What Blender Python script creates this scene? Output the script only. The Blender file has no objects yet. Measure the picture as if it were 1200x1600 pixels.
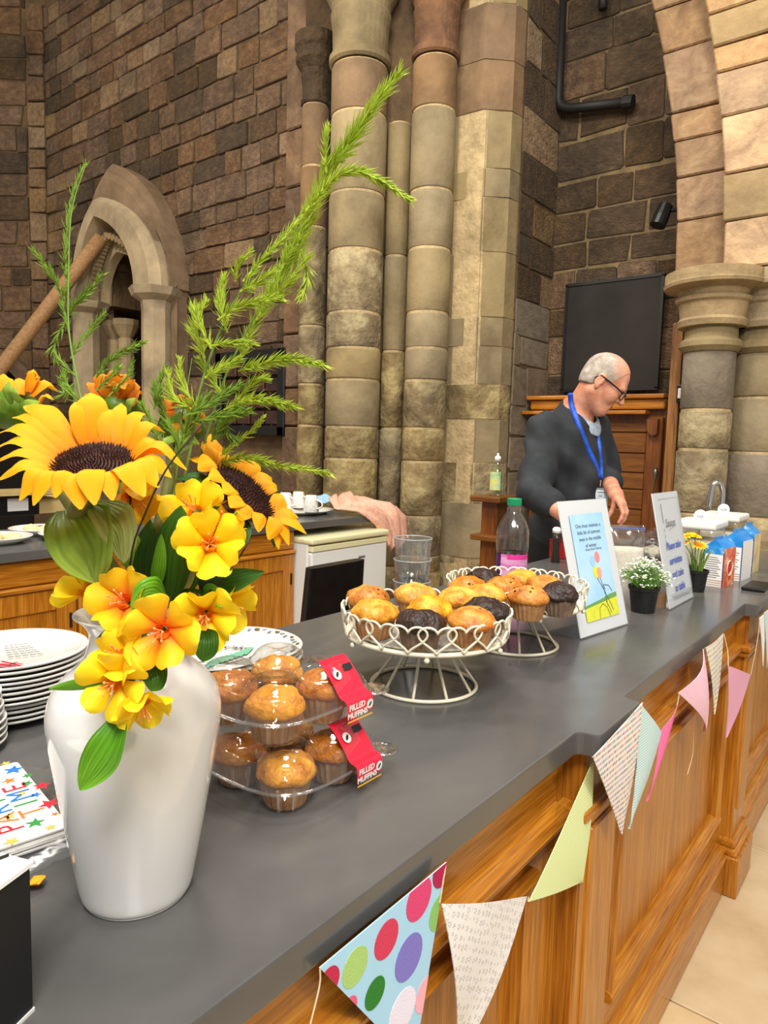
import bpy, bmesh, math, random
import numpy as np
from mathutils import Vector, Matrix, noise

# ------------------------------------------------------------------ camera, light, exposure
SC = bpy.context.scene
COL = SC.collection
PI = math.pi
CAMROT = np.array([[0.78619649, 0.61735272, 0.02776127],     # right, up, forward of the camera in the world
                   [-0.0826448, 0.06051614, 0.99473998],
                   [-0.61242543, 0.78435541, -0.09859857]])
CAMPOS = np.array([0.0, 0.0, 1.367])
F = 1100.0                                                   # focal length for a 1200 x 1600 frame
cam_data = bpy.data.cameras.new('camera')
cam_data.sensor_fit = 'VERTICAL'; cam_data.sensor_height = 36.0; cam_data.lens = F / 1600 * 36
cam_data.clip_start = 0.02
cam = bpy.data.objects.new('camera', cam_data)
r_, u_, f_ = CAMROT
cam.matrix_world = Matrix(((r_[0], u_[0], -f_[0], CAMPOS[0]), (r_[1], u_[1], -f_[1], CAMPOS[1]),
                           (r_[2], u_[2], -f_[2], CAMPOS[2]), (0, 0, 0, 1)))
COL.objects.link(cam); SC.camera = cam
SC.view_settings.view_transform = 'Standard'; SC.view_settings.look = 'None'
SC.view_settings.gamma = 1; SC.view_settings.use_curve_mapping = False
SC.view_settings.exposure = 0.0
world = bpy.data.worlds.new('hall_air'); SC.world = world; world.use_nodes = True
world.node_tree.nodes['Background'].inputs[0].default_value = (1.0, 0.97, 0.93, 1)
world.node_tree.nodes['Background'].inputs[1].default_value = 0.44

def area(name, loc, target, size, power, color):
    l = bpy.data.lights.new(name, 'AREA'); l.shape = 'DISK'; l.size = size; l.energy = power; l.color = color
    o = bpy.data.objects.new(name, l); COL.objects.link(o); o.location = loc
    o.rotation_euler = (Vector(target) - Vector(loc)).to_track_quat('-Z', 'Y').to_euler()
    return o
area('pendant_lamp_counter', (0.7, -0.7, 3.7), (-0.8, 1.1, 1.0), 1.1, 130, (1.0, 0.97, 0.93))
area('pendant_lamp_kitchen', (-1.9, 1.6, 5.0), (-1.7, 2.7, 0.9), 0.7, 110, (1.0, 0.95, 0.86))
area('pendant_lamp_aisle', (0.9, 2.4, 5.2), (0.3, 2.6, 0.0), 0.8, 38, (1.0, 0.93, 0.82))
area('spot_on_arch', (2.6, 0.4, 3.6), (-0.9, 4.2, 2.9), 0.4, 72, (1.0, 0.90, 0.74))
area('lamp_on_pier', (-0.4, 0.6, 5.6), (-3.0, 4.2, 2.0), 0.8, 105, (1.0, 0.90, 0.72))
area('lamp_on_north_wall', (-4.8, 0.2, 5.6), (-6.4, 4.4, 2.8), 1.0, 165, (1.0, 0.85, 0.64))

# ------------------------------------------------------------------ helpers
def at(px, py, depth):
    """world point seen at pixel (px, py) of the 1200x1600 frame, `depth` metres in front of the camera"""
    return CAMPOS + CAMROT.T @ np.array([(px - 600) / F * depth, -(py - 800) / F * depth, depth])
def _ray(px, py): return CAMROT.T @ np.array([(px - 600) / F, -(py - 800) / F, 1.0])
def atz(px, py, z): d = _ray(px, py); return CAMPOS + d * ((z - CAMPOS[2]) / d[2])
def atx(px, py, x): d = _ray(px, py); return CAMPOS + d * ((x - CAMPOS[0]) / d[0])
def aty(px, py, y): d = _ray(px, py); return CAMPOS + d * ((y - CAMPOS[1]) / d[1])
def V(*a): return np.array(a, float)
def unit(v): v = np.asarray(v, float); return v / (np.linalg.norm(v) + 1e-12)

class G:
    """collects geometry for one mesh"""
    def __init__(s): s.v = []; s.f = []; s.uv = None; s.t = None; s.m = []
    def add(s, v, f, mi=0):
        b = len(s.v); s.v.extend([tuple(map(float, p)) for p in v]); s.f.extend([tuple(b + i for i in q) for q in f]); s.m.extend([mi] * len(f)); return s
    def box(s, lo, hi, mi=0):
        (a, b, c), (d, e, g) = lo, hi
        return s.add([(a, b, c), (d, b, c), (d, e, c), (a, e, c), (a, b, g), (d, b, g), (d, e, g), (a, e, g)],
                     [(0, 3, 2, 1), (4, 5, 6, 7), (0, 1, 5, 4), (1, 2, 6, 5), (2, 3, 7, 6), (3, 0, 4, 7)], mi)
    def rbox(s, lo, hi, r=0.004, seg=2, mi=0):
        bm = bmesh.new(); bmesh.ops.create_cube(bm, size=1)
        lo = Vector(lo); hi = Vector(hi)
        for v in bm.verts: v.co = Vector([lo[i] + (v.co[i] + .5) * (hi[i] - lo[i]) for i in range(3)])
        bmesh.ops.bevel(bm, geom=bm.edges[:], offset=r, segments=seg, affect='EDGES', profile=.5)
        return s.bm(bm, mi)
    def bm(s, bm, mi=0):
        bm.verts.index_update()
        s.add([v.co[:] for v in bm.verts], [[v.index for v in f.verts] for f in bm.faces], mi); bm.free(); return s
    def tube(s, path, r, n=8, cap=True, closed=False, mi=0):
        path = [np.asarray(p, float) for p in path]; N = len(path); vs = []
        rad = r if hasattr(r, '__len__') else [r] * N
        ref = None
        for i, p in enumerate(path):
            a = path[(i - 1) % N] if (closed or i > 0) else p; b = path[(i + 1) % N] if (closed or i < N - 1) else p
            t = unit(b - a)
            if ref is None: ref = unit(np.cross(t, V(.31, .52, .79)))
            ref = unit(ref - t * (ref @ t)); bi = np.cross(t, ref)
            for k in range(n):
                an = 2 * PI * k / n; vs.append(p + (ref * math.cos(an) + bi * math.sin(an)) * rad[i])
        fs = []
        for i in range(N if closed else N - 1):
            j = (i + 1) % N
            for k in range(n): fs.append((i * n + k, i * n + (k + 1) % n, j * n + (k + 1) % n, j * n + k))
        if cap and not closed: fs.append(tuple(range(n))[::-1]); fs.append(tuple((N - 1) * n + k for k in range(n)))
        return s.add(vs, fs, mi)
    def lathe(s, prof, n=32, c=(0, 0, 0), a0=0, a1=2 * PI, mi=0, fr=None):
        """prof: list of (r, z); fr(angle, i) multiplies the radius"""
        full = abs(a1 - a0 - 2 * PI) < 1e-6; m = n if full else n + 1; vs = []; fs = []
        for i, (r, z) in enumerate(prof):
            for k in range(m):
                an = a0 + (a1 - a0) * k / n; q = r * (fr(an, i) if fr else 1)
                vs.append((c[0] + q * math.cos(an), c[1] + q * math.sin(an), c[2] + z))
        for i in range(len(prof) - 1):
            for k in range(n):
                k2 = (k + 1) % m
                fs.append((i * m + k, i * m + k2, (i + 1) * m + k2, (i + 1) * m + k))
        return s.add(vs, fs, mi)
    def prism(s, poly, axis_from, axis_to, mi=0):
        """poly: list of 3-D points, extruded by (axis_to - axis_from)"""
        d = np.asarray(axis_to, float) - np.asarray(axis_from, float); n = len(poly)
        vs = [np.asarray(p, float) for p in poly] + [np.asarray(p, float) + d for p in poly]
        fs = [tuple(range(n))[::-1], tuple(range(n, 2 * n))] + [(i, (i + 1) % n, n + (i + 1) % n, n + i) for i in range(n)]
        return s.add(vs, fs, mi)
    def grid(s, pts, mi=0, closed_u=False):
        """pts[i][j] -> surface"""
        a = len(pts); b = len(pts[0]); vs = [p for row in pts for p in row]
        fs = [(i * b + j, i * b + (j + 1) % b, (i + 1) * b + (j + 1) % b, (i + 1) * b + j) for i in range(a - 1) for j in range(b if closed_u else b - 1)]
        return s.add(vs, fs, mi)
    def blob(s, c, r, sub=2, amp=0.0, seed=0, sc=(1, 1, 1), mi=0, freq=1.5):
        bm = bmesh.new(); bmesh.ops.create_icosphere(bm, subdivisions=sub, radius=1)
        for v in bm.verts:
            d = 1 + amp * noise.noise(v.co * freq + Vector((seed * 7.3, seed * 3.1, seed)))
            v.co = Vector([c[i] + v.co[i] * r * d * sc[i] for i in range(3)])
        return s.bm(bm, mi)

def mk(name, g, mat, parent=None, smooth=False, uv=None, t=None, weld=False, fix=False):
    """link geometry g (world coordinates) as ONE mesh object; mat may be a list"""
    me = bpy.data.meshes.new(name); me.from_pydata(g.v, [], g.f)
    mats = mat if isinstance(mat, (list, tuple)) else [mat]
    for m in mats: me.materials.append(m)
    if len(mats) > 1: me.polygons.foreach_set('material_index', g.m)
    if smooth: me.polygons.foreach_set('use_smooth', [True] * len(me.polygons))
    if uv is not None:
        l = me.uv_layers.new(name='UVMap'); li = np.empty(len(me.loops), dtype=np.int32); me.loops.foreach_get('vertex_index', li)
        l.data.foreach_set('uv', np.asarray(uv, dtype=np.float32)[li].ravel())
    if t is not None:
        a = me.attributes.new('t', 'FLOAT', 'POINT'); a.data.foreach_set('value', np.asarray(t, dtype=np.float32))
    if fix:
        bm = bmesh.new(); bm.from_mesh(me)
        if weld: bmesh.ops.remove_doubles(bm, verts=bm.verts[:], dist=1e-5)
        bmesh.ops.recalc_face_normals(bm, faces=bm.faces[:]); bm.to_mesh(me); bm.free()
    me.update(); o = bpy.data.objects.new(name, me); COL.objects.link(o)
    if parent is not None: adopt(o, parent)
    return o
def worldloc(o):
    p = Vector(o.location)
    while o.parent is not None: o = o.parent; p = p + Vector(o.location)
    return p
def adopt(o, parent):
    o.parent = parent; o.matrix_parent_inverse = Matrix.Translation(-worldloc(parent)) if parent.type == 'EMPTY' else Matrix.Identity(4)
def tag(o, label=None, cat=None, group=None, kind=None):
    if label: o['label'] = label
    if cat: o['category'] = cat
    if group: o['group'] = group
    if kind: o['kind'] = kind
    return o
def thing(name, label, cat, loc=(0, 0, 0), group=None):
    o = bpy.data.objects.new(name, None); o.empty_display_size = .05; COL.objects.link(o); o.location = Vector([float(a) for a in loc])
    return tag(o, label, cat, group)
def copy_thing(root, delta=(0, 0, 0), rotz=0.0, label=None, scale=1.0, pivot=None):
    """copy of a thing with its parts and sub-parts, moved by delta and turned about its own base"""
    r = root.copy(); COL.objects.link(r); r.location = Vector(root.location) + Vector([float(a) for a in delta])
    r.rotation_euler = (root.rotation_euler[0], root.rotation_euler[1], root.rotation_euler[2] + rotz)
    r.scale = (root.scale[0] * scale,) * 3
    if label: r['label'] = label
    for ch in root.children:
        c = ch.copy(); COL.objects.link(c); c.parent = r; c.matrix_parent_inverse = ch.matrix_parent_inverse.copy()
        for g in ch.children:
            d = g.copy(); COL.objects.link(d); d.parent = c; d.matrix_parent_inverse = g.matrix_parent_inverse.copy()
    return r
def bez(pts, n):
    """Catmull-Rom through the points, n samples"""
    P = [np.asarray(p, float) for p in pts]; P = [2 * P[0] - P[1]] + P + [2 * P[-1] - P[-2]]; out = []
    m = len(P) - 3
    for i in range(n):
        x = i / (n - 1) * m; k = min(int(x), m - 1); t = x - k; a, b, c, d = P[k:k + 4]
        out.append(.5 * ((2 * b) + (-a + c) * t + (2 * a - 5 * b + 4 * c - d) * t * t + (-a + 3 * b - 3 * c + d) * t ** 3))
    return out

# ------------------------------------------------------------------ materials
def new_mat(name):
    m = bpy.data.materials.new(name); m.use_nodes = True; nt = m.node_tree
    b = nt.nodes['Principled BSDF']; return m, nt, b
def node(nt, typ, **kw):
    n = nt.nodes.new(typ)
    for k, v in kw.items():
        if k in n.inputs.keys() if isinstance(k, str) else False: n.inputs[k].default_value = v
        else: setattr(n, k, v)
    return n
def rgb(h):
    """sRGB hex -> linear"""
    c = [int(h[i:i + 2], 16) / 255 for i in (0, 2, 4)]
    return tuple(x / 12.92 if x <= .04045 else ((x + .055) / 1.055) ** 2.4 for x in c) + (1,)
def plain(name, col, rough=.5, metal=0, trans=0, ior=1.45, alpha=1, spec=.5, coat=0, sheen=0, sss=0):
    m, nt, b = new_mat(name); b.inputs['Base Color'].default_value = rgb(col) if isinstance(col, str) else tuple(col) + (1,)
    b.inputs['Roughness'].default_value = rough; b.inputs['Metallic'].default_value = metal; b.inputs['IOR'].default_value = ior
    b.inputs['Transmission Weight'].default_value = trans; b.inputs['Specular IOR Level'].default_value = spec
    b.inputs['Coat Weight'].default_value = coat; b.inputs['Sheen Weight'].default_value = sheen
    b.inputs['Subsurface Weight'].default_value = sss; b.inputs['Subsurface Scale'].default_value = .01
    return m
def ramp(nt, stops):
    n = nt.nodes.new('ShaderNodeValToRGB'); e = n.color_ramp.elements
    while len(e) < len(stops): e.new(.5)
    for i, (p, c) in enumerate(stops): e[i].position = p; e[i].color = rgb(c) if isinstance(c, str) else c
    return n
def noisy(name, stops, scale=8, detail=6, rough=.6, bump=.2, bump_scale=None, stretch=(1, 1, 1), coord='Object', rand=0.0, dist=.02, spec=.5, rough_var=0, coat=0, distortion=0, sat=(.85, 1.1), blotch=0):
    """noise-coloured material with fine relief; rand > 0 varies the value per object"""
    m, nt, b = new_mat(name); L = nt.links.new
    tc = node(nt, 'ShaderNodeTexCoord'); mp = node(nt, 'ShaderNodeMapping'); mp.inputs['Scale'].default_value = stretch
    L(tc.outputs[coord], mp.inputs[0]); vec = mp.outputs[0]
    if rand:
        oi = node(nt, 'ShaderNodeObjectInfo'); va = node(nt, 'ShaderNodeVectorMath', operation='ADD'); sc = node(nt, 'ShaderNodeMath', operation='MULTIPLY')
        sc.inputs[1].default_value = 57.0; L(oi.outputs['Random'], sc.inputs[0]); L(vec, va.inputs[0]); L(sc.outputs[0], va.inputs[1]); vec = va.outputs[0]
    n1 = node(nt, 'ShaderNodeTexNoise'); n1.inputs['Scale'].default_value = scale; n1.inputs['Detail'].default_value = detail; n1.inputs['Roughness'].default_value = .6
    n1.inputs['Distortion'].default_value = distortion
    L(vec, n1.inputs['Vector']); rp = ramp(nt, stops); L(n1.outputs[0], rp.inputs[0]); out = rp.outputs[0]
    if rand:
        hs = node(nt, 'ShaderNodeHueSaturation'); mr = node(nt, 'ShaderNodeMapRange'); mr.inputs[3].default_value = 1 - rand; mr.inputs[4].default_value = 1 + rand
        L(oi.outputs['Random'], mr.inputs[0]); L(mr.outputs[0], hs.inputs['Value']); L(out, hs.inputs['Color']); out = hs.outputs[0]
        m2 = node(nt, 'ShaderNodeMath', operation='FRACT'); m3 = node(nt, 'ShaderNodeMath', operation='MULTIPLY'); m3.inputs[1].default_value = 7.31
        L(oi.outputs['Random'], m3.inputs[0]); L(m3.outputs[0], m2.inputs[0]); mr2 = node(nt, 'ShaderNodeMapRange'); mr2.inputs[3].default_value = sat[0]; mr2.inputs[4].default_value = sat[1]
        L(m2.outputs[0], mr2.inputs[0]); L(mr2.outputs[0], hs.inputs['Saturation'])
    if blotch:                                              # stains and weathering that run across the joints
        ge = node(nt, 'ShaderNodeNewGeometry'); nb = node(nt, 'ShaderNodeTexNoise'); nb.inputs['Scale'].default_value = 2.3; nb.inputs['Detail'].default_value = 8; nb.inputs['Roughness'].default_value = .68; L(ge.outputs['Position'], nb.inputs['Vector'])
        rb_ = ramp(nt, [(.32, (1 - blotch,) * 3 + (1,)), (.5, (1, 1, 1, 1)), (.68, (1 + blotch * .55, 1 + blotch * .5, 1 + blotch * .4, 1))]); L(nb.outputs[0], rb_.inputs[0])
        mxb = node(nt, 'ShaderNodeMix', data_type='RGBA', blend_type='MULTIPLY'); mxb.inputs[0].default_value = 1; L(out, mxb.inputs[6]); L(rb_.outputs[0], mxb.inputs[7]); out = mxb.outputs[2]
    L(out, b.inputs['Base Color']); b.inputs['Roughness'].default_value = rough; b.inputs['Specular IOR Level'].default_value = spec; b.inputs['Coat Weight'].default_value = coat
    if rough_var:
        mr3 = node(nt, 'ShaderNodeMapRange'); mr3.inputs[3].default_value = rough - rough_var; mr3.inputs[4].default_value = rough + rough_var; L(n1.outputs[0], mr3.inputs[0]); L(mr3.outputs[0], b.inputs['Roughness'])
    if bump:
        n2 = node(nt, 'ShaderNodeTexNoise'); n2.inputs['Scale'].default_value = bump_scale or scale * 3; n2.inputs['Detail'].default_value = 5; L(vec, n2.inputs['Vector'])
        bp = node(nt, 'ShaderNodeBump'); bp.inputs['Strength'].default_value = bump; bp.inputs['Distance'].default_value = dist; L(n2.outputs[0], bp.inputs['Height']); L(bp.outputs[0], b.inputs['Normal'])
    return m
def wood(name, axis, dark='7c4610', mid='a9691a', light='c88a30', rough=.26, scale=1.0):
    """varnished oak, grain along axis 0/1/2"""
    m, nt, b = new_mat(name); L = nt.links.new
    st = [34 * scale] * 3; st[axis] = 1.6 * scale
    tc = node(nt, 'ShaderNodeTexCoord'); mp = node(nt, 'ShaderNodeMapping'); mp.inputs['Scale'].default_value = st; L(tc.outputs['Object'], mp.inputs[0])
    n1 = node(nt, 'ShaderNodeTexNoise'); n1.inputs['Scale'].default_value = 1.0; n1.inputs['Detail'].default_value = 5; n1.inputs['Roughness'].default_value = .62; n1.inputs['Distortion'].default_value = .8; L(mp.outputs[0], n1.inputs['Vector'])
    st2 = [260 * scale] * 3; st2[axis] = 9 * scale; mp2 = node(nt, 'ShaderNodeMapping'); mp2.inputs['Scale'].default_value = st2; L(tc.outputs['Object'], mp2.inputs[0])
    n2 = node(nt, 'ShaderNodeTexNoise'); n2.inputs['Scale'].default_value = 1.0; n2.inputs['Detail'].default_value = 3; L(mp2.outputs[0], n2.inputs['Vector'])
    mx = node(nt, 'ShaderNodeMath', operation='MULTIPLY_ADD'); mx.inputs[1].default_value = .55; L(n2.outputs[0], mx.inputs[0]); 
    m4 = node(nt, 'ShaderNodeMath', operation='MULTIPLY'); m4.inputs[1].default_value = .5; L(n1.outputs[0], m4.inputs[0]); L(m4.outputs[0], mx.inputs[2])
    rp = ramp(nt, [(.34, dark), (.52, mid), (.7, light)]); L(mx.outputs[0], rp.inputs[0]); L(rp.outputs[0], b.inputs['Base Color'])
    b.inputs['Roughness'].default_value = rough
    bp = node(nt, 'ShaderNodeBump'); bp.inputs['Strength'].default_value = .12; bp.inputs['Distance'].default_value = .002; L(mx.outputs[0], bp.inputs['Height']); L(bp.outputs[0], b.inputs['Normal'])
    return m
def clear(name, col=(1, 1, 1), rough=.03, ior=1.45, mix=.82):
    """thin clear plastic / glass: mostly lets light straight through, with a gloss"""
    m, nt, b = new_mat(name); L = nt.links.new
    tr = node(nt, 'ShaderNodeBsdfTransparent'); tr.inputs[0].default_value = tuple(col) + (1,)
    gl = node(nt, 'ShaderNodeBsdfGlossy'); gl.inputs['Roughness'].default_value = rough; gl.inputs[0].default_value = (1, 1, 1, 1)
    lw = node(nt, 'ShaderNodeLayerWeight'); lw.inputs[0].default_value = .5
    pw = node(nt, 'ShaderNodeMath', operation='POWER'); pw.inputs[1].default_value = 3.2; L(lw.outputs['Facing'], pw.inputs[0])
    ma = node(nt, 'ShaderNodeMath', operation='MULTIPLY_ADD'); ma.inputs[1].default_value = .62; ma.inputs[2].default_value = max(.03, .9 - mix); L(pw.outputs[0], ma.inputs[0])
    cl = node(nt, 'ShaderNodeClamp'); L(ma.outputs[0], cl.inputs[0])
    mx = node(nt, 'ShaderNodeMixShader'); L(cl.outputs[0], mx.inputs[0]); L(tr.outputs[0], mx.inputs[1]); L(gl.outputs[0], mx.inputs[2])
    L(mx.outputs[0], nt.nodes['Material Output'].inputs[0]); return m
def petal_mat(name, stops, rough=.5, trans=.25, lines=0.0, even=False):
    """colour runs along the petal (attribute t: 0 at the base, 1 at the tip), light passes through a little"""
    m, nt, b = new_mat(name); L = nt.links.new
    a = node(nt, 'ShaderNodeAttribute', attribute_name='t'); rp = ramp(nt, stops)
    tc = node(nt, 'ShaderNodeTexCoord'); n1 = node(nt, 'ShaderNodeTexNoise'); n1.inputs['Scale'].default_value = 90; L(tc.outputs['Object'], n1.inputs['Vector'])
    ad = node(nt, 'ShaderNodeMath', operation='MULTIPLY_ADD'); ad.inputs[1].default_value = .22; sb = node(nt, 'ShaderNodeMath', operation='ADD'); sb.inputs[1].default_value = -.11
    L(n1.outputs[0], ad.inputs[0]); L(a.outputs['Fac'], sb.inputs[0]); L(sb.outputs[0], ad.inputs[2]); L(ad.outputs[0], rp.inputs[0])
    L(rp.outputs[0], b.inputs['Base Color']); b.inputs['Roughness'].default_value = rough; b.inputs['Specular IOR Level'].default_value = .25
    tl = node(nt, 'ShaderNodeBsdfTranslucent'); L(rp.outputs[0], tl.inputs[0]); mx = node(nt, 'ShaderNodeMixShader'); mx.inputs[0].default_value = trans
    L(b.outputs[0], mx.inputs[1]); L(tl.outputs[0], mx.inputs[2]); L(mx.outputs[0], nt.nodes['Material Output'].inputs[0])
    if lines:
        uvc = node(nt, 'ShaderNodeUVMap'); wc = node(nt, 'ShaderNodeTexWave'); wc.bands_direction = 'X'; wc.inputs['Scale'].default_value = lines * .55; wc.inputs['Distortion'].default_value = 1.2; L(uvc.outputs[0], wc.inputs['Vector'])
        mrc = node(nt, 'ShaderNodeMapRange'); mrc.inputs[1].default_value = 0; mrc.inputs[2].default_value = .55; mrc.inputs[3].default_value = .78; mrc.inputs[4].default_value = 1.0; L(wc.outputs['Fac'], mrc.inputs[0])
        mc_ = node(nt, 'ShaderNodeMix', data_type='RGBA', blend_type='MULTIPLY'); mc_.inputs[0].default_value = 1; cmb = node(nt, 'ShaderNodeCombineColor'); cmb.inputs[0].default_value = 1
        L(mrc.outputs[0], cmb.inputs[1]); even and L(mrc.outputs[0], cmb.inputs[0]); L(mrc.outputs[0], cmb.inputs[2]); L(rp.outputs[0], mc_.inputs[6]); L(cmb.outputs[0], mc_.inputs[7]); L(mc_.outputs[2], b.inputs['Base Color']); L(mc_.outputs[2], tl.inputs[0])
        uvn = node(nt, 'ShaderNodeUVMap'); w = node(nt, 'ShaderNodeTexWave'); w.bands_direction = 'X'; w.inputs['Scale'].default_value = lines; w.inputs['Distortion'].default_value = .6
        L(uvn.outputs[0], w.inputs['Vector']); bp = node(nt, 'ShaderNodeBump'); bp.inputs['Strength'].default_value = .35; bp.inputs['Distance'].default_value = .001; L(w.outputs[0], bp.inputs['Height']); L(bp.outputs[0], b.inputs['Normal'])
    return m

M_mortar = noisy('mortar', [(.3, '4f3f2b'), (.7, '6a5439')], 9, bump=.5, rough=.9, blotch=0.45)
M_mortar_pale = noisy('pale_mortar', [(.3, '9a8560'), (.7, 'c4ae84')], 14, bump=.5, rough=.9, blotch=0.3)
M_stone = noisy('brown_sandstone', [(.25, '4c3826'), (.5, '69503a'), (.75, '84694c')], 5, rough=.85, bump=.7, bump_scale=16, rand=.15, dist=.04, blotch=0.5)
M_stone_dark = noisy('dark_sandstone', [(.25, '35281a'), (.55, '4f3d28'), (.8, '695236')], 6, rough=.85, bump=.7, bump_scale=18, rand=.16, dist=.04, blotch=0.5)  # darkest wall stone; on the recess walls its colour carries the shade
M_stone_pale = noisy('worn_pale_sandstone', [(.25, '5f4a34'), (.5, '7d6548'), (.75, '93795a')], 6, rough=.85, bump=.7, bump_scale=16, rand=.15, dist=.03, blotch=0.4)
M_drum = noisy('dressed_buff_sandstone', [(.25, '6d5d3f'), (.5, '867655'), (.75, '978662')], 3.2, rough=.8, bump=.3, bump_scale=30, rand=.1, dist=.012, blotch=0.3)
M_drum_red = noisy('dressed_red_sandstone', [(.25, '604a34'), (.5, '785f45'), (.75, '897051')], 3.2, rough=.8, bump=.3, bump_scale=30, rand=.1, dist=.012, blotch=0.35)
M_drum_worn = noisy('weathered_grey_sandstone', [(.2, '4f4330'), (.45, '7d6b49'), (.62, 'a3946a'), (.8, '8a7a58')], 6, rough=.85, bump=.8, bump_scale=18, rand=.12, dist=.03, blotch=0.45)
M_arch = noisy('dressed_pale_arch_stone', [(.25, '7c6749'), (.5, '98825f'), (.75, 'ae9670')], 4, rough=.8, bump=.5, bump_scale=26, rand=.14, dist=.015, blotch=0.3)
M_arch_red = noisy('dressed_tooled_arch_stone', [(.25, '846648'), (.5, 'a48460'), (.75, 'bc9c70')], 7, rough=.8, bump=.7, bump_scale=34, rand=.16, dist=.012, distortion=1.0, blotch=0.35)
M_grey_stone = noisy('grey_smooth_plaster_stone', [(.25, '5e5344'), (.5, '766957'), (.75, '877a66')], 5, rough=.85, bump=.4, bump_scale=30, rand=.08, blotch=0.3)
M_niche = noisy('pale_niche_stone', [(.3, '86765c'), (.7, 'b29e7c')], 3, rough=.8, bump=.2, rand=.05, blotch=0.3)
M_oak_y = wood('oak_grain_along_counter', 1); M_oak_z = wood('oak_grain_upright', 2); M_oak_x = wood('oak_grain_across', 0)
M_oakd_z = wood('dark_oak_upright', 2, '4a2408', '6d3a10', '8a5018', .4); M_oakd_x = wood('dark_oak_across', 0, '4a2408', '70400f', '8a5a1e', .4); M_oakd_y = wood('dark_oak_along', 1, '4a2408', '6d3a10', '8a5018', .4)
M_black = plain('black_plastic', '0d0d0e', .4); M_iron = plain('black_iron', '14110f', .6); M_chrome = plain('chrome', 'd8d8d8', .12, 1)
M_white = plain('white_plastic', 'e8e6e0', .4)
# ------------------------------------------------------------------ stones, walls, piers
rnd = random.Random(7)
def unit_stone(seed):
    """rough block: x and z in -.5..+.5, back at y=0, front about y=-1; 8-sided so that corners are knocked off"""
    r = random.Random(seed); g = G(); ring = []
    for (x, z) in ((-.5, -.45), (-.46, -.5), (.46, -.5), (.5, -.45), (.5, .45), (.46, .5), (-.46, .5), (-.5, .45)):
        ring.append((x + r.uniform(-.03, .03) * 1, z + r.uniform(-.05, .05)))
    vs = [(x, 0, z) for x, z in ring] + [(x, -.65, z) for x, z in ring]
    vs += [(x * .965, -.97 + r.uniform(-.1, .08), z * .95) for x, z in ring] + [(r.uniform(-.1, .1), -.98 + r.uniform(-.08, .1), r.uniform(-.1, .1))]
    fs = [(i, (i + 1) % 8, 8 + (i + 1) % 8, 8 + i) for i in range(8)] + [(8 + i, 8 + (i + 1) % 8, 16 + (i + 1) % 8, 16 + i) for i in range(8)]
    fs += [(16 + i, 16 + (i + 1) % 8, 24) for i in range(8)]
    me = bpy.data.meshes.new('stone'); me.from_pydata(vs, [], fs); me.materials.append(M_stone); me.update(); return me
STONES = [unit_stone(i) for i in range(9)]
def lay_stone(parent, c, u, w, h, proud, mat, r=rnd):
    o = bpy.data.objects.new('stone', r.choice(STONES)); COL.objects.link(o)
    n = Vector((u[1], -u[0], 0))                       # outward normal of a wall that runs along u (viewer on that side)
    rot = Matrix(((u[0], -n[0], 0), (u[1], -n[1], 0), (0, 0, 1)))
    o.matrix_world = Matrix.Translation(Vector(c)) @ rot.to_4x4() @ Matrix.Diagonal((w, proud, h, 1))
    o.parent = parent
    if mat is not M_stone: o.material_slots[0].link = 'OBJECT'; o.material_slots[0].material = mat
    return o
def courses(parent, p0, u, width, z0, z1, ch, cl, choose, gap=.012, proud=.024, skip=None, seed=1):
    r = random.Random(seed); z = z0; k = 0
    while z < z1:
        h = r.uniform(*ch); s = -r.uniform(0, cl[0])
        while s < width:
            l = r.uniform(*cl); a, b = max(s, 0), min(s + l, width); s += l
            if b - a < .06: continue
            cs, cz = (a + b) / 2, z + h / 2
            if skip and skip(cs, cz): continue
            hh = h * r.choice((1, 1, 1, .93))
            lay_stone(parent, (p0[0] + u[0] * cs, p0[1] + u[1] * cs, cz), u, b - a - gap, hh - gap, proud * r.uniform(.5, 1.3), choose(cs, cz, r), r)
        z += h
def strip_wall(name, p0, u, width, z0, z1, thick, mat, hole=None, n=60):
    """wall slab whose lower edge rises over an opening: hole(s) -> height of the opening at s (or None)"""
    g = G(); nrm = V(-u[1], u[0], 0); u3 = V(u[0], u[1], 0); p = V(p0[0], p0[1], 0)
    for i in range(n if hole else 1):
        m = n if hole else 1; a, b = width * i / m, width * (i + 1) / m
        za = z0 if not hole else max(z0, hole((a + b) / 2) or z0)
        q = [p + u3 * a, p + u3 * b, p + u3 * b + nrm * thick, p + u3 * a + nrm * thick]
        g.add([x + V(0, 0, za) for x in q] + [x + V(0, 0, z1) for x in q], [(0, 3, 2, 1), (4, 5, 6, 7), (0, 1, 5, 4), (1, 2, 6, 5), (2, 3, 7, 6), (3, 0, 4, 7)])
    return tag(mk(name, g, mat), kind='structure')

# ---- floor
M_slab = noisy('buff_floor_stone', [(.25, 'b09468'), (.5, 'c9b189'), (.75, 'd8c4a0')], 3.5, detail=8, rough=.45, bump=.12, rand=.06, dist=.006)
fl = tag(mk('floor', G().box((-12, -3, -.2), (4, 7.5, -.012)), M_mortar_pale), kind='structure')
slab = G().rbox((-.297, -.447, -.03), (.297, .447, 0), .003, 1)
s0 = None
for i in range(6):
    for j in range(7):
        x = -.42 + .6 * i + .3; y = .4 + .9 * j + (.45 if i % 2 else 0)
        if s0 is None: s0 = mk('floor_slab', slab, M_slab); o = s0
        else: o = s0.copy(); COL.objects.link(o)
        o.location = (x, y, 0); o.parent = fl
tag(mk('floor_slab', G().box((-11.5, -2.5, -.011), (-.425, 7, 0)), M_slab), kind='stuff').parent = fl

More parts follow.
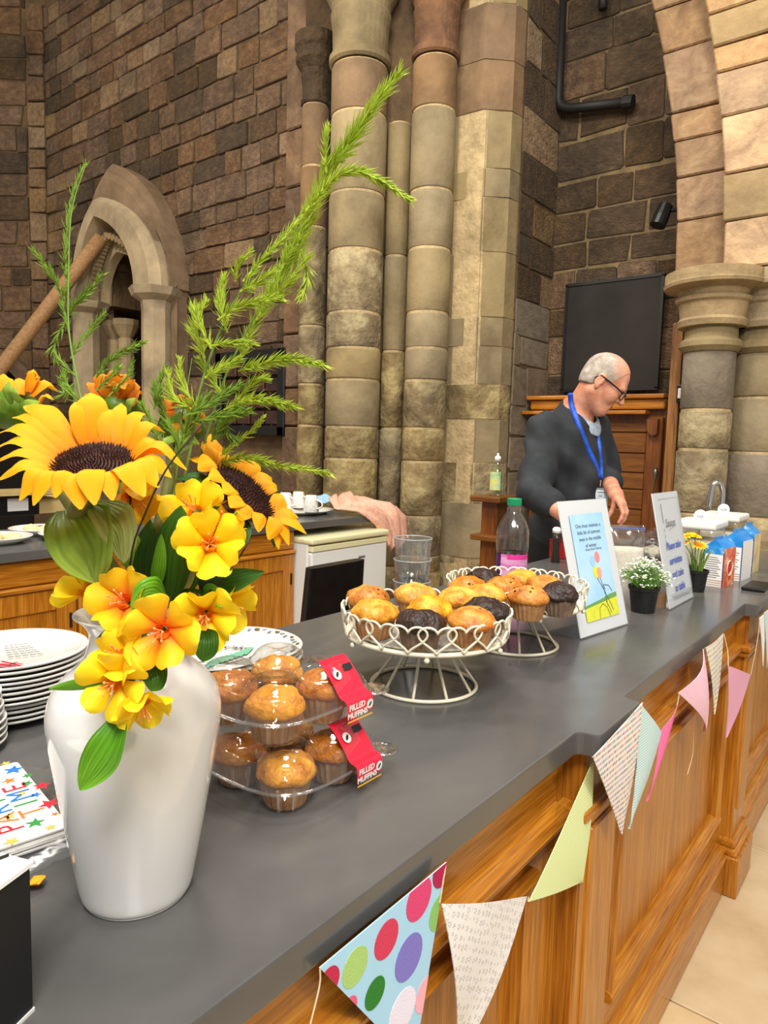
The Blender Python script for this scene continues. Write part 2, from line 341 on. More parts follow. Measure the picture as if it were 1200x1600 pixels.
# ---- far wall with the pointed canopy arch (runs along X)
YW = 4.4
pL = aty(75, 300, YW); pR = aty(470, 300, YW + .0)
XL, XR = pL[0], pR[0]
LEFT = .5
def pointed(w, zs, za, n=14):
    """right half then left half of a pointed arch, from right spring over the apex to the left spring"""
    h = za - zs; R = (w * w + h * h) / (2 * w); R = max(R, w * 1.55); a1 = math.atan2(h, R - w) if R > w else math.atan2(h, -(w - R))
    cx = w - R; a1 = math.acos(max(-1, min(1, -cx / R)))
    half = [(cx + R * math.cos(a1 * i / n), zs + R * math.sin(a1 * i / n)) for i in range(n + 1)]
    k = za / half[-1][1] if False else (za - zs) / max(half[-1][1] - zs, 1e-6)
    half = [(x, zs + (z - zs) * k) for x, z in half]
    return half + [(-x * LEFT, z) for x, z in half[-2::-1]]   # the left half is narrower
YF = 4.0                                                  # front plane of the canopy
ap = aty(146, 304, YF); sp = aty(241, 445, YF); spi = aty(208, 440, YF); api = aty(150, 330, YF)
AX = ap[0]; W2 = sp[0] - AX; W2i = spi[0] - AX; ZS = sp[2]; ZA2 = ap[2]; ZA2i = api[2] - .04
o1 = aty(296, 447, YW); a1_ = aty(173, 275, YW); W1 = o1[0] - AX; ZA1 = a1_[2]
arch_in = lambda x: abs(x - AX) < W2i
def hole(s):
    x = XL + s
    if abs(x - AX) >= W2i - .03: return None
    prof = pointed(W2i - .03, ZS, ZA2i); d = x - AX
    for (xa, za), (xb, zb) in zip(prof, prof[1:]):
        if min(xa, xb) <= d <= max(xa, xb): return za + (zb - za) * ((d - xa) / (xb - xa) if xb != xa else 0)
    return ZS
wb = strip_wall('wall_back', (XL, YW), (1, 0), XR - XL, 0, 8.0, .6, M_mortar, hole, 70)
def pick_back(s, z, r):
    x = XL + s; q = r.random()
    dk = noise.noise(Vector((x * .9 + 3, z * .9, 1.7)))
    if dk > .18: return M_stone_dark if q < .75 else M_stone
    if s < 1.0 and 3.3 < z < 5.2: return M_stone_pale if q < .6 else M_stone
    return M_stone_pale if q < .13 else (M_stone_dark if q < .2 else M_stone)
courses(wb, (XL, YW), (1, 0), XR - XL, 1.55, 6.3, (.16, .25), (.2, .5), pick_back, .014, .026,
        skip=lambda s, z: (abs(XL + s - AX) < W1 - .02 and z < ZS) or (z >= ZS and abs(XL + s - AX) < W1 * (1 - ((z - ZS) / (ZA1 - ZS)) ** 2.2 if z < ZA1 else 0)), seed=3)
# ---- left wall, nearly square to the view, with a low dark arch
ul = (CAMROT[0][0], CAMROT[0][1]); ln = math.hypot(*ul); ul = (ul[0] / ln, ul[1] / ln)
LW = 3.0; pl0 = (XL - ul[0] * LW, YW - ul[1] * LW)
la = at(-12, 640, 9.0); sA = (la[0] - pl0[0]) * ul[0] + (la[1] - pl0[1]) * ul[1]; zA = la[2]; RA = .62
def holeL(s): return zA + math.sqrt(max(RA * RA - (s - sA) ** 2, 0)) if abs(s - sA) < RA else None
wl = strip_wall('wall_left', pl0, ul, LW, 0, 8.0, .5, M_mortar, holeL, 60)
courses(wl, pl0, ul, LW - .22, 1.3, 6.4, (.2, .3), (.3, .6), lambda s, z, r: r.choice((M_stone, M_stone, M_stone, M_stone_dark)), .014, .024,
        skip=lambda s, z: s < 1.7 or math.hypot(s - sA, z - zA) < RA + .2, seed=11)
z = 1.4
while z < 6.3:                                             # quoins at the corner
    h = rnd.uniform(.22, .34); lay_stone(wl, (pl0[0] + ul[0] * (LW - .1), pl0[1] + ul[1] * (LW - .1), z + h / 2), ul, .2, h - .015, .06, M_stone_pale if 3.0 < z < 5 else M_stone); z += h
la_ = thing('blind_arch', 'low dark rounded archway in the left stone wall below the pole', 'arch', (la[0], la[1], 0))
u3 = V(ul[0], ul[1], 0); n3 = V(ul[1], -ul[0], 0); base = V(pl0[0], pl0[1], 0) + u3 * sA + V(0, 0, zA)
g = G(); rows = []
for k in range(21):
    a = PI * k / 20; d = u3 * math.cos(a) + V(0, 0, 1) * math.sin(a)
    rows.append([base + d * (RA - .02) - n3 * .05, base + d * (RA - .02) + n3 * .06, base + d * (RA + .1) + n3 * .08, base + d * (RA + .16) + n3 * .05, base + d * (RA + .16) - n3 * .05])
mk('arch_ring', g.grid(rows), M_stone, la_, smooth=False, fix=True)
mk('recess_back', G().prism([base + u3 * -RA - n3 * .42 - V(0, 0, zA), base + u3 * RA - n3 * .42 - V(0, 0, zA), base + u3 * RA - n3 * .42 + V(0, 0, RA), base - u3 * RA - n3 * .42 + V(0, 0, RA)], (0, 0, 0), -n3 * .05), plain('recess_shade', '15100c', .9), la_)  # near-black sheet: the shade inside the archway is put into its colour

# ---- canopy arch
M_canopy = noisy('brown_canopy_stone', [(.3, '6a5741'), (.7, '87715a')], 4, rough=.85, bump=.25, blotch=.3)
ca = thing('canopy_arch', 'pale pointed stone arch canopy projecting from the rough wall', 'arch', (AX, YF, 0))
def order(name, wo, zo, wi, zi, y0, y1, mat, zs=ZS):
    po, pi_ = pointed(wo, zs, zo), pointed(wi, zs, zi); rows = []
    for (xo, zo_), (xi, zi_) in zip(po, pi_):
        cham = .25
        xm, zm = xo + (xi - xo) * cham, zo_ + (zi_ - zo_) * cham
        rows.append([(AX + xi, y1, zi_), (AX + xi, y0, zi_), (AX + xm, y0, zm), (AX + xo, y0 + (y1 - y0) * .2, zo_), (AX + xo, y1, zo_)])
    return mk(name, G().grid(rows), mat, ca, fix=True)
order('outer_order', W1, ZA1, W2 + .03, ZA2 + .05, YW - .25, YW + .1, M_canopy)
order('hood_roll', W1 - .06, ZA1 - .1, W2 - .02, ZA2, YF + .1, YW - .05, M_canopy)
order('inner_order', W2, ZA2, W2i, ZA2i, YF, YW, M_niche)
order('toothed_arch', W2i + .02, ZA2i - .0, W2i - .1, ZA2i - .3, YF + .25, YF + .35, M_niche)
g = G(); pr = pointed(W2i - .04, ZS, ZA2i - .16, 16)
for (x, z) in pr[1:-1]: g.rbox((AX + x - .03, YF + .12, z - .03), (AX + x + .03, YF + .22, z + .03), .006, 1)
tag(mk('tooth_ornament', g, M_arch, ca), kind='stuff')
for s in (1, -1):
    k = 1 if s > 0 else LEFT
    xs = AX + s * k * (W2 + W2i) / 2; hw = (W2 - W2i) / 2 + .03
    mk('capital', G().lathe([(0, ZS - .2), (hw * .7, ZS - .2), (hw * .75, ZS - .12), (hw * 1.15, ZS - .07), (hw * 1.3, ZS), (0, ZS)], 8, (xs, YF + .14, 0)), M_niche, ca)
    mk('jamb_shaft', G().lathe([(hw * .7, 0), (hw * .7, ZS - .2)], 8, (xs, YF + .14, 0)), M_niche, ca)
    x2 = AX + s * k * (W1 + W2) / 2; h2 = (W1 - W2) / 2
    mk('jamb', G().rbox((x2 - h2, YF + .22, 0), (x2 + h2, YW + .1, ZS), .05, 2), M_canopy, ca)
for dx in (-W2i * .72, -W2i * .38, W2i * .62):
    mk('colonnette', G().lathe([(.09, 0), (.09, ZS - .35), (.07, ZS - .34), (.1, ZS - .3), (.15, ZS - .2), (.15, ZS - .14), (0, ZS - .14)], 12, (AX + dx, YF + .52, 0)), M_niche, ca, smooth=False)
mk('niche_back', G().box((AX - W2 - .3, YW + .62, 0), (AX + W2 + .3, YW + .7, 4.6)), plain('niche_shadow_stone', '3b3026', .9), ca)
mk('niche_side', G().box((AX + W2i * .3, YF + .62, 0), (AX + W2i, YW + .55, ZS + .3)), M_niche, ca)
mk('carved_panel', G().rbox((AX + W2i * .35, YF + .56, 1.2), (AX + W2i * .95, YF + .62, ZS - .3), .02, 1), M_stone_pale, ca)
pa, pb = aty(158, 372, 4.12), aty(0, 577, 3.3); d = pb - pa; tb = pa + d * (pa[2] / -d[2]) * .985
pole = thing('wooden_pole', 'long round wooden pole leaning against the pale pointed arch', 'pole', (tb[0], tb[1], 0))
mk('shaft', G().tube([pa + d * t for t in np.linspace(0, pa[2] / -d[2] * .985, 8)], .072, 12), wood('bare_pine', 0, '6e4a28', 'a07a50', 'b8926a', .7), pole, smooth=True)

# ---- dark framed panel low on the far wall
q = [aty(338, 548, YW - .1), aty(447, 543, YW - .1), aty(447, 682, YW - .1)]
x0, x1, zt, zb = q[0][0], q[1][0], q[1][2], q[2][2]
fp = thing('framed_panel', 'dark framed panel of small brown panes on the far wall', 'frame', (x0, YW - .1, zb))
for a, b in (((x0, zb), (x1, zb + .09)), ((x0, zt - .09), (x1, zt)), ((x0, zb), (x0 + .09, zt)), ((x1 - .09, zb), (x1, zt))):
    mk('frame_bar', G().rbox((a[0], YW - .12, a[1]), (b[0], YW - .04, b[1]), .01, 1), plain('ebony_frame', '0c0908', .5), fp)
pm = noisy('dark_brown_pane', [(.3, '1c0d07'), (.6, '42200f')], 7, rough=.4, bump=.1, rand=.4)
for i in range(4):
    for j in range(4):
        a, b = x0 + .09 + (x1 - x0 - .18) / 4 * i, zb + .09 + (zt - zb - .18) / 4 * j
        mk('pane', G().rbox((a + .012, YW - .09, b + .012), (a + (x1 - x0 - .18) / 4 - .012, YW - .06, b + (zt - zb - .18) / 4 - .012), .006, 1), pm, fp)

# ---- the clustered pier
def jz(px, ys, depth): return [at(px, y, depth)[2] for y in ys]
JY = [870, 806, 720, 669, 595, 546, 492, 397, 311, 194, 121]
AC, BC, A2, EC = at(556, 400, 5.0), at(671, 400, 4.88), at(619, 400, 5.06), at(489, 400, 5.55)
RA_, RB, RA2, RE = .196, .15, .085, .105
pier = thing('clustered_pier', 'tall clustered sandstone pier with two ringed capitals and stepped edge', 'pier', (BC[0], BC[1], 0))
JZ = [0.0, .45] + jz(620, JY, 4.95)
def shaft(parent, c, r, zs, mats, n=28, seed=0, gap=.016):
    rr = random.Random(seed)
    mk('mortar_core', G().lathe([(r - .006, zs[0]), (r - .006, zs[-1])], n, (c[0], c[1], 0)), M_mortar_pale, parent, smooth=True)
    for a, b in zip(zs, zs[1:]):
        g = G().lathe([(0, a + gap / 2), (r - .004, a + gap / 2), (r, a + gap), (r, b - gap), (r - .004, b - gap / 2), (0, b - gap / 2)], n, (c[0] + rr.uniform(-.003, .003), c[1] + rr.uniform(-.003, .003), 0))
        mk('drum', g, mats(a, rr), parent, smooth=False if n < 9 else True)
def drum_mat(a, r):
    if a > 3.1: return M_drum_red
    if a < 1.35: return r.choice((M_drum_worn, M_drum_worn, M_drum))
    return r.choice((M_drum, M_drum, M_drum_worn))
shaft(pier, AC, RA_, JZ, drum_mat, seed=1); shaft(pier, BC, RB, JZ, drum_mat, seed=2)
shaft(pier, A2, RA2, JZ[:2] + JZ[3::2], drum_mat, 20, seed=3)
def capital(parent, c, r, z, H, flare, mat, n=32):
    p = [(0, z), (r * 1.02, z), (r * 1.10, z + .02 * H), (r * 1.10, z + .07 * H), (r * .98, z + .10 * H), (r * 1.0, z + .3 * H), (r * 1.08, z + .42 * H), (r * 1.02, z + .45 * H), (r * 1.06, z + .5 * H), (r * flare * .93, z + .62 * H),
         (r * flare * .95, z + .68 * H), (r * flare * .86, z + .71 * H), (r * flare * .9, z + .78 * H), (r * flare, z + .84 * H), (r * flare, z + H), (0, z + H)]
    mk('capital', G().lathe(p, n, (c[0], c[1], 0)), mat, parent, smooth=False)
capital(pier, AC, RA_, JZ[-1] + .01, .78, 1.42, M_drum)
capital(pier, BC, RB, at(671, 112, 4.88)[2], .72, 1.42, noisy('dark_capital_stone', [(.3, '4a3020'), (.7, '7a5638')], 6, bump=.6, rough=.85))
mk('drum', G().lathe([(RB, JZ[-1] + .01), (RB, at(671, 111, 4.88)[2])], 28, (BC[0], BC[1], 0)), M_drum_red, pier, smooth=True)
for c, r in ((AC, RA_ * 1.3), (BC, RB * 1.35)): mk('impost', G().box((c[0] - r, c[1] - r, JZ[-1] + (.8 if c is AC else .75)), (c[0] + r, c[1] + r, 6.5)), M_drum_red, pier)
mk('backfill_core', G().prism([(AC[0] - .1, AC[1] + .15, 0), (BC[0] + .02, BC[1] + .1, 0), (BC[0] + .1, 5.1, 0), (AC[0] - .3, 5.1, 0)], (0, 0, 0), (0, 0, 6.5)), M_mortar, pier)  # plain mortar back-fill between and behind the shafts
cpts = [at(700, 400, 4.97), at(745, 400, 4.84), at(791, 400, 4.86), at(806, 400, 4.93)]
XD = cpts[3][0]; YD = cpts[3][1]
plan = [p[:2] for p in cpts] + [V(XD - .025, 5.1), V(cpts[0][0] - .05, 5.1)]
cen = sum(plan) / len(plan)
def plan_prism(pl, z0, z1, inset=0):
    return [(*(p + (unit(cen - p) * inset)), z0) for p in pl], [(*(p + (unit(cen - p) * inset)), z1) for p in pl]
lo, hi = plan_prism(plan, 0, 6.5, .008); mk('mortar_core', G().prism(lo, (0, 0, 0), (0, 0, 6.5)), M_mortar_pale, pier)
JC = [0, .5] + jz(745, [880, 790, 725, 655, 600, 540, 495, 395, 313, 270, 185, 112, 30], 4.87) + [5.6, 6.5]
rc = random.Random(5)
for i, (a, b) in enumerate(zip(JC, JC[1:])):
    split = rc.choice((0, 1, 2)); mA = M_drum_red if a > 3.6 else (M_drum_worn if a < 1.9 and rc.random() < .7 else M_drum)
    polys = [plan] if split == 0 else [[plan[0], plan[1] + (plan[2] - plan[1]) * .15 - V(.002, 0), plan[5] * .6 + plan[4] * .4, plan[5]], [plan[1] + (plan[2] - plan[1]) * .2, plan[2], plan[3], plan[4]]]
    for k, pl in enumerate(polys):
        pl = [p + V(rc.uniform(-.006, .006), rc.uniform(-.006, .006)) for p in pl]
        mk('block', G().prism([(*p, a + .008) for p in pl], (0, 0, a), (0, 0, b - .008)), mA if k == 0 else rc.choice((mA, M_drum)), pier)
# slender shaft and jamb where the pier meets the far wall
resp = thing('wall_shaft', 'slender dark wall shaft with small capital left of the pier', 'shaft', (EC[0], EC[1], 0))
JE = [0, .8] + jz(489, [780, 665, 600, 510, 360, 270, 178], 5.55)
shaft(resp, EC, RE, JE, lambda a, r: M_drum_red if a > 2.6 else M_drum_worn, 20, seed=4)
capital(resp, EC, RE, JE[-1], .5, 1.6, M_stone_dark, 20)
mk('upper_wall', G().box((EC[0] - .16, EC[1] + .04, JE[-1] + .5), (EC[0] + .2, EC[1] + .3, 6.5)), M_stone_dark, resp)
e1 = at(460, 400, 6.0)
for a, b in zip(JE + [5, 5.6], (JE + [5, 5.6])[1:]): mk('block', G().rbox((e1[0] - .06, YW - .1, a + .006), (e1[0] + .2, YW + .3, b - .006), .012, 1), M_stone, resp)

# ---- recess behind the man: side wall, back wall
YB = 5.12
wr = strip_wall('wall_recess_side', (XD + .012, YD + .01), (0, 1), YB - YD - .012, 0, 8.0, .004, M_mortar)
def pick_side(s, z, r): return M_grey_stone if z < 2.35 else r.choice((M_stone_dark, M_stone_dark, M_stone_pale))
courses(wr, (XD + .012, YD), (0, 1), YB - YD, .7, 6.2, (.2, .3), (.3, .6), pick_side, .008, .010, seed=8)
wc = strip_wall('wall_recess_back', (XD, YB), (1, 0), 2.2, 0, 8.0, .3, noisy('recess_mortar', [(.3, '5c4a32'), (.7, '84704e')], 9, bump=.5, rough=.9, blotch=.5))  # mortar a little lighter than in the other walls
courses(wc, (XD, YB), (1, 0), 2.0, 1.2, 6.0, (.2, .3), (.26, .55), lambda s, z, r: r.choice((M_stone_dark, M_stone_dark, M_stone_dark, M_stone)), .014, .013, seed=9)  # mostly dark stones: the shade of the recess is put into their colour

# ---- right column with its arch
R1, R2 = at(1102, 650, 3.72), at(1197, 640, 3.78)
rp_ = thing('arch_column', 'paired buff stone shafts under a ringed capital on the right', 'column', (R1[0], R1[1], 0))
rr1, rr2 = .128, .205
zR = [0, .5] + jz(1103, [806, 703], 3.6); zneck = at(1110, 545, 3.6)[2]; zcap = at(1080, 508, 3.6)[2]; zab = at(1100, 412, 3.45)[2]
zR1 = zR + jz(1103, [640], 3.6) + [zneck]; zR2 = [0, .5] + jz(1180, [812, 708, 620], 3.6) + [zneck]
shaft(rp_, R1, rr1, zR1, lambda a, r: r.choice((M_drum_worn, M_grey_stone, M_drum)), 28, 5, .014); shaft(rp_, R2, rr2, zR2, lambda a, r: r.choice((M_drum_worn, M_drum, M_grey_stone)), 36, 6, .014)
for c, r in ((R1, rr1), (R2, rr2)):
    mk('necking', G().lathe([(0, zneck - .01), (r * 1.03, zneck - .01), (r * 1.13 + .01, zneck + .015), (r * 1.13 + .01, zneck + .04), (r * 1.02, zneck + .06), (r * 1.0, zcap)], 40, (c[0], c[1], 0)), M_drum, rp_, smooth=False)
    o = .115; H = zab - zcap
    mk('capital', G().lathe([(0, zcap), (r + .035, zcap), (r + .045, zcap + .1 * H), (r + .03, zcap + .16 * H), (r + .04, zcap + .42 * H), (r + .055, zcap + .46 * H), (r + .06, zcap + .52 * H), (r + .035, zcap + .56 * H), (r + .05, zcap + .66 * H), (r + o, zcap + .72 * H), (r + o + .005, zcap + .78 * H), (r + o, zcap + .8 * H), (r + o, zab - .005), (r + o - .01, zab), (0, zab)], 44, (c[0], c[1], 0)), M_arch, rp_)
mk('plinth', G().rbox((R1[0] - .2, R1[1] - .15, 0), (R2[0] + .5, R2[1] + .5, .885), .03, 2), M_drum_worn, rp_)
mk('base', G().lathe([(0, .885), (rr2 + .07, .885), (rr2 + .07, .92), (rr2 + .03, .95), (rr2 + .01, .97), (0, .97)], 36, (R2[0], R2[1], 0)), M_arch, rp_)
mk('filling', G().prism([(R1[0], R1[1] + .02, 0), (R2[0], R2[1] + .02, 0), (R2[0] + .3, R2[1] + .6, 0), (R1[0] - .02, R1[1] + .6, 0)], (0, 0, 0), (0, 0, zab - .02)), M_drum_worn, rp_)
av = thing('great_arch', 'tall lit stone arch of two stepped rows of blocks above the column', 'arch', (R1[0], R1[1], zab))
def shift(z): return -((max(0, z - zab)) ** 2) / 10.5
Y2 = R1[1] - .05; Y1 = R1[1] + .14
j1 = sorted([zab + .002] + [aty(1056, y, Y1)[2] for y in (347, 279, 221, 176, 78, 6, -60, -140)])
j2 = sorted([zab + .002] + [aty(1135, y, Y2)[2] for y in (346, 272, 181, 110, 68, 14, -60, -140)])
xl1 = aty(1060, 370, Y1)[0]; xl2 = aty(1131, 370, Y2)[0]
M_arch_dk = noisy('dressed_brown_arch_stone', [(.25, '6e5236'), (.5, '8c6c4a'), (.75, 'a4865e')], 7, rough=.8, bump=.7, bump_scale=34, rand=.16, dist=.012, distortion=1.0, blotch=.35)
mats_ = [M_arch_red, M_arch, M_arch_red, M_arch_red, M_arch]
for js, xl, yf, wd, sd in ((j1, xl1, Y1, .5, 1), (j2, xl2, Y2, .75, 2)):
    r = random.Random(sd)
    for i, (a, b) in enumerate(zip(js, js[1:])):
        q = .004; j = r.uniform(-.006, .006); ty = r.uniform(-.012, .012)
        pts = [(xl + shift(a) + j, yf, a + q), (xl + wd, yf, a + q + ty), (xl + wd, yf, b - q + ty), (xl + shift(b) + j, yf, b - q)]
        bm = bmesh.new(); g0 = G().prism(pts, (0, 0, 0), (0, .55, 0)); vs = [bm.verts.new(p) for p in g0.v]
        for f in g0.f: bm.faces.new([vs[k] for k in f])
        bmesh.ops.recalc_face_normals(bm, faces=bm.faces[:]); bmesh.ops.bevel(bm, geom=bm.edges[:], offset=.008, segments=1, affect='EDGES')
        mk('voussoir', G().bm(bm), r.choice(mats_ if sd == 2 else [M_arch_dk, M_arch_dk, M_arch_red]), av)

# ---- things on the recess wall
pp = thing('drain_pipe', 'black iron pipe turning along the upper dark stone wall', 'pipe', aty(868, 170, YB - .09))
yb = YB - .09; a, b, c = aty(880, -40, yb), aty(872, 172, yb), aty(985, 159, yb)
mk('pipe_run', G().tube([a, a * .1 + b * .9, b + V(0, 0, .06), b + V(.02, 0, .02), b + V(.06, 0, .0), b * .8 + c * .2, c], .034, 12), M_iron, pp, smooth=True)
mk('pipe_collar', G().tube([c - unit(c - b) * .05, c + unit(c - b) * .02], .045, 12), M_iron, pp, smooth=False)
cs = aty(942, -20, yb), aty(942, 14, yb); mk('pipe_stub', G().tube(cs, .03, 12), M_iron, pp, smooth=True)
sl = aty(1034, 337, 4.75); spot = thing('wall_spotlight', 'small black spotlight on an arm beside the lit arch', 'spotlight', sl)
ax = unit(V(-.25, -.3, -1)); mk('lamp_body', G().tube([sl - ax * .07, sl + ax * .01, sl + ax * .07], [.045, .05, .05], 14), M_black, spot, smooth=False)
mk('arm', G().tube([sl + V(.0, .0, .03), sl + V(.14, .05, .03), sl + V(.3, .12, .03)], .012, 8), M_black, spot)
y_ = YB - .1; nb = [aty(887, 447, y_), aty(1036, 435, y_), aty(1041, 612, y_), aty(879, 610, y_)]
x0, x1, z0, z1 = nb[0][0], nb[1][0], nb[3][2], nb[0][2]
bd = thing('blackboard', 'large dark slate board hung on the wall behind the man', 'board', (x0, y_, z0))
mk('panel', G().rbox((x0, y_, z0), (x1, y_ + .02, z1), .004, 1), noisy('slate_board', [(.3, '191614'), (.7, '2b2623')], 2.5, rough=.85, bump=.05), bd)
M_ebony = plain('stained_black_wood', '14110e', .5)
for lo, hi in (((x0 - .012, z0 - .012), (x1 + .012, z0 + .008)), ((x0 - .012, z1 - .008), (x1 + .012, z1 + .012)), ((x0 - .012, z0), (x0 + .008, z1)), ((x1 - .008, z0), (x1 + .012, z1))):
    mk('edging', G().box((lo[0], y_ - .008, lo[1]), (hi[0], y_ + .024, hi[1])), M_ebony, bd)
# ---- oak cupboard and post
yc = 4.78; kc = [aty(826, 640, yc)[0], aty(1040, 640, yc)[0]]; zt = aty(950, 617, yc)[2]
cup = thing('oak_cupboard', 'panelled oak cupboard with projecting top behind the man', 'cupboard', ((kc[0] + kc[1]) / 2, yc, 0))
mk('carcass', G().box((kc[0] + .04, yc + .03, 0), (kc[1], YB - .05, zt - .02)), M_oakd_z, cup)
mk('top', G().rbox((kc[0], yc - .05, zt - .03), (kc[1], YB - .05, zt), .008, 2), M_oak_x, cup)
mk('cornice', G().rbox((kc[0] + .02, yc - .02, zt - .1), (kc[1], yc + .04, zt - .03), .012, 2), M_oak_x, cup)
mk('shelf_lip', G().rbox((kc[0] - .01, yc - .09, zt - .135), (kc[1] - .1, yc + .03, zt - .11), .006, 2), M_oak_x, cup)
xp = aty(1008, 700, yc)[0]; xq = aty(1034, 700, yc)[0]
z = .1
for i, zz in enumerate(reversed(jz(985, [660, 676, 708, 738, 764, 795, 830, 900], 4.8))):
    mk('rail' if i % 1 else 'panel_board', G().rbox((kc[0] + .07, yc + .005, z + .003), (xp, yc + .04, zz - .003), .004, 1), M_oakd_x, cup); z = zz
for a, b in ((xp + .003, xq), (kc[0] + .04, kc[0] + .067)): mk('stile', G().rbox((a, yc - .005, .05), (b, yc + .05, zt - .15), .006, 1), M_oakd_z, cup)
br = [aty(x, y, yc - .02) for x, y in ((1013, 655), (1030, 655), (1028, 679), (1020, 681), (1012, 672))]
mk('bracket', G().prism([p + V(0, -.03, 0) for p in br], (0, 0, 0), (0, .06, 0)), M_oakd_z, cup)
lt = aty(1025, 745, yc - .01); mk('latch', G().tube([lt + V(0, -.02, .06), lt + V(.005, -.03, .03), lt + V(0, -.02, -.02), lt + V(-.01, -.02, -.14)], [.012, .016, .006, .004], 8), plain('dull_steel', '8c8882', .35, .9), cup, smooth=True)
dp = 4.05; pa, pb = at(1051, 505, dp), at(1071, 510, dp)
post = thing('oak_post', 'tall square oak post beside the stone column', 'post', ((pa[0] + pb[0]) / 2, pa[1], 0))
mk('upright', G().rbox((pa[0] + .002, pa[1] + .0, 0), (pb[0] + .005, pb[1] + .09, pa[2]), .006, 2), wood('post_oak', 2, '5a3416', '8a5a2c', 'a87840', .45), post)
sw = at(1063, 615, dp - .03); swt = thing('light_switch', 'white switch on a black backing fixed beside the oak post', 'switch', sw)
mk('back_plate', G().rbox((sw[0] - .022, sw[1] + .0, sw[2] - .05), (sw[0] + .03, sw[1] + .035, sw[2] + .05), .005, 2), M_black, swt)
mk('rocker', G().rbox((sw[0] - .012, sw[1] - .012, sw[2] - .028), (sw[0] + .016, sw[1] + .0, sw[2] + .03), .004, 2), M_white, swt)
# ------------------------------------------------------------------ serving counter
TOP = .92
def slate(name, c0, c1, c2, rough):
    m = noisy(name, [(.25, c0), (.5, c1), (.78, c2)], 2.6, detail=9, rough=rough, bump=.03, bump_scale=60, stretch=(1.6, .6, 1), rough_var=.09, dist=.002, distortion=.7)
    return m
M_top = slate('honed_slate_worktop', '464645', '555453', '636260', .22)
def rounded(poly, r, seg=4, skip=()):
    out = []; n = len(poly)
    for i in range(n):
        p, a, b = V(*poly[i]), V(*poly[i - 1]), V(*poly[(i + 1) % n])
        if i in skip: out.append(p); continue
        u, w = unit(a - p), unit(b - p); d = min(r, np.linalg.norm(a - p) / 2.1, np.linalg.norm(b - p) / 2.1)
        p0, p1 = p + u * d, p + w * d
        for k in range(seg + 1):
            t = k / seg; out.append((1 - t) ** 2 * p0 + 2 * t * (1 - t) * p + t * t * p1)
    return out
def slab_mesh(poly, z0, z1, bev=.003):
    bm = bmesh.new(); vs = [bm.verts.new((p[0], p[1], z0)) for p in poly]; f = bm.faces.new(vs)
    r = bmesh.ops.extrude_face_region(bm, geom=[f]); up = [e for e in r['geom'] if isinstance(e, bmesh.types.BMVert)]
    bmesh.ops.translate(bm, verts=up, vec=(0, 0, z1 - z0)); bmesh.ops.recalc_face_normals(bm, faces=bm.faces[:])
    ed = [e for e in bm.edges if abs(e.verts[0].co.z - e.verts[1].co.z) < 1e-6]
    bmesh.ops.bevel(bm, geom=ed, offset=bev, segments=2, affect='EDGES', profile=.6)
    return G().bm(bm)
XFRONT, XTAB, XBACK = -.414, -.380, -1.205
poly = [(XFRONT, -.7), (XFRONT, 1.044), (XTAB, 1.05), (XTAB, 1.246), (XFRONT, 1.25), (XFRONT, 2.29), (XTAB, 2.296), (XTAB, 2.492), (XFRONT, 2.496), (XFRONT, 3.62), (XBACK, 3.62), (XBACK, -.7)]
ct = mk('counter_worktop', slab_mesh(rounded(poly, .011, 4, (0, 9, 10, 11)), TOP - .038, TOP), M_top)
tag(ct, 'long dark grey slate worktop with projecting corners on oak counter', 'worktop')
XF = -.440
def wedge(g, y0, y1, prof):
    """moulding along Y from an X-Z profile"""
    return g.prism([(x, y0, z) for x, z in prof], (0, y0, 0), (0, y1, 0))
def vmould(g, y, z0, z1, w, x, d):
    return g.prism([(x, y, z0), (x + d * .4, y, z0), (x + d, y + w * .35, z0), (x + d * .7, y + w, z0), (x, y + w, z0)], (0, 0, z0), (0, 0, z1))
PM = [(-.455, 0), (-.430, 0), (-.424, .010), (-.430, .020), (-.444, .028), (-.455, .03)]
BASEP = [(-.45, .118), (-.411, .118), (-.409, .126), (-.414, .132), (-.418, .138), (-.416, .146), (-.424, .152), (-.43, .162), (-.45, .166)]
RAILP = [(-.45, .752), (-.434, .756), (-.424, .764), (-.416, .770), (-.414, .778), (-.417, .786), (-.426, .79), (-.432, .796), (-.45, .80)]
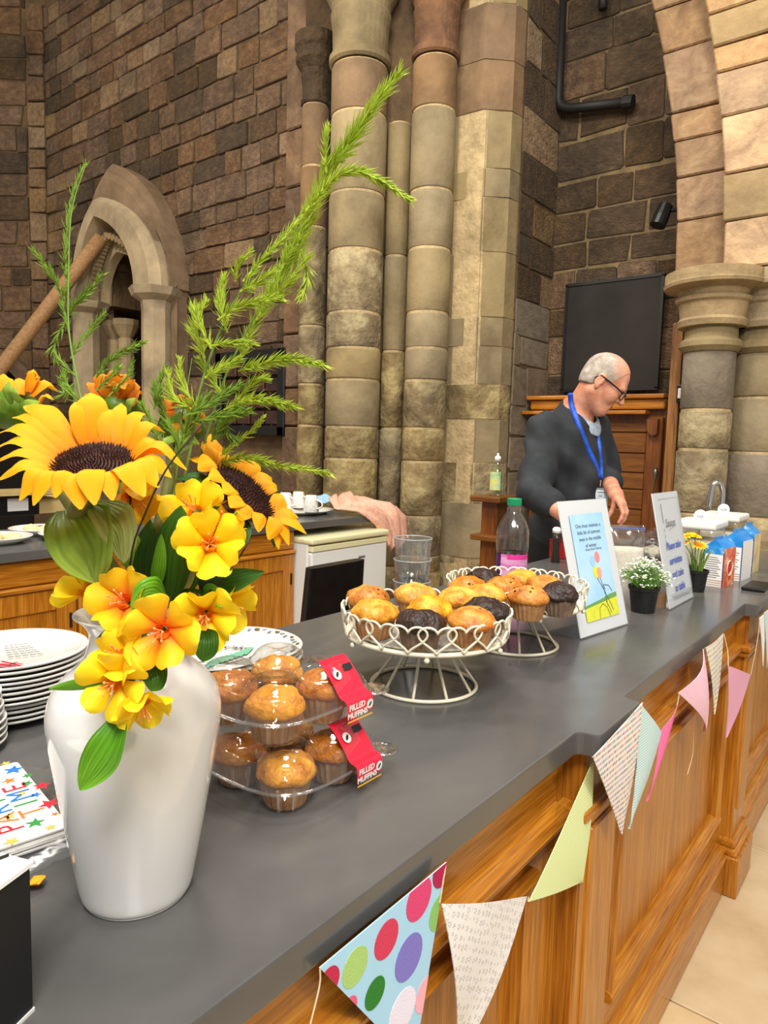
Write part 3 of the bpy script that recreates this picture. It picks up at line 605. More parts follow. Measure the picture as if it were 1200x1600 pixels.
def cabinet(y0, y1, label, panels):
    t = thing('counter_cabinet', label, 'cabinet', (XF, (y0 + y1) / 2, 0), 'oak cabinets under the serving worktop')
    mk('carcass', G().box((-1.16, y0, 0), (-.47, y1, TOP - .04)), M_oakd_y, t)
    mk('frieze_board', G().box((-.475, y0, .79), (XF, y1, TOP - .04)), M_oak_y, t)
    mk('rail_moulding', wedge(G(), y0, y1, RAILP), M_oak_y, t, fix=True)
    mk('bottom_rail', G().box((-.475, y0, .15), (XF, y1, .252)), M_oak_y, t)
    mk('top_rail', G().box((-.475, y0, .72), (XF, y1, .756)), M_oak_y, t)
    mk('base_moulding', wedge(G(), y0, y1, BASEP), M_oak_y, t, fix=True)
    mk('plinth', G().rbox((-.475, y0, 0), (-.413, y1, .12), .004, 1), M_oak_y, t)
    yy = [y0] + [c for p in panels for c in p] + [y1]
    for a, b in zip(yy[::2], yy[1::2]):
        if b - a > .01: mk('stile', G().box((-.475, a, .252), (XF, b, .72)), M_oak_z, t)
    for a, b in panels:
        mk('panel', G().box((-.49, a, .25), (-.455, b, .725)), M_oak_z, t)
        mk('panel_moulding', wedge(G(), a, b, [(x, .25 + z) for x, z in PM]), M_oak_y, t, fix=True)
        mk('panel_moulding', wedge(G(), a, b, [(x, .722 - z) for x, z in PM]), M_oak_y, t, fix=True)
        mk('panel_moulding', vmould(G(), a, .262, .708, .03, -.455, .028), M_oak_z, t, fix=True)
        mk('panel_moulding', vmould(G(), b, .262, .708, -.03, -.455, .028), M_oak_z, t, fix=True)
    return t
cabinet(-.6, 1.036, 'near oak cabinet behind the spotted and floral bunting flags', [(-.2, .96)])
cabinet(1.26, 2.28, 'oak cabinet with a large sunk panel between the two pilasters', [(1.335, 2.245)])
cabinet(2.504, 3.6, 'far oak cabinet beyond the second pilaster', [(2.58, 3.5)])
def pilaster(y0, y1, label):
    t = thing('counter_pilaster', label, 'pilaster', (-.4, (y0 + y1) / 2, 0), 'oak pilasters of the serving counter')
    mk('post', G().rbox((-.5, y0, .12), (-.405, y1, TOP - .038), .004, 1), M_oak_z, t)
    mk('backing_board', G().box((-.5, y0 - .028, .12), (-.4405, y1 + .028, TOP - .0385)), M_oak_z, t)
    mk('fluted_strip', G().rbox((-.41, y0 + .03, .26), (-.399, y1 - .03, .74), .004, 1), M_oak_z, t)
    mk('rail_band', G().rbox((-.46, y0 - .018, .755), (-.394, y1 + .018, .775), .006, 2).rbox((-.46, y0 - .028, .772), (-.388, y1 + .028, .792), .007, 2), M_oak_y, t)
    mk('base_band', G().rbox((-.46, y0 - .02, .125), (-.384, y1 + .02, .15), .008, 2).rbox((-.46, y0 - .012, .148), (-.392, y1 + .012, .178), .008, 2), M_oak_y, t)
    mk('plinth_block', G().rbox((-.46, y0 - .025, 0), (-.376, y1 + .025, .128), .004, 1), M_oak_z, t)
pilaster(1.066, 1.23, 'nearer oak pilaster under the first worktop corner'); pilaster(2.31, 2.474, 'farther oak pilaster with a square plinth block on the floor')
bk = thing('card_reader', 'small black flat device at the far right worktop edge', 'device', (-.43, 2.52, TOP))
mk('body', G().rbox((-.47, 2.5, TOP), (-.40, 2.66, TOP + .012), .004, 2), M_black, bk)

# ------------------------------------------------------------------ bunting
def pattern(name, kind, base, c1, c2=None, scale=60, rough=.85):
    m, nt, b = new_mat(name); L = nt.links.new; b.inputs['Roughness'].default_value = rough; b.inputs['Base Color'].default_value = rgb(base)
    b.inputs['Specular IOR Level'].default_value = .2
    uv = node(nt, 'ShaderNodeUVMap'); mp = node(nt, 'ShaderNodeMapping'); L(uv.outputs[0], mp.inputs[0]); out = None
    mix = node(nt, 'ShaderNodeMix', data_type='RGBA'); mix.inputs[6].default_value = rgb(base); mix.inputs[7].default_value = rgb(c1) if isinstance(c1, str) else (1, 1, 1, 1)
    if kind == 'floral':                                    # five-petalled flowers printed on a half-drop grid
        mp.inputs['Scale'].default_value = (scale,) * 3; mp.inputs['Rotation'].default_value = (0, 0, .6); v = node(nt, 'ShaderNodeTexVoronoi'); v.inputs['Scale'].default_value = 1; v.inputs['Randomness'].default_value = .35; L(mp.outputs[0], v.inputs[0])
        M2 = lambda op, a, b_=None: (lambda n: ([L(a, n.inputs[0]) if hasattr(a, 'links') else setattr(n.inputs[0], 'default_value', a), (L(b_, n.inputs[1]) if hasattr(b_, 'links') else setattr(n.inputs[1], 'default_value', b_)) if b_ is not None else 0], n.outputs[0])[1])(node(nt, 'ShaderNodeMath', operation=op))
        d = node(nt, 'ShaderNodeVectorMath', operation='SUBTRACT'); L(mp.outputs[0], d.inputs[0]); L(v.outputs['Position'], d.inputs[1]); sx = node(nt, 'ShaderNodeSeparateXYZ'); L(d.outputs[0], sx.inputs[0])
        ang = M2('ARCTAN2', sx.outputs[1], sx.outputs[0]); pet_ = M2('ABSOLUTE', M2('COSINE', M2('MULTIPLY', ang, 2.5))); rad = M2('ADD', M2('MULTIPLY', pet_, .26), .12)
        ins_ = M2('LESS_THAN', v.outputs['Distance'], rad); core = M2('GREATER_THAN', v.outputs['Distance'], M2('MULTIPLY', rad, .62)); mm_ = M2('MULTIPLY', M2('MULTIPLY', ins_, core), .7); L(mm_, mix.inputs[0])
    elif kind in ('dashes', 'tiles'):
        mp.inputs['Scale'].default_value = (scale, scale * .62, 1); v = node(nt, 'ShaderNodeTexVoronoi'); v.inputs['Scale'].default_value = 1; v.inputs['Randomness'].default_value = 0; L(mp.outputs[0], v.inputs[0])
        a = node(nt, 'ShaderNodeMath', operation='LESS_THAN'); a.inputs[1].default_value = .3; L(v.outputs['Distance'], a.inputs[0]); L(a.outputs[0], mix.inputs[0])
        sp = node(nt, 'ShaderNodeSeparateColor'); L(v.outputs['Color'], sp.inputs[0])
        r = ramp(nt, c1); r.color_ramp.interpolation = 'CONSTANT'; L(sp.outputs[0], r.inputs[0]); L(r.outputs[0], mix.inputs[7])
    elif kind == 'check':
        mp.inputs['Scale'].default_value = (scale,) * 3; mp.inputs['Rotation'].default_value = (0, 0, PI / 4); v = node(nt, 'ShaderNodeTexChecker'); v.inputs['Scale'].default_value = 1; L(mp.outputs[0], v.inputs[0]); L(v.outputs['Fac'], mix.inputs[0])
    elif kind == 'gingham':
        s1 = node(nt, 'ShaderNodeTexWave'); s1.bands_direction = 'X'; s1.inputs['Scale'].default_value = scale; s2 = node(nt, 'ShaderNodeTexWave'); s2.bands_direction = 'Y'; s2.inputs['Scale'].default_value = scale
        L(mp.outputs[0], s1.inputs[0]); L(mp.outputs[0], s2.inputs[0]); ad = node(nt, 'ShaderNodeMath', operation='ADD'); L(s1.outputs['Fac'], ad.inputs[0]); L(s2.outputs['Fac'], ad.inputs[1])
        h = node(nt, 'ShaderNodeMath', operation='MULTIPLY'); h.inputs[1].default_value = .5; L(ad.outputs[0], h.inputs[0]); L(h.outputs[0], mix.inputs[0])
    elif kind == 'stripe':
        s1 = node(nt, 'ShaderNodeTexWave'); s1.bands_direction = 'Y'; s1.inputs['Scale'].default_value = scale; L(mp.outputs[0], s1.inputs[0]); h = node(nt, 'ShaderNodeMath', operation='MULTIPLY'); h.inputs[1].default_value = .6; L(s1.outputs['Fac'], h.inputs[0]); L(h.outputs[0], mix.inputs[0])
    L(mix.outputs[2], b.inputs['Base Color']); return m
bunt = thing('bunting', 'string of patterned triangular paper flags hung along the oak counter', 'bunting', (-.4, 1.4, .86))
M_string = plain('pale_string', 'd8c8a8', .9)
def flag(pa, pb, pt, x, mat, label, bulge=.006, kink=None, seed=0):
    """triangle from top corners a, b to the tip, all on a plane X = x with a little belly"""
    A, B, T = [atx(p[0], p[1], x) for p in (pa, pb, pt)]
    n = 8; rows = []; uvs = []
    for i in range(n + 1):
        s = i / n; l, r = A + (T - A) * s, B + (T - B) * s; row = []
        for j in range(n + 1):
            t = j / n; p = l + (r - l) * t
            p = p + V(bulge * (math.sin(PI * t) * (1 - s) + 1.2 * math.sin(PI * s) + .5 * math.sin(3 * s + seed + 4 * t)), 0, 0); row.append(p)
        rows.append(row)
    g = G(); m = n + 1
    for off in (.0006, -.0006): g.v.extend([tuple(p + V(off, 0, 0)) for row in rows for p in row])
    K = m * m
    for i in range(n):
        for j in range(n):
            q = (i * m + j, i * m + j + 1, (i + 1) * m + j + 1, (i + 1) * m + j); g.f.append(q[::-1]); g.f.append(tuple(K + k for k in q))
    for i in range(n):
        g.f += [(i * m, (i + 1) * m, K + (i + 1) * m, K + i * m), ((i + 1) * m + n, i * m + n, K + i * m + n, K + (i + 1) * m + n), (i + 1, i, K + i, K + i + 1)]
    g.m = [0] * len(g.f)
    uv = [(p[1], p[2]) for p in g.v]
    o = mk('flag', g, mat, bunt, smooth=False, uv=uv); o['label'] = label
    return o, A, B, T
def clip(poly, tri):
    def inside(p, a, b, s): return ((b[0] - a[0]) * (p[1] - a[1]) - (b[1] - a[1]) * (p[0] - a[0])) * s >= 0
    s = 1 if ((tri[1][0] - tri[0][0]) * (tri[2][1] - tri[0][1]) - (tri[1][1] - tri[0][1]) * (tri[2][0] - tri[0][0])) > 0 else -1
    for a, b in zip(tri, tri[1:] + tri[:1]):
        out = []
        for p, q in zip(poly, poly[1:] + poly[:1]):
            ip, iq = inside(p, a, b, s), inside(q, a, b, s)
            if ip != iq:
                d = (b[0] - a[0], b[1] - a[1]); e = (q[0] - p[0], q[1] - p[1]); den = d[0] * e[1] - d[1] * e[0]
                t = (d[0] * (a[1] - p[1]) - d[1] * (a[0] - p[0])) / den if abs(den) > 1e-12 else 0
                x = (p[0] + e[0] * t, p[1] + e[1] * t)
                out.append(x)
            if iq: out.append(q)
        poly = out
        if not poly: return []
    return poly
X1 = -.404
fo, A, B, T = flag((499, 1512), (697, 1347), (646, 1662), X1, plain('sky_blue_paper', 'a6d2ec', .7, spec=.25), 'pale blue flag with large coloured spots', bulge=0)
tri = [(A[1], A[2]), (B[1], B[2]), (T[1], T[2])]
for px, py, ry, c in ((690, 1360, 26, 'b02050'), (654, 1404, 33, 'd84878'), (603, 1467, 29, 'd0405e'), (638, 1495, 34, '8078c8'), (554, 1510, 29, 'a8cc78'), (585, 1551, 23, '2f7d2f'), (512, 1536, 24, 'c02c50'), (545, 1575, 17, 'e06088'), (686, 1424, 28, '8cc070'), (628, 1579, 32, 'e6e2f4'), (664, 1552, 26, 'f0b0c0')):
    c0 = atx(px, py, X1); r = ry * np.linalg.norm(c0 - CAMPOS) / F * .9
    pl = clip([(c0[1] + r * math.cos(2 * PI * k / 28), c0[2] + r * math.sin(2 * PI * k / 28)) for k in range(28)], tri)
    if len(pl) > 2:
        g = G().prism([(X1 + .0007, y, z) for y, z in pl], (0, 0, 0), (.0004, 0, 0)); o = mk('printed_spot', g, noisy('spot_' + c, [(.3, c), (.75, c)], 200, bump=.2, rough=.75, spec=.2), None); o.parent = fo
flag((687, 1411), (826, 1402), (716, 1652), -.402, pattern('white_floral_paper', 'floral', 'e2dfdc', '8e8690', scale=95), 'white flag with tiny grey flowers', seed=1)
flag((825, 1408), (928, 1186), (909, 1379), -.398, pattern('green_check_paper', 'check', 'c8d88a', 'e4ecc0', scale=300), 'light green checked flag', bulge=.003, seed=2)
dots = [(0, '9a5040'), (.18, '5a5a78'), (.36, 'd8a060'), (.52, 'c89098'), (.68, '7c9a90'), (.84, 'a88ab0')]
flag((926, 1183), (1003, 1097), (971, 1305), -.372, pattern('spotted_white_paper', 'tiles', 'e4e0da', dots, scale=170), 'white flag with rows of small coloured dots', bulge=.003, seed=3)
flag((1002, 1100), (1032, 1144), (983, 1295), -.375, pattern('teal_gingham_paper', 'gingham', 'f0f6f4', '6fb0b4', scale=65), 'pale teal gingham flag', bulge=.003, seed=4)
flag((1033, 1143), (1058, 1101), (1011, 1252), -.380, pattern('pink_striped_paper', 'stripe', 'dc5a8e', 'e88ab0', scale=90), 'strong pink flag', bulge=.003, seed=5)
flag((1061, 1083), (1101, 1014), (1101, 1147), -.400, pattern('pale_pink_paper', 'stripe', 'ecc4d6', 'e4b4ca', scale=90), 'pale pink flag creased in the middle', bulge=.012, seed=6)
flag((1102, 1012), (1131, 990), (1116, 1116), -.398, pattern('dashed_white_paper', 'dashes', 'e2dfd6', [(0, '8a8a9a'), (.3, 'd8c078'), (.6, '9ab0b0'), (.8, 'c8a090')], scale=120), 'white flag with rows of pale dashes', bulge=.003, seed=7)
flag((1137, 1040), (1173, 1054), (1135, 1152), -.376, pattern('rose_paper', 'stripe', 'dca0bc', 'e4b0c8', scale=80), 'dusty pink flag', bulge=.003, seed=8)
flag((1186, 966), (1193, 960), (1192, 1041), -.37, pattern('white_blue_paper', 'stripe', 'eef2f4', 'd0dce4', scale=60), 'white flag at the far edge', bulge=.002, seed=9)
flag((1194, 958), (1204, 948), (1198, 1044), -.37, pattern('pale_aqua_paper', 'gingham', 'e4f0ee', 'a8ccd0', scale=60), 'pale aqua flag at the far edge', bulge=.002, seed=10)
def string(pts, n=16): mk('string', G().tube(bez(pts, n), .0009, 5), M_string, bunt)
string([atx(484, 1604, X1), atx(499, 1541, X1), atx(500, 1513, X1)])
string([atx(697, 1347, X1), atx(692, 1380, -.402), atx(687, 1411, -.402)]); string([atx(826, 1402, -.402), atx(825, 1408, -.398)], 4)
string([atx(928, 1186, -.39), atx(926, 1183, -.372)], 4); string([atx(1058, 1101, -.380), atx(1060, 1092, -.398), atx(1061, 1083, -.4)])
string([atx(1131, 990, -.398), atx(1137, 1018, -.386), atx(1138, 1041, -.376)]); string([atx(1173, 1054, -.376), atx(1180, 1020, -.372), atx(1185, 990, -.37), atx(1187, 966, -.37)])
string([atx(1084, 1146, -.41), atx(1082, 1180, -.411), atx(1074, 1210, -.412)]); string([atx(1101, 1014, -.4), atx(1102, 1012, -.398)], 4)  # first run: loose thread, a string's reflection modelled as a tube

# ------------------------------------------------------------------ kitchen behind: back counter, fridge, chair
XBC = -2.69; YE = 3.34
bw = mk('back_worktop', G().rbox((-3.35, -.8, TOP - .04), (XBC, YE, TOP), .004, 2), M_top)
tag(bw, 'dark worktop along the far side of the kitchen behind the flowers', 'worktop')
XC = XBC - .03; zr = atx(0, 927, XC)[2]; zr2 = zr - .02
yr = atx(469, 900, XC)[1]
def back_cab(y0, y1, label):
    t = thing('kitchen_cabinet', label, 'cabinet', (XC, (y0 + y1) / 2, 0), 'oak cabinets below the back worktop')
    mk('carcass', G().box((-3.3, y0, 0), (XC - .02, y1, TOP - .042)), M_oakd_y, t)
    mk('drawer_front', G().rbox((XC - .02, y0 + .003, zr + .012), (XC, y1 - .003, TOP - .045), .004, 1), M_oak_y, t)
    mk('rail_moulding', G().rbox((XC - .03, y0, zr - .012), (XC + .018, y1, zr + .01), .008, 2), M_oak_y, t)
    d = mk('door', G().rbox((XC - .02, y0 + .003, .08), (XC - .006, y1 - .003, zr - .014), .003, 1), M_oak_z, t)
    for lo, hi in (((y0 + .003, .08), (y0 + .085, zr - .014)), ((y1 - .085, .08), (y1 - .003, zr - .014)), ((y0 + .085, zr - .1), (y1 - .085, zr - .014)), ((y0 + .085, .08), (y1 - .085, .18))):
        mk('door_frame', G().rbox((XC - .01, lo[0], lo[1]), (XC + .006, hi[0], hi[1]), .004, 1), M_oak_z, None).parent = d
    mk('hinge', G().tube([(XC + .008, y1 - .03, zr - .12), (XC + .008, y1 - .03, zr - .18)], .006, 8), M_iron, None).parent = d
    return t
w = .62; y = min(yr, atx(487, 843, -2.6)[1] - .006)
for k, lb in enumerate(('oak kitchen cabinet nearest the white fridge', 'second oak kitchen cabinet left of the fridge', 'third oak kitchen cabinet left of the fridge', 'oak kitchen cabinet at the left end of the back worktop')):
    back_cab(y - w + .002, y - .002, lb); y -= w
xfz = -2.6; fa, fb = atx(487, 843, xfz), atx(606, 828, xfz)
fr = thing('fridge', 'white undercounter fridge with a cream top beneath the pink towel', 'fridge', (-2.9, (fa[1] + fb[1]) / 2, 0))
M_fr = plain('white_enamel', 'dfe3e4', .35); M_cream = plain('aged_cream_plastic', 'ddd9b0', .4)
mk('body', G().rbox((-3.2, fa[1], .03), (xfz - .03, fb[1], fa[2] - .03), .008, 2), M_fr, fr)
mk('lid', G().rbox((-3.2, fa[1] - .005, fa[2] - .032), (xfz + .01, fb[1] + .005, fa[2] + .002), .012, 3), M_cream, fr)
dr = mk('door', G().rbox((xfz - .035, fa[1] + .004, .06), (xfz, fb[1] - .004, fa[2] - .075), .01, 3), M_fr, fr)
mk('handle_band', G().rbox((xfz - .035, fa[1] + .004, fa[2] - .073), (xfz + .004, fb[1] - .004, fa[2] - .04), .006, 2), M_cream, fr)
bm_ = atx(565, 870, xfz); mk('badge', G().rbox((xfz, bm_[1] - .03, bm_[2] - .006), (xfz + .003, bm_[1] + .03, bm_[2] + .006), .002, 1), plain('grey_badge', '8a9098', .3, .6), fr)
# towel over the worktop end
M_towel = noisy('salmon_towel', [(.3, 'd29a84'), (.7, 'e8b8a2')], 40, rough=.95, bump=.5, bump_scale=220, dist=.004)
tw = [[atx(512, 782, -2.95), atx(540, 772, -2.98), atx(565, 782, -3.0)], [atx(520, 800, -2.78), atx(552, 786, -2.8), atx(590, 786, -2.86)], [atx(560, 800, -2.69), atx(590, 793, -2.70), atx(625, 792, -2.76)], [atx(588, 815, -2.655), atx(607, 808, -2.66), atx(636, 806, -2.72)], [atx(602, 838, -2.65), atx(617, 836, -2.65), atx(634, 836, -2.7)], [atx(604, 856, -2.65), atx(617, 856, -2.65), atx(632, 850, -2.7)]]
rows = []
for i in range(29):
    s = i / 28 * (len(tw) - 1); k = min(int(s), len(tw) - 2); f = s - k; c = [tw[k][j] * (1 - f) + tw[k + 1][j] * f for j in range(3)]; row = []
    for j in range(25):
        t = j / 24; p = (1 - t) ** 2 * c[0] + 2 * t * (1 - t) * (c[1] * 2 - (c[0] + c[2]) / 2) + t * t * c[2]
        fold = .022 * math.sin(t * 15 + s * 1.3) + .012 * math.sin(t * 31 + 2 + s)
        p = p + V(.6, -.1, .7) * fold
        if k < 2: p[2] = max(p[2], TOP + .006)
        row.append(p)
    rows.append(row)
to = mk('hand_towel', G().grid(rows), M_towel, smooth=True); sm = to.modifiers.new('thick', 'SOLIDIFY'); sm.thickness = .008
tag(to, 'crumpled salmon pink towel draped over the back worktop corner', 'towel')
# chair
ch = thing('chair', 'black leather dining chair standing behind the serving counter', 'chair', (-1.62, 1.8, 0))
c0, c1 = at(481, 888, 2.30), at(566, 873, 2.52); c1[2] = c0[2] = (c0[2] + c1[2]) / 2
u = unit(c1 - c0); u[2] = 0; u = unit(u); wd = np.linalg.norm(c1 - c0); nb_ = V(-u[1], u[0], 0)
M_leather = noisy('black_leather', [(.3, '0b0b0c'), (.7, '161617')], 30, rough=.38, bump=.1, bump_scale=120, dist=.002)
rows = []
for i in range(13):
    v = i / 12; row = []
    for j in range(25):
        a = 2 * PI * j / 24; x = math.copysign(abs(math.cos(a)) ** .35, math.cos(a)); yv = math.copysign(abs(math.sin(a)) ** .5, math.sin(a))
        wv = wd * (1.0 + .16 * v) / 2; p = (c0 + c1) / 2 + u * (x * wv + .03 * v) + nb_ * (yv * .022 + .06 * v) - V(0, 0, v * .46)
        row.append(p)
    rows.append(row)
g = G().grid(rows); g.f.append(tuple(range(25))); g.f.append(tuple(12 * 25 + k for k in range(25))[::-1]); g.m = [0] * len(g.f)
mk('backrest', g, M_leather, ch, smooth=False)
mc = (c0 + c1) / 2 + u * .03 + nb_ * .26
def lp(a, b, z): p = mc + u * a + nb_ * b; return V(p[0], p[1], z)
sg = G(); hw = wd * .62
sg.prism([lp(-hw, -.22, .42), lp(hw, -.22, .42), lp(hw, .2, .42), lp(-hw, .2, .42)], (0, 0, .42), (0, 0, .48)); mk('seat', sg, M_leather, ch)
for a in (-1, 1):
    for b in (-.2, .18): mk('leg', G().tube([lp(a * (hw - .03), b, .43), lp(a * (hw - .01), b * 1.1, 0)], .016, 8), M_black, ch)
# mugs, plates, food and boxes on the back worktop
def plate_prof(r, h=.022): return [(0, .004), (r * .6, .004), (r * .66, .006), (r * .97, h), (r, h - .001), (r * .99, h - .004), (r * .68, 0), (r * .6, 0), (0, 0)]
M_china = plain('white_china', 'e9e7e1', .18, coat=.3)
def on_back(px, py): return atz(px, py, TOP)
mugs = []
p = on_back(485, 800); tray = thing('serving_plate', 'oval white serving plate under three small cups', 'plate', p)
tp = on_back(497, 803); g = G().lathe(plate_prof(.2, .025), 40, (0, 0, 0)); g.v = [(tp[0] - .06 + v[0] * .7, tp[1] - .05 + v[1] * 1.1, TOP + v[2]) for v in g.v]; mk('dish', g, M_china, tray, smooth=True)
for i, (px, py, lb) in enumerate(((446, 795, 'small white cup, leftmost of three on the back worktop'), (466, 793, 'small white cup, middle of three on the back worktop'), (486, 800, 'small white cup nearest the blue cloth'))):
    q = atz(px, py, TOP + .025); c = thing('cup', lb, 'cup', q, 'small cups on the back worktop')
    mk('bowl', G().lathe([(0, .0), (.045, 0), (.047, .004), (.038, .07), (.034, .094), (.03, .1), (0, .1)], 24, (q[0], q[1], q[2])), noisy('sprigged_china', [(.55, 'e6e4de'), (.62, 'c8c4bc'), (.68, 'e6e4de')], 60, bump=0, rough=.25), c, smooth=True)
    mk('handle', G().tube(bez([q + V(.045, .0, .02), q + V(.075, .01, .035), q + V(.075, .01, .06), q + V(.04, 0, .075)], 10), .005, 6), M_china, c, smooth=True)
bc = on_back(505, 790); g = G(); rows = [[(bc[0] - .1 + .2 * i / 10, bc[1] - .1 + .22 * j / 10, TOP + .03 + .045 * math.exp(-((i - 5) ** 2 + (j - 5) ** 2) / 14) + .006 * math.sin(i * 1.7 + j)) for j in range(11)] for i in range(11)]
bo = mk('blue_cloth', g.grid(rows), noisy('light_blue_cloth', [(.3, '86b4d8'), (.7, 'a4c8e4')], 30, rough=.9), smooth=True); bo.modifiers.new('thick', 'SOLIDIFY').thickness = .004
tag(bo, 'folded light blue cloth beside the small cups', 'cloth')
def food_plate(px, py, r, label, seed):
    p = on_back(px, py); t = thing('food_plate', label, 'plate', p, 'plates of food on the back worktop')
    mk('dish', G().lathe(plate_prof(r, .03), 36, (p[0], p[1], TOP)), M_china, t, smooth=True); rr = random.Random(seed)
    for k in range(5):
        a = rr.uniform(0, 6.28); d = rr.uniform(0, r * .55); c = (p[0] + d * math.cos(a), p[1] + d * math.sin(a), TOP + .022)
        if k % 2: mk('jam_filling', G().blob(c, .03, 2, .3, k + seed, (1, 1, .5)), plain('red_jam', '7a1410', .25), t, smooth=True)
        else: mk('scone_half', G().blob(c, .034, 2, .25, k + seed, (1, 1, .6)), noisy('pale_scone', [(.3, 'd8bc84'), (.7, 'ecd8a8')], 50, rough=.9), t, smooth=True)
food_plate(-8, 848, .14, 'plate of jam scones at the left edge of the back worktop', 1); food_plate(64, 834, .13, 'plate of jam scones behind the sunflower stalk', 2); food_plate(108, 842, .12, 'smaller scone plate partly hidden by the sunflower leaf', 3)
p = on_back(24, 806); bx = thing('file_box', 'black box file with a white label on the back worktop', 'box', p)
mk('case', G().rbox((p[0] - .2, p[1] - .22, TOP), (p[0], p[1] + .13, TOP + .11), .005, 2), M_black, bx); mk('white_label', G().rbox((p[0], p[1] - .04, TOP + .025), (p[0] + .002, p[1] + .07, TOP + .095), .001, 1), plain('paper_label', 'dcdcdc', .7), bx)
q = thing('card_tray', 'flat tan cardboard tray on top of the black box', 'tray', (p[0], p[1], TOP + .11))
M_card = noisy('tan_card', [(.3, 'a8905a'), (.7, 'c4ac74')], 6, rough=.8, bump=.05)
mk('tray_base', G().rbox((p[0] - .26, p[1] - .3, TOP + .111), (p[0] + .06, p[1] + .2, TOP + .125), .003, 1), M_card, q)
for lo, hi in (((p[0] + .05, p[1] - .3), (p[0] + .06, p[1] + .2)), ((p[0] - .26, p[1] + .19), (p[0] + .06, p[1] + .2))): mk('tray_side', G().box((lo[0], lo[1], TOP + .125), (hi[0], hi[1], TOP + .15)), M_card, q)
p2 = on_back(62, 803); k2 = thing('card_box', 'small tan card box beside the black file box', 'box', p2)
mk('carton', G().rbox((p2[0] - .12, p2[1] - .02, TOP), (p2[0] + .0, p2[1] + .2, TOP + .085), .003, 1), M_card, k2); mk('box_flap', G().rbox((p2[0] - .13, p2[1] - .03, TOP + .086), (p2[0] + .01, p2[1] + .21, TOP + .092), .002, 1), M_card, k2)
# ledge stand with the washing-up bottle
sp_ = at(772, 800, 3.55); st = thing('ledge_stand', 'narrow oak ledge with two shelves left of the man', 'stand', (sp_[0], sp_[1], 0))
for yy, w_ in ((775, .085), (836, .078)):
    z = at(772, yy, 3.5)[2]; mk('shelf', G().rbox((sp_[0] - w_, sp_[1] - .1, z - .03), (sp_[0] + w_, sp_[1] + .12, z), .006, 2), M_oakd_x, st)
z1 = at(772, 775, 3.5)[2]; mk('upright', G().rbox((sp_[0] - .045, sp_[1] - .05, 0), (sp_[0] + .05, sp_[1] + .08, z1 - .03), .004, 1), M_oakd_z, st)
M_clear = clear('clear_plastic'); M_clear_soft = clear('soft_clear_plastic', (.93, .93, .92), .12, 1.45, .78)
wb_ = thing('washing_up_bottle', 'clear washing-up bottle with a yellow and green label on the oak ledge', 'bottle', (sp_[0] + .02, sp_[1] - .02, z1))
c = (sp_[0] + .02, sp_[1] - .02, z1)
mk('body', G().lathe([(0, 0), (.036, 0), (.038, .006), (.037, .1), (.03, .14), (.014, .165), (.014, .175), (0, .175)], 24, c), clear('greenish_plastic', (.86, .93, .84), .06, 1.45, .8), wb_, smooth=True)
mk('cap', G().lathe([(0, .172), (.016, .172), (.015, .195), (.006, .2), (.005, .212), (0, .212)], 16, c), M_white, wb_, smooth=True)
mk('paper_label', G().lathe([(.0386, .03), (.0383, .12)], 20, c, -2.2, -.6), noisy('yellow_green_label', [(.35, '4a9a4a'), (.5, 'b8d0a0'), (.62, 'e8d83a')], 14, bump=0, rough=.5), wb_, smooth=True)
# ------------------------------------------------------------------ vase
VC = V(-.589, .374)
def hw(px): return px / 1617.0
M_vase = noisy('milky_white_glaze', [(.3, 'dedcd8'), (.5, 'e8e7e4'), (.7, 'efeeec')], 5, detail=3, rough=.1, bump=0, stretch=(1, 1, .35), coat=.5)
vase = thing('vase', 'tall white glazed vase of flowers at the front of the worktop', 'vase', (VC[0], VC[1], TOP))
prof = [(0, .0), (.046, 0), (.052, .003), (.055, .009), (.0585, .028), (.066, .07), (.0735, .115), (.079, .15), (.0825, .175), (.0835, .188), (.0825, .2), (.078, .214), (.068, .227), (.056, .238), (.0485, .247), (.0445, .258), (.043, .268), (.0445, .276), (.05, .284), (.056, .2885), (.0575, .29), (.056, .291), (.049, .286), (.042, .277), (.040, .265), (.046, .24), (.074, .21), (.079, .188), (.06, .06), (.048, .012), (0, .01)]
bp_ = bez([(r * .962, 0, z * .962) for r, z in prof], 110)
mk('body', G().lathe([(max(p[0], 0), p[2]) for p in bp_], 64, (VC[0], VC[1], TOP)), M_vase, vase, smooth=True)

# ------------------------------------------------------------------ print helpers
M_ink = plain('printed_grey_ink', '5a5a62', .7); M_inkblue = plain('blue_ink', '3c58b0', .7); M_inkblack = plain('black_ink', '1c1c20', .6); M_paper = plain('white_card', 'f0f1f4', .35, coat=.2)
def text_geo(txt, size, shear=0.0, align='CENTER', bold=0.0):
    cu = bpy.data.curves.new('lettering', 'FONT'); cu.body = txt; cu.size = size; cu.align_x = align; cu.align_y = 'CENTER'; cu.shear = shear; cu.offset = bold; cu.resolution_u = 2
    o = bpy.data.objects.new('lettering', cu); COL.objects.link(o); dg = bpy.context.evaluated_depsgraph_get(); me = bpy.data.meshes.new_from_object(o.evaluated_get(dg))
    g = G(); g.add([v.co[:] for v in me.vertices], [tuple(p.vertices) for p in me.polygons]); bpy.data.objects.remove(o); bpy.data.meshes.remove(me); return g
def place(g, org, ux, uy, lift=0.0):
    """map flat geometry (x, y) onto the plane org + x*ux + y*uy, raised by lift"""
    n = unit(np.cross(ux, uy)); h = G(); h.f = list(g.f); h.m = list(g.m)
    h.v = [tuple(org + ux * v[0] + uy * v[1] + n * (v[2] + lift)) for v in g.v]; return h
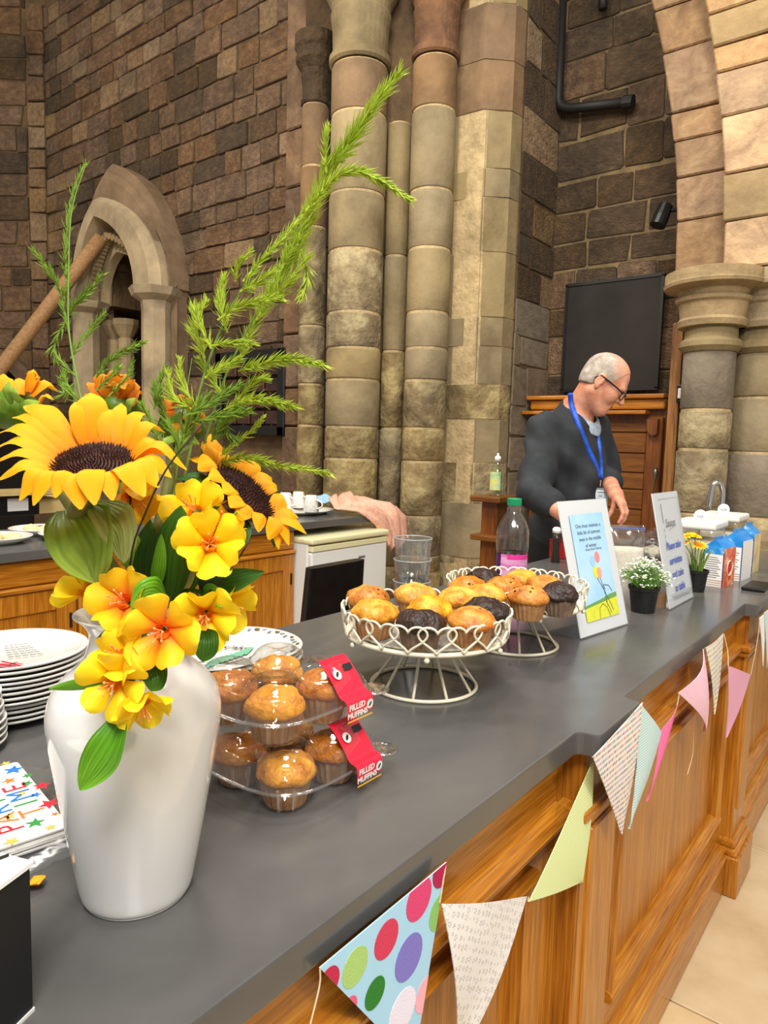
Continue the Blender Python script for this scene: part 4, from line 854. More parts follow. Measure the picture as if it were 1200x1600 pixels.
def star(r, cx, cy, rot=0):
    g = G(); pts = [(cx + (r if k % 2 == 0 else r * .42) * math.cos(rot + PI * k / 5), cy + (r if k % 2 == 0 else r * .42) * math.sin(rot + PI * k / 5), 0) for k in range(10)]
    return g.add(pts + [(cx, cy, 0)], [(k, (k + 1) % 10, 10) for k in range(10)])
def disc(rx, ry, cx, cy, n=20, rot=0):
    return G().add([(cx + rx * math.cos(2 * PI * k / n) * math.cos(rot) - ry * math.sin(2 * PI * k / n) * math.sin(rot), cy + rx * math.cos(2 * PI * k / n) * math.sin(rot) + ry * math.sin(2 * PI * k / n) * math.cos(rot), 0) for k in range(n)], [tuple(range(n))])
def quad(x0, y0, x1, y1): return G().add([(x0, y0, 0), (x1, y0, 0), (x1, y1, 0), (x0, y1, 0)], [(0, 1, 2, 3)])
def line2(pts, w):
    g = G(); P = [V(*p) for p in pts]; L, R = [], []
    for i, p in enumerate(P):
        t = unit(P[min(i + 1, len(P) - 1)] - P[max(i - 1, 0)]); n = V(-t[1], t[0]) * w / 2; L.append((*(p + n), 0)); R.append((*(p - n), 0))
    k = len(P); return g.add(L + R, [(i, k + i, k + i + 1, i + 1) for i in range(k - 1)])

# ------------------------------------------------------------------ black box, petal, napkins
P0 = V(-.517, .237); d2 = unit(V(-.97, -.36)); d1 = unit(V(.36, -.93))
bxb = thing('black_box', 'black box with a white lid at the near left corner', 'box', (P0[0] - .06, P0[1] - .06, TOP))
def bp(a, b, z): p = P0 + d1 * a + d2 * b; return V(p[0], p[1], z)
def obox(lo, hi): return G().prism([bp(lo[0], lo[1], lo[2]), bp(hi[0], lo[1], lo[2]), bp(hi[0], hi[1], lo[2]), bp(lo[0], hi[1], lo[2])], (0, 0, lo[2]), (0, 0, hi[2]))
mk('case', obox((0, 0, TOP + .002), (.16, .16, TOP + .119)), plain('matt_black_card', '121213', .55), bxb, fix=True)
mk('lid', obox((-.002, -.002, TOP + .119), (.162, .162, TOP + .1225)), plain('white_lid', 'efefec', .4), bxb, fix=True)
mk('white_edge', obox((-.001, -.001, TOP), (.16, .002, TOP + .003)), plain('white_edge', 'd8d8d4', .5), bxb, fix=True)
mk('hook_catch', G().tube([bp(.0, .02, TOP + .124), bp(.02, .03, TOP + .1245), bp(.035, .028, TOP + .124)], .0012, 6), M_iron, bxb)
pt = V(-.663, .309, TOP)
rows = [[(pt[0] - .012 + .02 * i / 6, pt[1] + (.011 * (j / 6 - .5) * 2) * math.sin(PI * (.15 + .7 * i / 6)), TOP + .002 + .006 * (i / 6) ** 2 + .004 * abs(j - 3) / 3) for j in range(7)] for i in range(7)]
po = mk('fallen_petal', G().grid(rows), plain('orange_petal', 'f0a010', .5), smooth=True); po.modifiers.new('thick', 'SOLIDIFY').thickness = .0012
tag(po, 'single fallen orange petal lying beside the black box', 'petal')

NF = V(-.715, .372, TOP); ua3, ub3 = V(-.985, .17, 0), V(-.17, -.985, 0); NS = .2
nap = thing('napkins', 'pile of white party napkins printed with coloured stars and letters', 'napkins', NF)
M_nap = noisy('white_paper_napkin', [(.3, 'dedad4'), (.7, 'e8e6e2')], 80, rough=.9, bump=.3, bump_scale=300, dist=.001)
for k in range(8):
    j = random.Random(k).uniform(-.0018, .0018); o = NF + ua3 * j + ub3 * abs(j) + V(0, 0, .003 + k * .0021)
    mk('napkin', G().prism([o + ua3 * p[0] + ub3 * p[1] for p in rounded([(0, 0), (NS, 0), (NS, NS), (0, NS)], .006)], (0, 0, 0), (0, 0, .0017)), M_nap, nap, fix=True)
NT = NF + V(0, 0, .003 + 8 * .0021 - .0003)
MC = {k: plain('print_' + k, v, .8) for k, v in dict(r='c8202e', b='1f6fc0', g='2f8a3c', o='e8742a', y='d4b04a').items()}
for word, a0, b0, cs in (('TIME', .056, .008, 'ogbr'), ('PARTY', .034, .036, 'robgr')):
    for i, chh in enumerate(word):
        gg = text_geo(chh, .037); gg.v = [(a0 + i * .0235 + v[0] * .95, b0 + .0135 + v[1], 0) for v in gg.v]
        mk('printed_letter', place(gg, NT, ua3, ub3, .0004), MC[cs[i]], nap)
for px, py, r, c in ((21, 1203, .013, 'b'), (43, 1212, .0075, 'g'), (42, 1224, .008, 'g'), (14, 1220, .009, 'o'), (65, 1228, .011, 'r'), (56, 1242, .007, 'b'), (77, 1256, .013, 'r'), (34, 1240, .006, 'y'), (15, 1276, .007, 'y'), (55, 1286, .011, 'g'), (79, 1293, .007, 'y'), (18, 1315, .009, 'y'), (86, 1272, .005, 'o'), (9, 1193, .007, 'y')):
    p = atz(px, py, NT[2]) - NT; mk('printed_star', place(star(r, p @ ua3, p @ ub3, px), NT, ua3, ub3, .0004), MC[c], nap)
fr_ = [[NF + ua3 * (-.035 + .03 * i / 6) + ub3 * (-.01 + .25 * j / 14) + V(0, 0, .003 + .007 * (i / 6) + .002 * math.sin(j * 1.3 + i)) for j in range(15)] for i in range(7)]
fr2 = [[NF + ua3 * (.0 + .2 * i / 12) + ub3 * (-.04 + .038 * j / 5) + V(0, 0, .003 + .006 * j / 5 + .002 * math.sin(i * 1.3 + j)) for j in range(6)] for i in range(13)]
mk('wrapper_film', G().grid(fr_).grid(fr2), M_clear_soft, nap, smooth=True)

# ------------------------------------------------------------------ plates
M_porc = plain('glazed_white_plate', 'd6d5cf', .16, coat=.3)
def plate(c, r, z, label, group, h=.018, tilt=0):
    t = thing('plate', label, 'plate', (c[0], c[1], z), group)
    pr = [(0, .0045), (r * .62, .005), (r * .7, .007), (r * .9, h * .8), (r * .985, h), (r, h - .001), (r * .995, h - .0035), (r * .9, h * .55), (r * .68, .001), (r * .6, 0), (0, 0)]
    mk('dish', G().lathe(pr, 56, (c[0], c[1], z)), M_porc, t, smooth=True); return t
rp4 = random.Random(4)
cL = V(-1.148, .504); N = 12
order_ = ['topmost', 'second', 'third', 'fourth', 'fifth', 'sixth', 'seventh', 'eighth', 'ninth', 'tenth', 'eleventh', 'bottom']
for k in range(N):
    z = TOP + k * .0078 + .0003; r = .1147 if k > 3 else .108
    t = plate(cL + V(rp4.uniform(-.002, .002), rp4.uniform(-.002, .002)), r, z, 'white dinner plate, %s from the top of the taller stack left of the vase' % order_[N - 1 - k] if 0 < k < N - 1 else ('white plate printed with grey lines and red, topmost of the tall stack' if k else 'white dinner plate at the bottom of the tall stack left of the vase'), 'tall stack of white plates', h=.017)
zt = TOP + (N - 1) * .0078 + .0003 + .0052; ux, uy = unit(V(.80, .60, 0)), unit(V(-.60, .80, 0))
for i in range(6):
    p = atz(6 + i * 1.2, 1010 + i * 3.4, zt + .003); e = atz(44 + i * 5, 1005 + i * 3 + (i % 2), zt + .003)
    for s in range(5):
        a, b = p + (e - p) * (s / 5 + .01), p + (e - p) * (s / 5 + .16); mk('printed_line', place(line2([(0, 0), (np.linalg.norm(b - a), 0)], .0024), a, unit(b - a), unit(np.cross(V(0, 0, 1), b - a)), .0), M_inkblack, t)
mred = plain('red_brush_print', 'b01c34', .5)
for (a, b, w) in (((-4, 1038), (20, 1041), .009), ((2, 1033), (40, 1043), .005), ((-4, 1044), (18, 1045), .006), ((14, 1039), (28, 1034), .003), ((20, 1036), (36, 1038), .003)):
    p, q = atz(*a, zt + .004), atz(*b, zt + .004); mk('red_brush_mark', place(line2([(0, 0), (np.linalg.norm(q - p) * .5, .001), (np.linalg.norm(q - p), 0)], w), p, unit(q - p), unit(np.cross(V(0, 0, 1), q - p)), 0), mred, t)
cS = atz(-62, 1130, .96)[:2]; rS = np.linalg.norm(atz(6, 1125, .96)[:2] - cS)
for k in range(8):
    plate(cS, rS * (1 + .06 * (k < 4)) * (1.0 if k < 6 else .96), TOP + k * .0095 + .0003, ('small plate, %s from the top of the stack cut by the left frame edge' % order_[7 - k]) if k < 7 else 'small plate on top of the stack cut by the left frame edge', 'stack of small plates at the left edge', h=.016)
cR = V(-1.075, .905); zR_ = TOP
for k in range(3):
    tR = plate(cR + V(rp4.uniform(-.003, .003), 0), .134, TOP + .0003 + k * .009, ['patterned white plate at the bottom of the three behind the vase', 'patterned white plate, middle of the three behind the vase', 'white plate with a leafy printed rim, uppermost behind the vase'][k], 'patterned plates behind the vase', h=.02)
zr_ = TOP + .018 + .0003
mkb, mkg = plain('brown_leaf_print', '6a5638', .4), plain('grey_leaf_print', '80848c', .4)
for k in range(46):
    a = 2 * PI * k / 46; rr = .121 + .005 * math.sin(k * 2.3); zz = zr_ + .0168 + (rr - .121) * .1
    c = V(cR[0] + rr * math.cos(a), cR[1] + rr * math.sin(a), zz + .0012); rad = unit(V(math.cos(a), math.sin(a), .16)); tan = V(-math.sin(a), math.cos(a), 0)
    g = disc(.0062 if k % 3 else .0075, .0036 if k % 3 else .006, 0, 0, 12, k * 1.1)
    mk('printed_leaf', place(g, c, tan, rad * 1.0, .0004), mkb if k % 3 == 0 else mkg, tR)
cC = atz(333, 1022, TOP + .04)
tC = thing('cake_dish', 'small white dish lettered Cake with green brush strokes behind the vase', 'dish', (cC[0], cC[1], TOP + .03))
zc = TOP + .0385
mk('dish', G().lathe([(0, .003), (.075, .003), (.088, .006), (.09, .0065), (.09, .005), (.076, 0), (0, 0)], 48, (cC[0], cC[1], zc - .0065)), M_porc, tC, smooth=True)
ux, uy = unit(V(.83, .56, 0)), unit(V(-.56, .83, 0)); pc = atz(350, 1011, zc)
mk('lettering', place(text_geo('time for Cake', .026, .35, bold=.0004), pc + V(0, 0, .0006) - ux * .022, ux, uy, .0), M_inkblack, tC)
mgr = plain('green_brush_print', '6aa88a', .5)
for k in range(9):
    p = atz(322 + k * 7.5, 1044 - k * 2.6, zc - .001) ; q = atz(334 + k * 7.5, 1032 - k * 2.5, zc)
    mk('green_brush_mark', place(line2([(0, 0), (np.linalg.norm(q - p), 0)], .008), p + V(0, 0, .0012), unit(q - p), unit(np.cross(V(0, 0, 1), q - p)), 0), mgr, tC)
for k in range(6):
    p = atz(300 + k * 5, 1040 + (k % 3) * 2, zc - .001); mk('green_brush_mark', place(line2([(0, 0), (.008, .003)], .0016), p + V(0, 0, .0012), ux, uy, 0), M_ink, tC)

# ------------------------------------------------------------------ muffins
M_case = noisy('brown_paper_case', [(.3, '8a5c34'), (.7, 'b88a58')], 30, rough=.8, bump=.1); M_case_d = noisy('dark_paper_case', [(.3, '5c4636'), (.7, '8a7460')], 30, rough=.8, bump=.1)
def crust(name, a, b, c, d=1.0): return noisy(name, [(.28, a), (.48, b), (.7, c)], 42, detail=8, rough=.5, bump=.75, bump_scale=170, dist=.004, rand=.06, coat=.1, sat=(.97, 1.06))
M_gold = crust('golden_crumb', '9c560e', 'd88e22', 'f0b850'); M_gold2 = crust('deep_golden_crumb', '7c400c', 'be701a', 'dc9c3c'); M_choc = noisy('chocolate_crumb', [(.3, '170c08'), (.55, '2c1710'), (.75, '48291c')], 40, rough=.38, bump=.9, bump_scale=150, dist=.005, rand=.1)
M_chip = plain('chocolate_chip', '24120a', .35)
def muffin(c, r, label, kind, group, seed, case_h=.036, chips=7, lean=(0, 0)):
    rr = random.Random(seed); t = thing('muffin', label, 'muffin', c, group); n = 44
    fr = lambda a, i: 1 + .022 * math.sin(a * 22) * (1 if i < 6 else 0)
    h = case_h
    g = G().lathe([(0, .0), (r * .68, 0), (r * .70, .002), (r * .78, h * .4), (r * .86, h * .8), (r * .92, h * 1.08), (r * .9, h * 1.08), (r * .8, h * .7)], 88, c, fr=lambda a, i: 1 + .028 * math.sin(a * 22) * (i > 1))
    mk('paper_case', g, M_case_d if kind == 'choc' else M_case, t)
    rows = []; nn = 13
    for i in range(nn):
        v = i / (nn - 1); pr = math.sin(v * PI * .5) if i else 0; row = []
        for k in range(n):
            a = 2 * PI * k / n; q = V(math.cos(a), math.sin(a), 0)
            R = r * (1.03 * math.sin(min(v * 1.16, 1) * PI / 2)) if v < .86 else r * 1.03 * (1 - (v - .86) * 1.4)
            z = h * 1.02 + r * .74 * math.cos(min(v * 1.16, 1) * PI / 2) ** .9 - (0 if v < .86 else (v - .86) * r * .9)
            nz = noise.noise(Vector((q[0] * R * 45 + seed, q[1] * R * 45, z * 45 + seed * 2.1))); nz2 = noise.noise(Vector((q[0] * R * 120 + seed, q[1] * R * 120, z * 120)))
            amp = .0045 if kind != 'choc' else .007
            d = 1 + (nz * amp + nz2 * .0016) / r
            row.append((c[0] + q[0] * R * d + lean[0] * z, c[1] + q[1] * R * d + lean[1] * z, c[2] + z + (nz * amp * .8 + nz2 * .0016) * (v < .86)))
        rows.append(row)
    mk('crown', G().grid(rows, closed_u=True), M_choc if kind == 'choc' else (M_gold if kind == 'gold' else M_gold2), t, smooth=True, fix=True)
    if kind == 'chip':
        for k in range(chips):
            a = rr.uniform(0, 6.28); v = rr.uniform(.2, .75); R = r * math.sin(v * PI / 2); z = h * 1.02 + r * .74 * math.cos(v * PI / 2) ** .9
            mk('chocolate_chip', G().blob((c[0] + R * math.cos(a), c[1] + R * math.sin(a), c[2] + z - .0006), .0032, 1, .3, k, (1, 1, .7)), M_chip, t, smooth=True)
    return t

# ---- clear clamshell packs of four muffins
M_shell = clear('crisp_clear_plastic', (.95, .95, .94), .05, 1.5, .82); M_flange = clear('thick_clear_plastic_edge', (.9, .9, .9), .12, 1.5, .62); M_tumb = clear('scuffed_clear_tumbler', (.93, .94, .94), .1, 1.5, .77)
M_red = plain('red_sticker', 'd8203a', .3, coat=.3)
PC = V(-.648, .624); DM = .043; PRr = .041
def pack(z, label, dx, dy, lab_order):
    t = thing('muffin_pack', label, 'container', (PC[0] + dx, PC[1] + dy, z), 'clear muffin packs'); c0 = PC + V(dx, dy)
    cups = [c0 + V(sx * DM, sy * DM) for sx in (-1, 1) for sy in (-1, 1)]
    g = G()
    for c in cups:                                          # fluted wells of the base
        g.lathe([(0, .0), (.027, 0), (.029, .002), (.036, .034)], 64, (c[0], c[1], z), fr=lambda a, i: 1 + .03 * math.sin(a * 16) * (i > 0))
    mk('base_well', g, M_shell, t)
    # flange: one sheet with four-lobed rounded outline + lid of four domes joined by a low roof
    def lobes(x, y): return max(math.exp(-((x - sx * DM) ** 2 + (y - sy * DM) ** 2) / (2 * .027 ** 2)) for sx in (-1, 1) for sy in (-1, 1))
    n = 44; S = .097; rows = []
    for i in range(n + 1):
        row = []
        for j in range(n + 1):
            u, v = (i / n * 2 - 1), (j / n * 2 - 1)
            x = S * u * math.sqrt(1 - v * v * .16); y = S * v * math.sqrt(1 - u * u * .16)
            e = max(abs(u), abs(v)); w = min(1, max(0, (1 - e) / .16)); w = w * w * (3 - 2 * w)
            dm = [math.hypot(x - sx * DM, y - sy * DM) for sx in (-1, 1) for sy in (-1, 1)]; q = min(dm) / .043
            dome = .044 * (1 - min(q, 1) ** 4) ** .7 if q < 1 else 0
            top = min(dm); roof = max(dome, .024)
            dent = -.004 * max(0, 1 - (top / .013) ** 4) if top < .013 else 0
            row.append((c0[0] + x, c0[1] + y, z + .036 + w * (roof + dent)))
        rows.append(row)
    mk('lid', G().grid(rows), M_shell, t, smooth=True)
    rim = []
    for k in range(64):
        a = 2 * PI * k / 64; ca_, sa_ = math.cos(a), math.sin(a); u = math.copysign(abs(ca_) ** .45, ca_); v = math.copysign(abs(sa_) ** .45, sa_)
        rim.append((c0[0] + .1 * u * math.sqrt(1 - v * v * .16), c0[1] + .1 * v * math.sqrt(1 - u * u * .16), z + .036))
    mk('flange', G().tube(rim, 0.0026, 6, closed=True), M_flange, t, smooth=True)
    tabc = c0 + V(.088, .092); mk('opening_tab', G().lathe([(0, .0), (.02, 0), (.022, .0015), (.02, .003), (0, .003)], 20, (tabc[0], tabc[1], z + .035)), M_flange, t, smooth=True)
    # red paper sticker wrapped from the roof over the +X side near the +Y cups
    prof = [(.052, .0845 - .002), (.066, .0775), (.079, .064), (.0885, .048), (.0955, .034), (.0995, .022)]
    prof = [(.052, .0812), (.060, .0770), (.070, .068), (.082, .055), (.0915, .043), (.1035, .0385), (.1045, .020)]
    Y0, Y1_ = c0[1] + .020, c0[1] + .070
    rows = [[(c0[0] + x + .0012, Y0 + (Y1_ - Y0) * k / 8, z + zz + .0014) for k in range(9)] for x, zz in [tuple(p[:2]) for p in bez([(a, b, 0) for a, b in prof], 22)]]
    so = mk('paper_sticker', G().grid(rows), M_red, t, smooth=True)
    o = V(c0[0] + .0775 + .002, (Y0 + Y1_) / 2, z + .0607 + .0022); up = unit(V(-.66, 0, .75)); 
    o2 = V(c0[0] + .1052, (Y0 + Y1_) / 2, z + .029); up2 = V(0, 0, 1)
    ry = V(0, 1, 0)
    parts = [(text_geo('FILLED', .0105, bold=.0004), o2 + up2 * .0035 - ry * .006, up2, M_white, 'lettering'), (text_geo('MUFFINS', .0098, bold=.0004), o2 - up2 * .0065 - ry * .005, up2, M_white, 'lettering'), (disc(.007, .007, 0, 0), o + up * .006 - ry * .012, up, M_white, 'round_emblem'), (disc(.0046, .002, 0, 0, 12, .8), o + up * .006 - ry * .012 + unit(np.cross(ry, up)) * .0004, up, M_inkblack, 'bird_mark'), (disc(.0062, .0062, 0, 0), o2 + ry * .019 + up2 * .0, up2, M_white, 'round_emblem'), (disc(.004, .0018, 0, 0, 12, .8), o2 + ry * .019 + V(.0004, 0, 0), up2, plain('dark_green_mark', '14403a', .5), 'bird_mark'), (quad(-.008, -.0045, .008, .0045), o + up * .012 + ry * .012, up, M_inkblack, 'dark_bar'), (quad(-.024, -.002, .024, .0), o2 - up2 * .0125, up2, plain('yellow_line', 'f0b040', .5), 'yellow_line')]
    for gg, oo, uu, mm, nm in parts: mk(nm, place(gg, oo, ry, uu, .0008), mm, None).parent = so
    mk('white_label', G().box((c0[0] - .01, c0[1] + .0885, z + .012), (c0[0] + .05, c0[1] + .0895, z + .034)), plain('pale_label', 'e6e4e4', .5), t)
    for i, c in enumerate(cups):
        muffin((c[0], c[1], z + .002), .0365, lab_order[i], 'gold2' if i % 3 == 0 else 'gold', 'muffins in the clear packs', 20 + i + int(z * 100), .034)
nm_ = ['left', 'back', 'front', 'right']
names = lambda w: ['filled golden muffin at the left of the %s clear pack' % w, 'filled golden muffin at the back of the %s clear pack' % w, 'filled golden muffin at the front of the %s clear pack' % w, 'filled golden muffin behind the red sticker of the %s clear pack' % w]
pack(TOP, 'lower clear plastic pack of four golden muffins with red sticker', .004, .006, names('lower')); pack(TOP + .0835, 'upper clear plastic pack of four golden muffins with red sticker', -.006, -.004, names('upper'))

# ------------------------------------------------------------------ wire cake stands
M_cream_wire = plain('cream_enamelled_wire', 'e4dcc4', .35, coat=.2)
M_glassplate = noisy('pressed_glass_plate', [(.35, '8c8a84'), (.65, 'bab8b0')], 60, rough=.15, bump=.4, bump_scale=160, dist=.002)
def stand(c, label, a_off):
    t = thing('cake_stand', label, 'cake stand', (c[0], c[1], TOP), 'cream wire cake stands'); RP, RF, zp = .146, .097, .097
    def ringpts(r, z, n=72): return [(c[0] + r * math.cos(2 * PI * k / n), c[1] + r * math.sin(2 * PI * k / n), TOP + z) for k in range(n)]
    mk('foot_ring', G().tube(ringpts(RF, .0035), .0034, 8, closed=True), M_cream_wire, t, smooth=True)
    for k in range(10):
        a = 2 * PI * k / 10 + a_off; d = V(math.cos(a), math.sin(a), 0); c3 = V(c[0], c[1], TOP)
        mk('spoke', G().tube(bez([c3 + d * RF + V(0, 0, .004), c3 + d * .075 + V(0, 0, .034), c3 + d * .052 + V(0, 0, .068), c3 + d * .044 + V(0, 0, zp - .004)], 9), .0028, 6), M_cream_wire, t, smooth=True)
    mk('neck_ring', G().tube(ringpts(.045, zp - .003, 36), .003, 6, closed=True), M_cream_wire, t, smooth=True)
    mk('plate_rim', G().lathe([(.0, zp - .002), (RP - .012, zp - .002), (RP, zp - .001), (RP + .004, zp + .003), (RP + .002, zp + .007), (RP - .008, zp + .006), (RP - .012, zp + .0035), (0, zp + .0035)], 72, (c[0], c[1], TOP)), M_cream_wire, t, smooth=True)
    mk('glass_plate', G().lathe([(0, zp + .0038), (.128, zp + .0038), (.132, zp + .006), (.133, zp + .009), (.131, zp + .0095), (.127, zp + .0062), (0, zp + .0055)], 64, (c[0], c[1], TOP)), M_glassplate, t, smooth=True)
    N = 20; W = 2 * PI * RP / N * .66; H = .047; pts = []
    for k in range(40):                                     # heart outline, bottom point at zero
        a = 2 * PI * k / 40; x = math.sin(a) ** 3; y = (13 * math.cos(a) - 5 * math.cos(2 * a) - 2 * math.cos(3 * a) - math.cos(4 * a)) / 17
        y = (y + 1.0) / 1.72; pts.append((x * W, y * H))
    g = G(); first = None
    for k in range(N):
        a = 2 * PI * k / N + a_off
        if first is None:
            hp = []
            for x, y in pts:
                an = x / RP; r = RP + .004 + .006 * y / H; hp.append((r * math.cos(an), r * math.sin(an), zp + .006 + y))
            first = mk('wire_heart', G().tube(hp, .0021, 6, closed=True), M_cream_wire, None, smooth=True); o = first
        else: o = first.copy(); COL.objects.link(o)
        o.parent = t; o.location = (0, 0, 0); o.rotation_euler = (0, 0, a)
    for k in range(6):
        a = 2 * PI * k / 6 + a_off; mk('bead', G().blob((c[0] + (RP + .002) * math.cos(a), c[1] + (RP + .002) * math.sin(a), TOP + zp - .005), .005, 2), M_cream_wire, t, smooth=True)
    return TOP + zp + .0065
S1, S2 = V(-.718, 1.054), V(-.722, 1.415)
zs1 = stand(S1, 'nearer cream wire cake stand with a heart fence, full of muffins', .1); zs2 = stand(S2, 'farther cream wire cake stand with a heart fence, full of muffins', .3)
MR = .040
def atm(px, py, h): p = atz(px, py, h); return p
m1 = [(575, 925, 'chip', 'golden chip muffin at the back left of the nearer cake stand'), (586, 947, 'gold', 'bright golden muffin at the left front of the nearer cake stand'), (650, 921, 'gold', 'plain golden muffin at the back of the nearer stand before the tumblers'), (672, 941, 'gold', 'plain golden muffin in the middle of the nearer cake stand'), (657, 962, 'choc', 'dark chocolate muffin at the front of the nearer cake stand'), (738, 960, 'chip', 'golden chip muffin at the right front of the nearer cake stand'), (760, 944, 'choc', 'dark chocolate muffin at the right of the nearer cake stand'), (718, 926, 'gold', 'plain golden muffin at the back right of the nearer cake stand')]
for i, (px, py, kd, lb) in enumerate(m1):
    p = atz(px, py, zs1 + .055); muffin((p[0], p[1], zs1), MR * 1.02, lb, kd, 'muffins on the nearer cake stand', 40 + i)
m2 = [(730, 908, 'chip', 'golden chip muffin at the left of the farther cake stand'), (758, 896, 'choc', 'dark chocolate muffin at the back of the farther cake stand'), (760, 921, 'gold', 'golden muffin at the left front of the farther cake stand'), (788, 909, 'chip', 'brown chip muffin in the middle of the farther cake stand'), (816, 898, 'gold', 'pale golden muffin at the back of the farther cake stand'), (826, 924, 'chip', 'brown chip muffin at the front of the farther cake stand'), (852, 906, 'gold2', 'deep golden muffin at the back right of the farther cake stand'), (874, 919, 'choc', 'dark chocolate muffin at the right of the farther cake stand')]
for i, (px, py, kd, lb) in enumerate(m2):
    p = atz(px, py, zs2 + .055); muffin((p[0], p[1], zs2), MR, lb, kd, 'muffins on the farther cake stand', 60 + i)

# ------------------------------------------------------------------ tumblers and juice bottle
gp = atz(641, 985, TOP)
for k, lb in enumerate(('clear plastic tumbler at the bottom of the nested stack', 'clear plastic tumbler in the middle of the nested stack', 'clear plastic tumbler on top of the nested stack')):
    z = TOP + .002 + k * .051; t = thing('tumbler', lb, 'tumbler', (gp[0], gp[1], z), 'nested clear tumblers')
    mk('cup', G().lathe([(0, .004), (.032, .004), (.0365, .05), (.0435, .119), (.0445, .1205), (.0455, .119), (.0385, .05), (.0345, .001), (.033, 0), (0, 0)], 40, (gp[0], gp[1], z)), M_tumb, t, smooth=True)
    mk('rim', G().tube([(gp[0] + .0445 * math.cos(2 * PI * q / 40), gp[1] + .0445 * math.sin(2 * PI * q / 40), z + .1195) for q in range(40)], .0014, 6, closed=True), plain('frosted_rim', 'c8ccca', .3, trans=.5), t, smooth=True)
bpz = atz(797, 929, TOP); jb = thing('juice_bottle', 'clear ribbed juice bottle with green cap and pink label', 'bottle', bpz)
bprof = [(0, .004), (.04, .002), (.044, .006), (.0455, .02), (.0455, .13), (.047, .136), (.0485, .15), (.0485, .18), (.046, .2), (.038, .222), (.027, .24), (.021, .25), (.019, .256), (.0205, .26), (.0185, .266), (.0185, .278)]
mk('body', G().lathe(bprof, 48, bpz, fr=lambda a, i: 1 + (.012 * math.sin(a * 14 + i * .8) if 4 < i < 10 else 0)), M_clear_soft, jb, smooth=True)
mk('cap', G().lathe([(0, .292), (.02, .292), (.0215, .29), (.0215, .272), (0, .272)], 36, bpz, fr=lambda a, i: 1 + .01 * math.sin(a * 36)), plain('green_cap', '128a5a', .35), jb, smooth=False)
def wrap_label(z0, z1, a0, a1, m, r=.0462): return mk('wrap_label', G().lathe([(r, z0), (r, z1)], 24, bpz, a0, a1), m, jb, smooth=True)
M_pink = noisy('pink_printed_label', [(.35, 'dc6cb4'), (.5, 'e8a0d0'), (.65, 'eab8dc')], 30, bump=0, rough=.4, stretch=(.3, .3, 3)); M_purp = noisy('purple_berry_label', [(.4, '3c1850'), (.6, '6a2a78')], 50, bump=0, rough=.4)
an = math.atan2(-bpz[1], -bpz[0]); wrap_label(.008, .128, an - .75, an + 1.9, M_pink); wrap_label(.05, .128, an - 1.6, an - .75, M_purp); wrap_label(.008, .05, an - 1.6, an - .75, plain('cream_label', 'd8ccc0', .4)); wrap_label(.113, .128, an - .3, an + 1.9, plain('hot_pink', 'e83c98', .4), .0464)
mk('residue', G().lathe([(0, .006), (.043, .006), (.0445, .13), (0, .13)], 32, bpz), clear('purple_drink', (.45, .2, .42), .1, 1.3, .86), jb, smooth=True)

# ------------------------------------------------------------------ acrylic signs
M_acr = clear('clear_acrylic', (.97, .98, .98), .03, 1.49, .84)
def sign(bl, br, tl, tr, label):
    BL, BR = atz(*bl, TOP + .002), atz(*br, TOP + .002); TL, TR = aty(tl[0], tl[1], BL[1] - .004), aty(tr[0], tr[1], BR[1] - .004)
    TR[2] = TL[2] = (TL[2] + TR[2]) / 2; ux = BR - BL; uy = ((TL - BL) + (TR - BR)) / 2; w, h = np.linalg.norm(ux), np.linalg.norm(uy); ux = unit(ux); uy = unit(uy - ux * (uy @ ux)); nn = np.cross(ux, uy)
    t = thing('sign_holder', label, 'sign', (BL + BR) / 2)
    def slabp(a0, b0, a1, b1, o0, o1): return G().prism([BL + ux * a0 + uy * b0 + nn * o0, BL + ux * a1 + uy * b0 + nn * o0, BL + ux * a1 + uy * b1 + nn * o0, BL + ux * a0 + uy * b1 + nn * o0], (0, 0, 0), nn * (o1 - o0))
    mk('front_sheet', slabp(0, 0, w, h, .0012, .003), M_acr, t, fix=True); mk('back_sheet', slabp(0, 0, w, h, -.003, -.0014), M_acr, t, fix=True)
    back = V(-1, 0, 0); f = G().prism([BL + back * .0, BR + back * .0, BR + back * .085, BL + back * .085], (0, 0, 0), (0, 0, .0025)); mk('foot', f, M_acr, t, fix=True)
    pap = mk('paper', slabp(.001, .002, w - .001, h - .001, -.001, .0008), M_paper, t, fix=True)
    return t, pap, BL, ux, uy, w, h
t1, pap, BL, ux, uy, w, h = sign((907, 999), (981, 975), (865, 784), (940, 779), 'clear sign stand with a blue sky poem and balloons print')
def put(par, g, x, y, m, nm, lift=.0034): mk(nm, place(g, BL + ux * x * w + uy * y * h, ux, uy, lift), m, None).parent = par
M_sky = noisy('printed_sky', [(.3, '86bce6'), (.5, '9fcdf0'), (.75, 'c2def2')], 5, bump=0, rough=.4)
n0 = .0034
put(pap, quad(-.34 * w, -.36 * h, .34 * w, .36 * h), .5, .53, M_sky, 'printed_picture', n0)
fl_ = G().add([(-.34 * w, 0, 0), (.34 * w, 0, 0), (.34 * w, .15 * h, 0), (.1 * w, .135 * h, 0), (-.15 * w, .115 * h, 0), (-.34 * w, .09 * h, 0)], [(0, 1, 2, 3, 4, 5)]); put(pap, fl_, .5, .1, noisy('yellow_field', [(.3, 'c4cc30'), (.6, 'dcdc40'), (.8, 'a4c040')], 60, bump=0), 'printed_field', n0 + .0002)
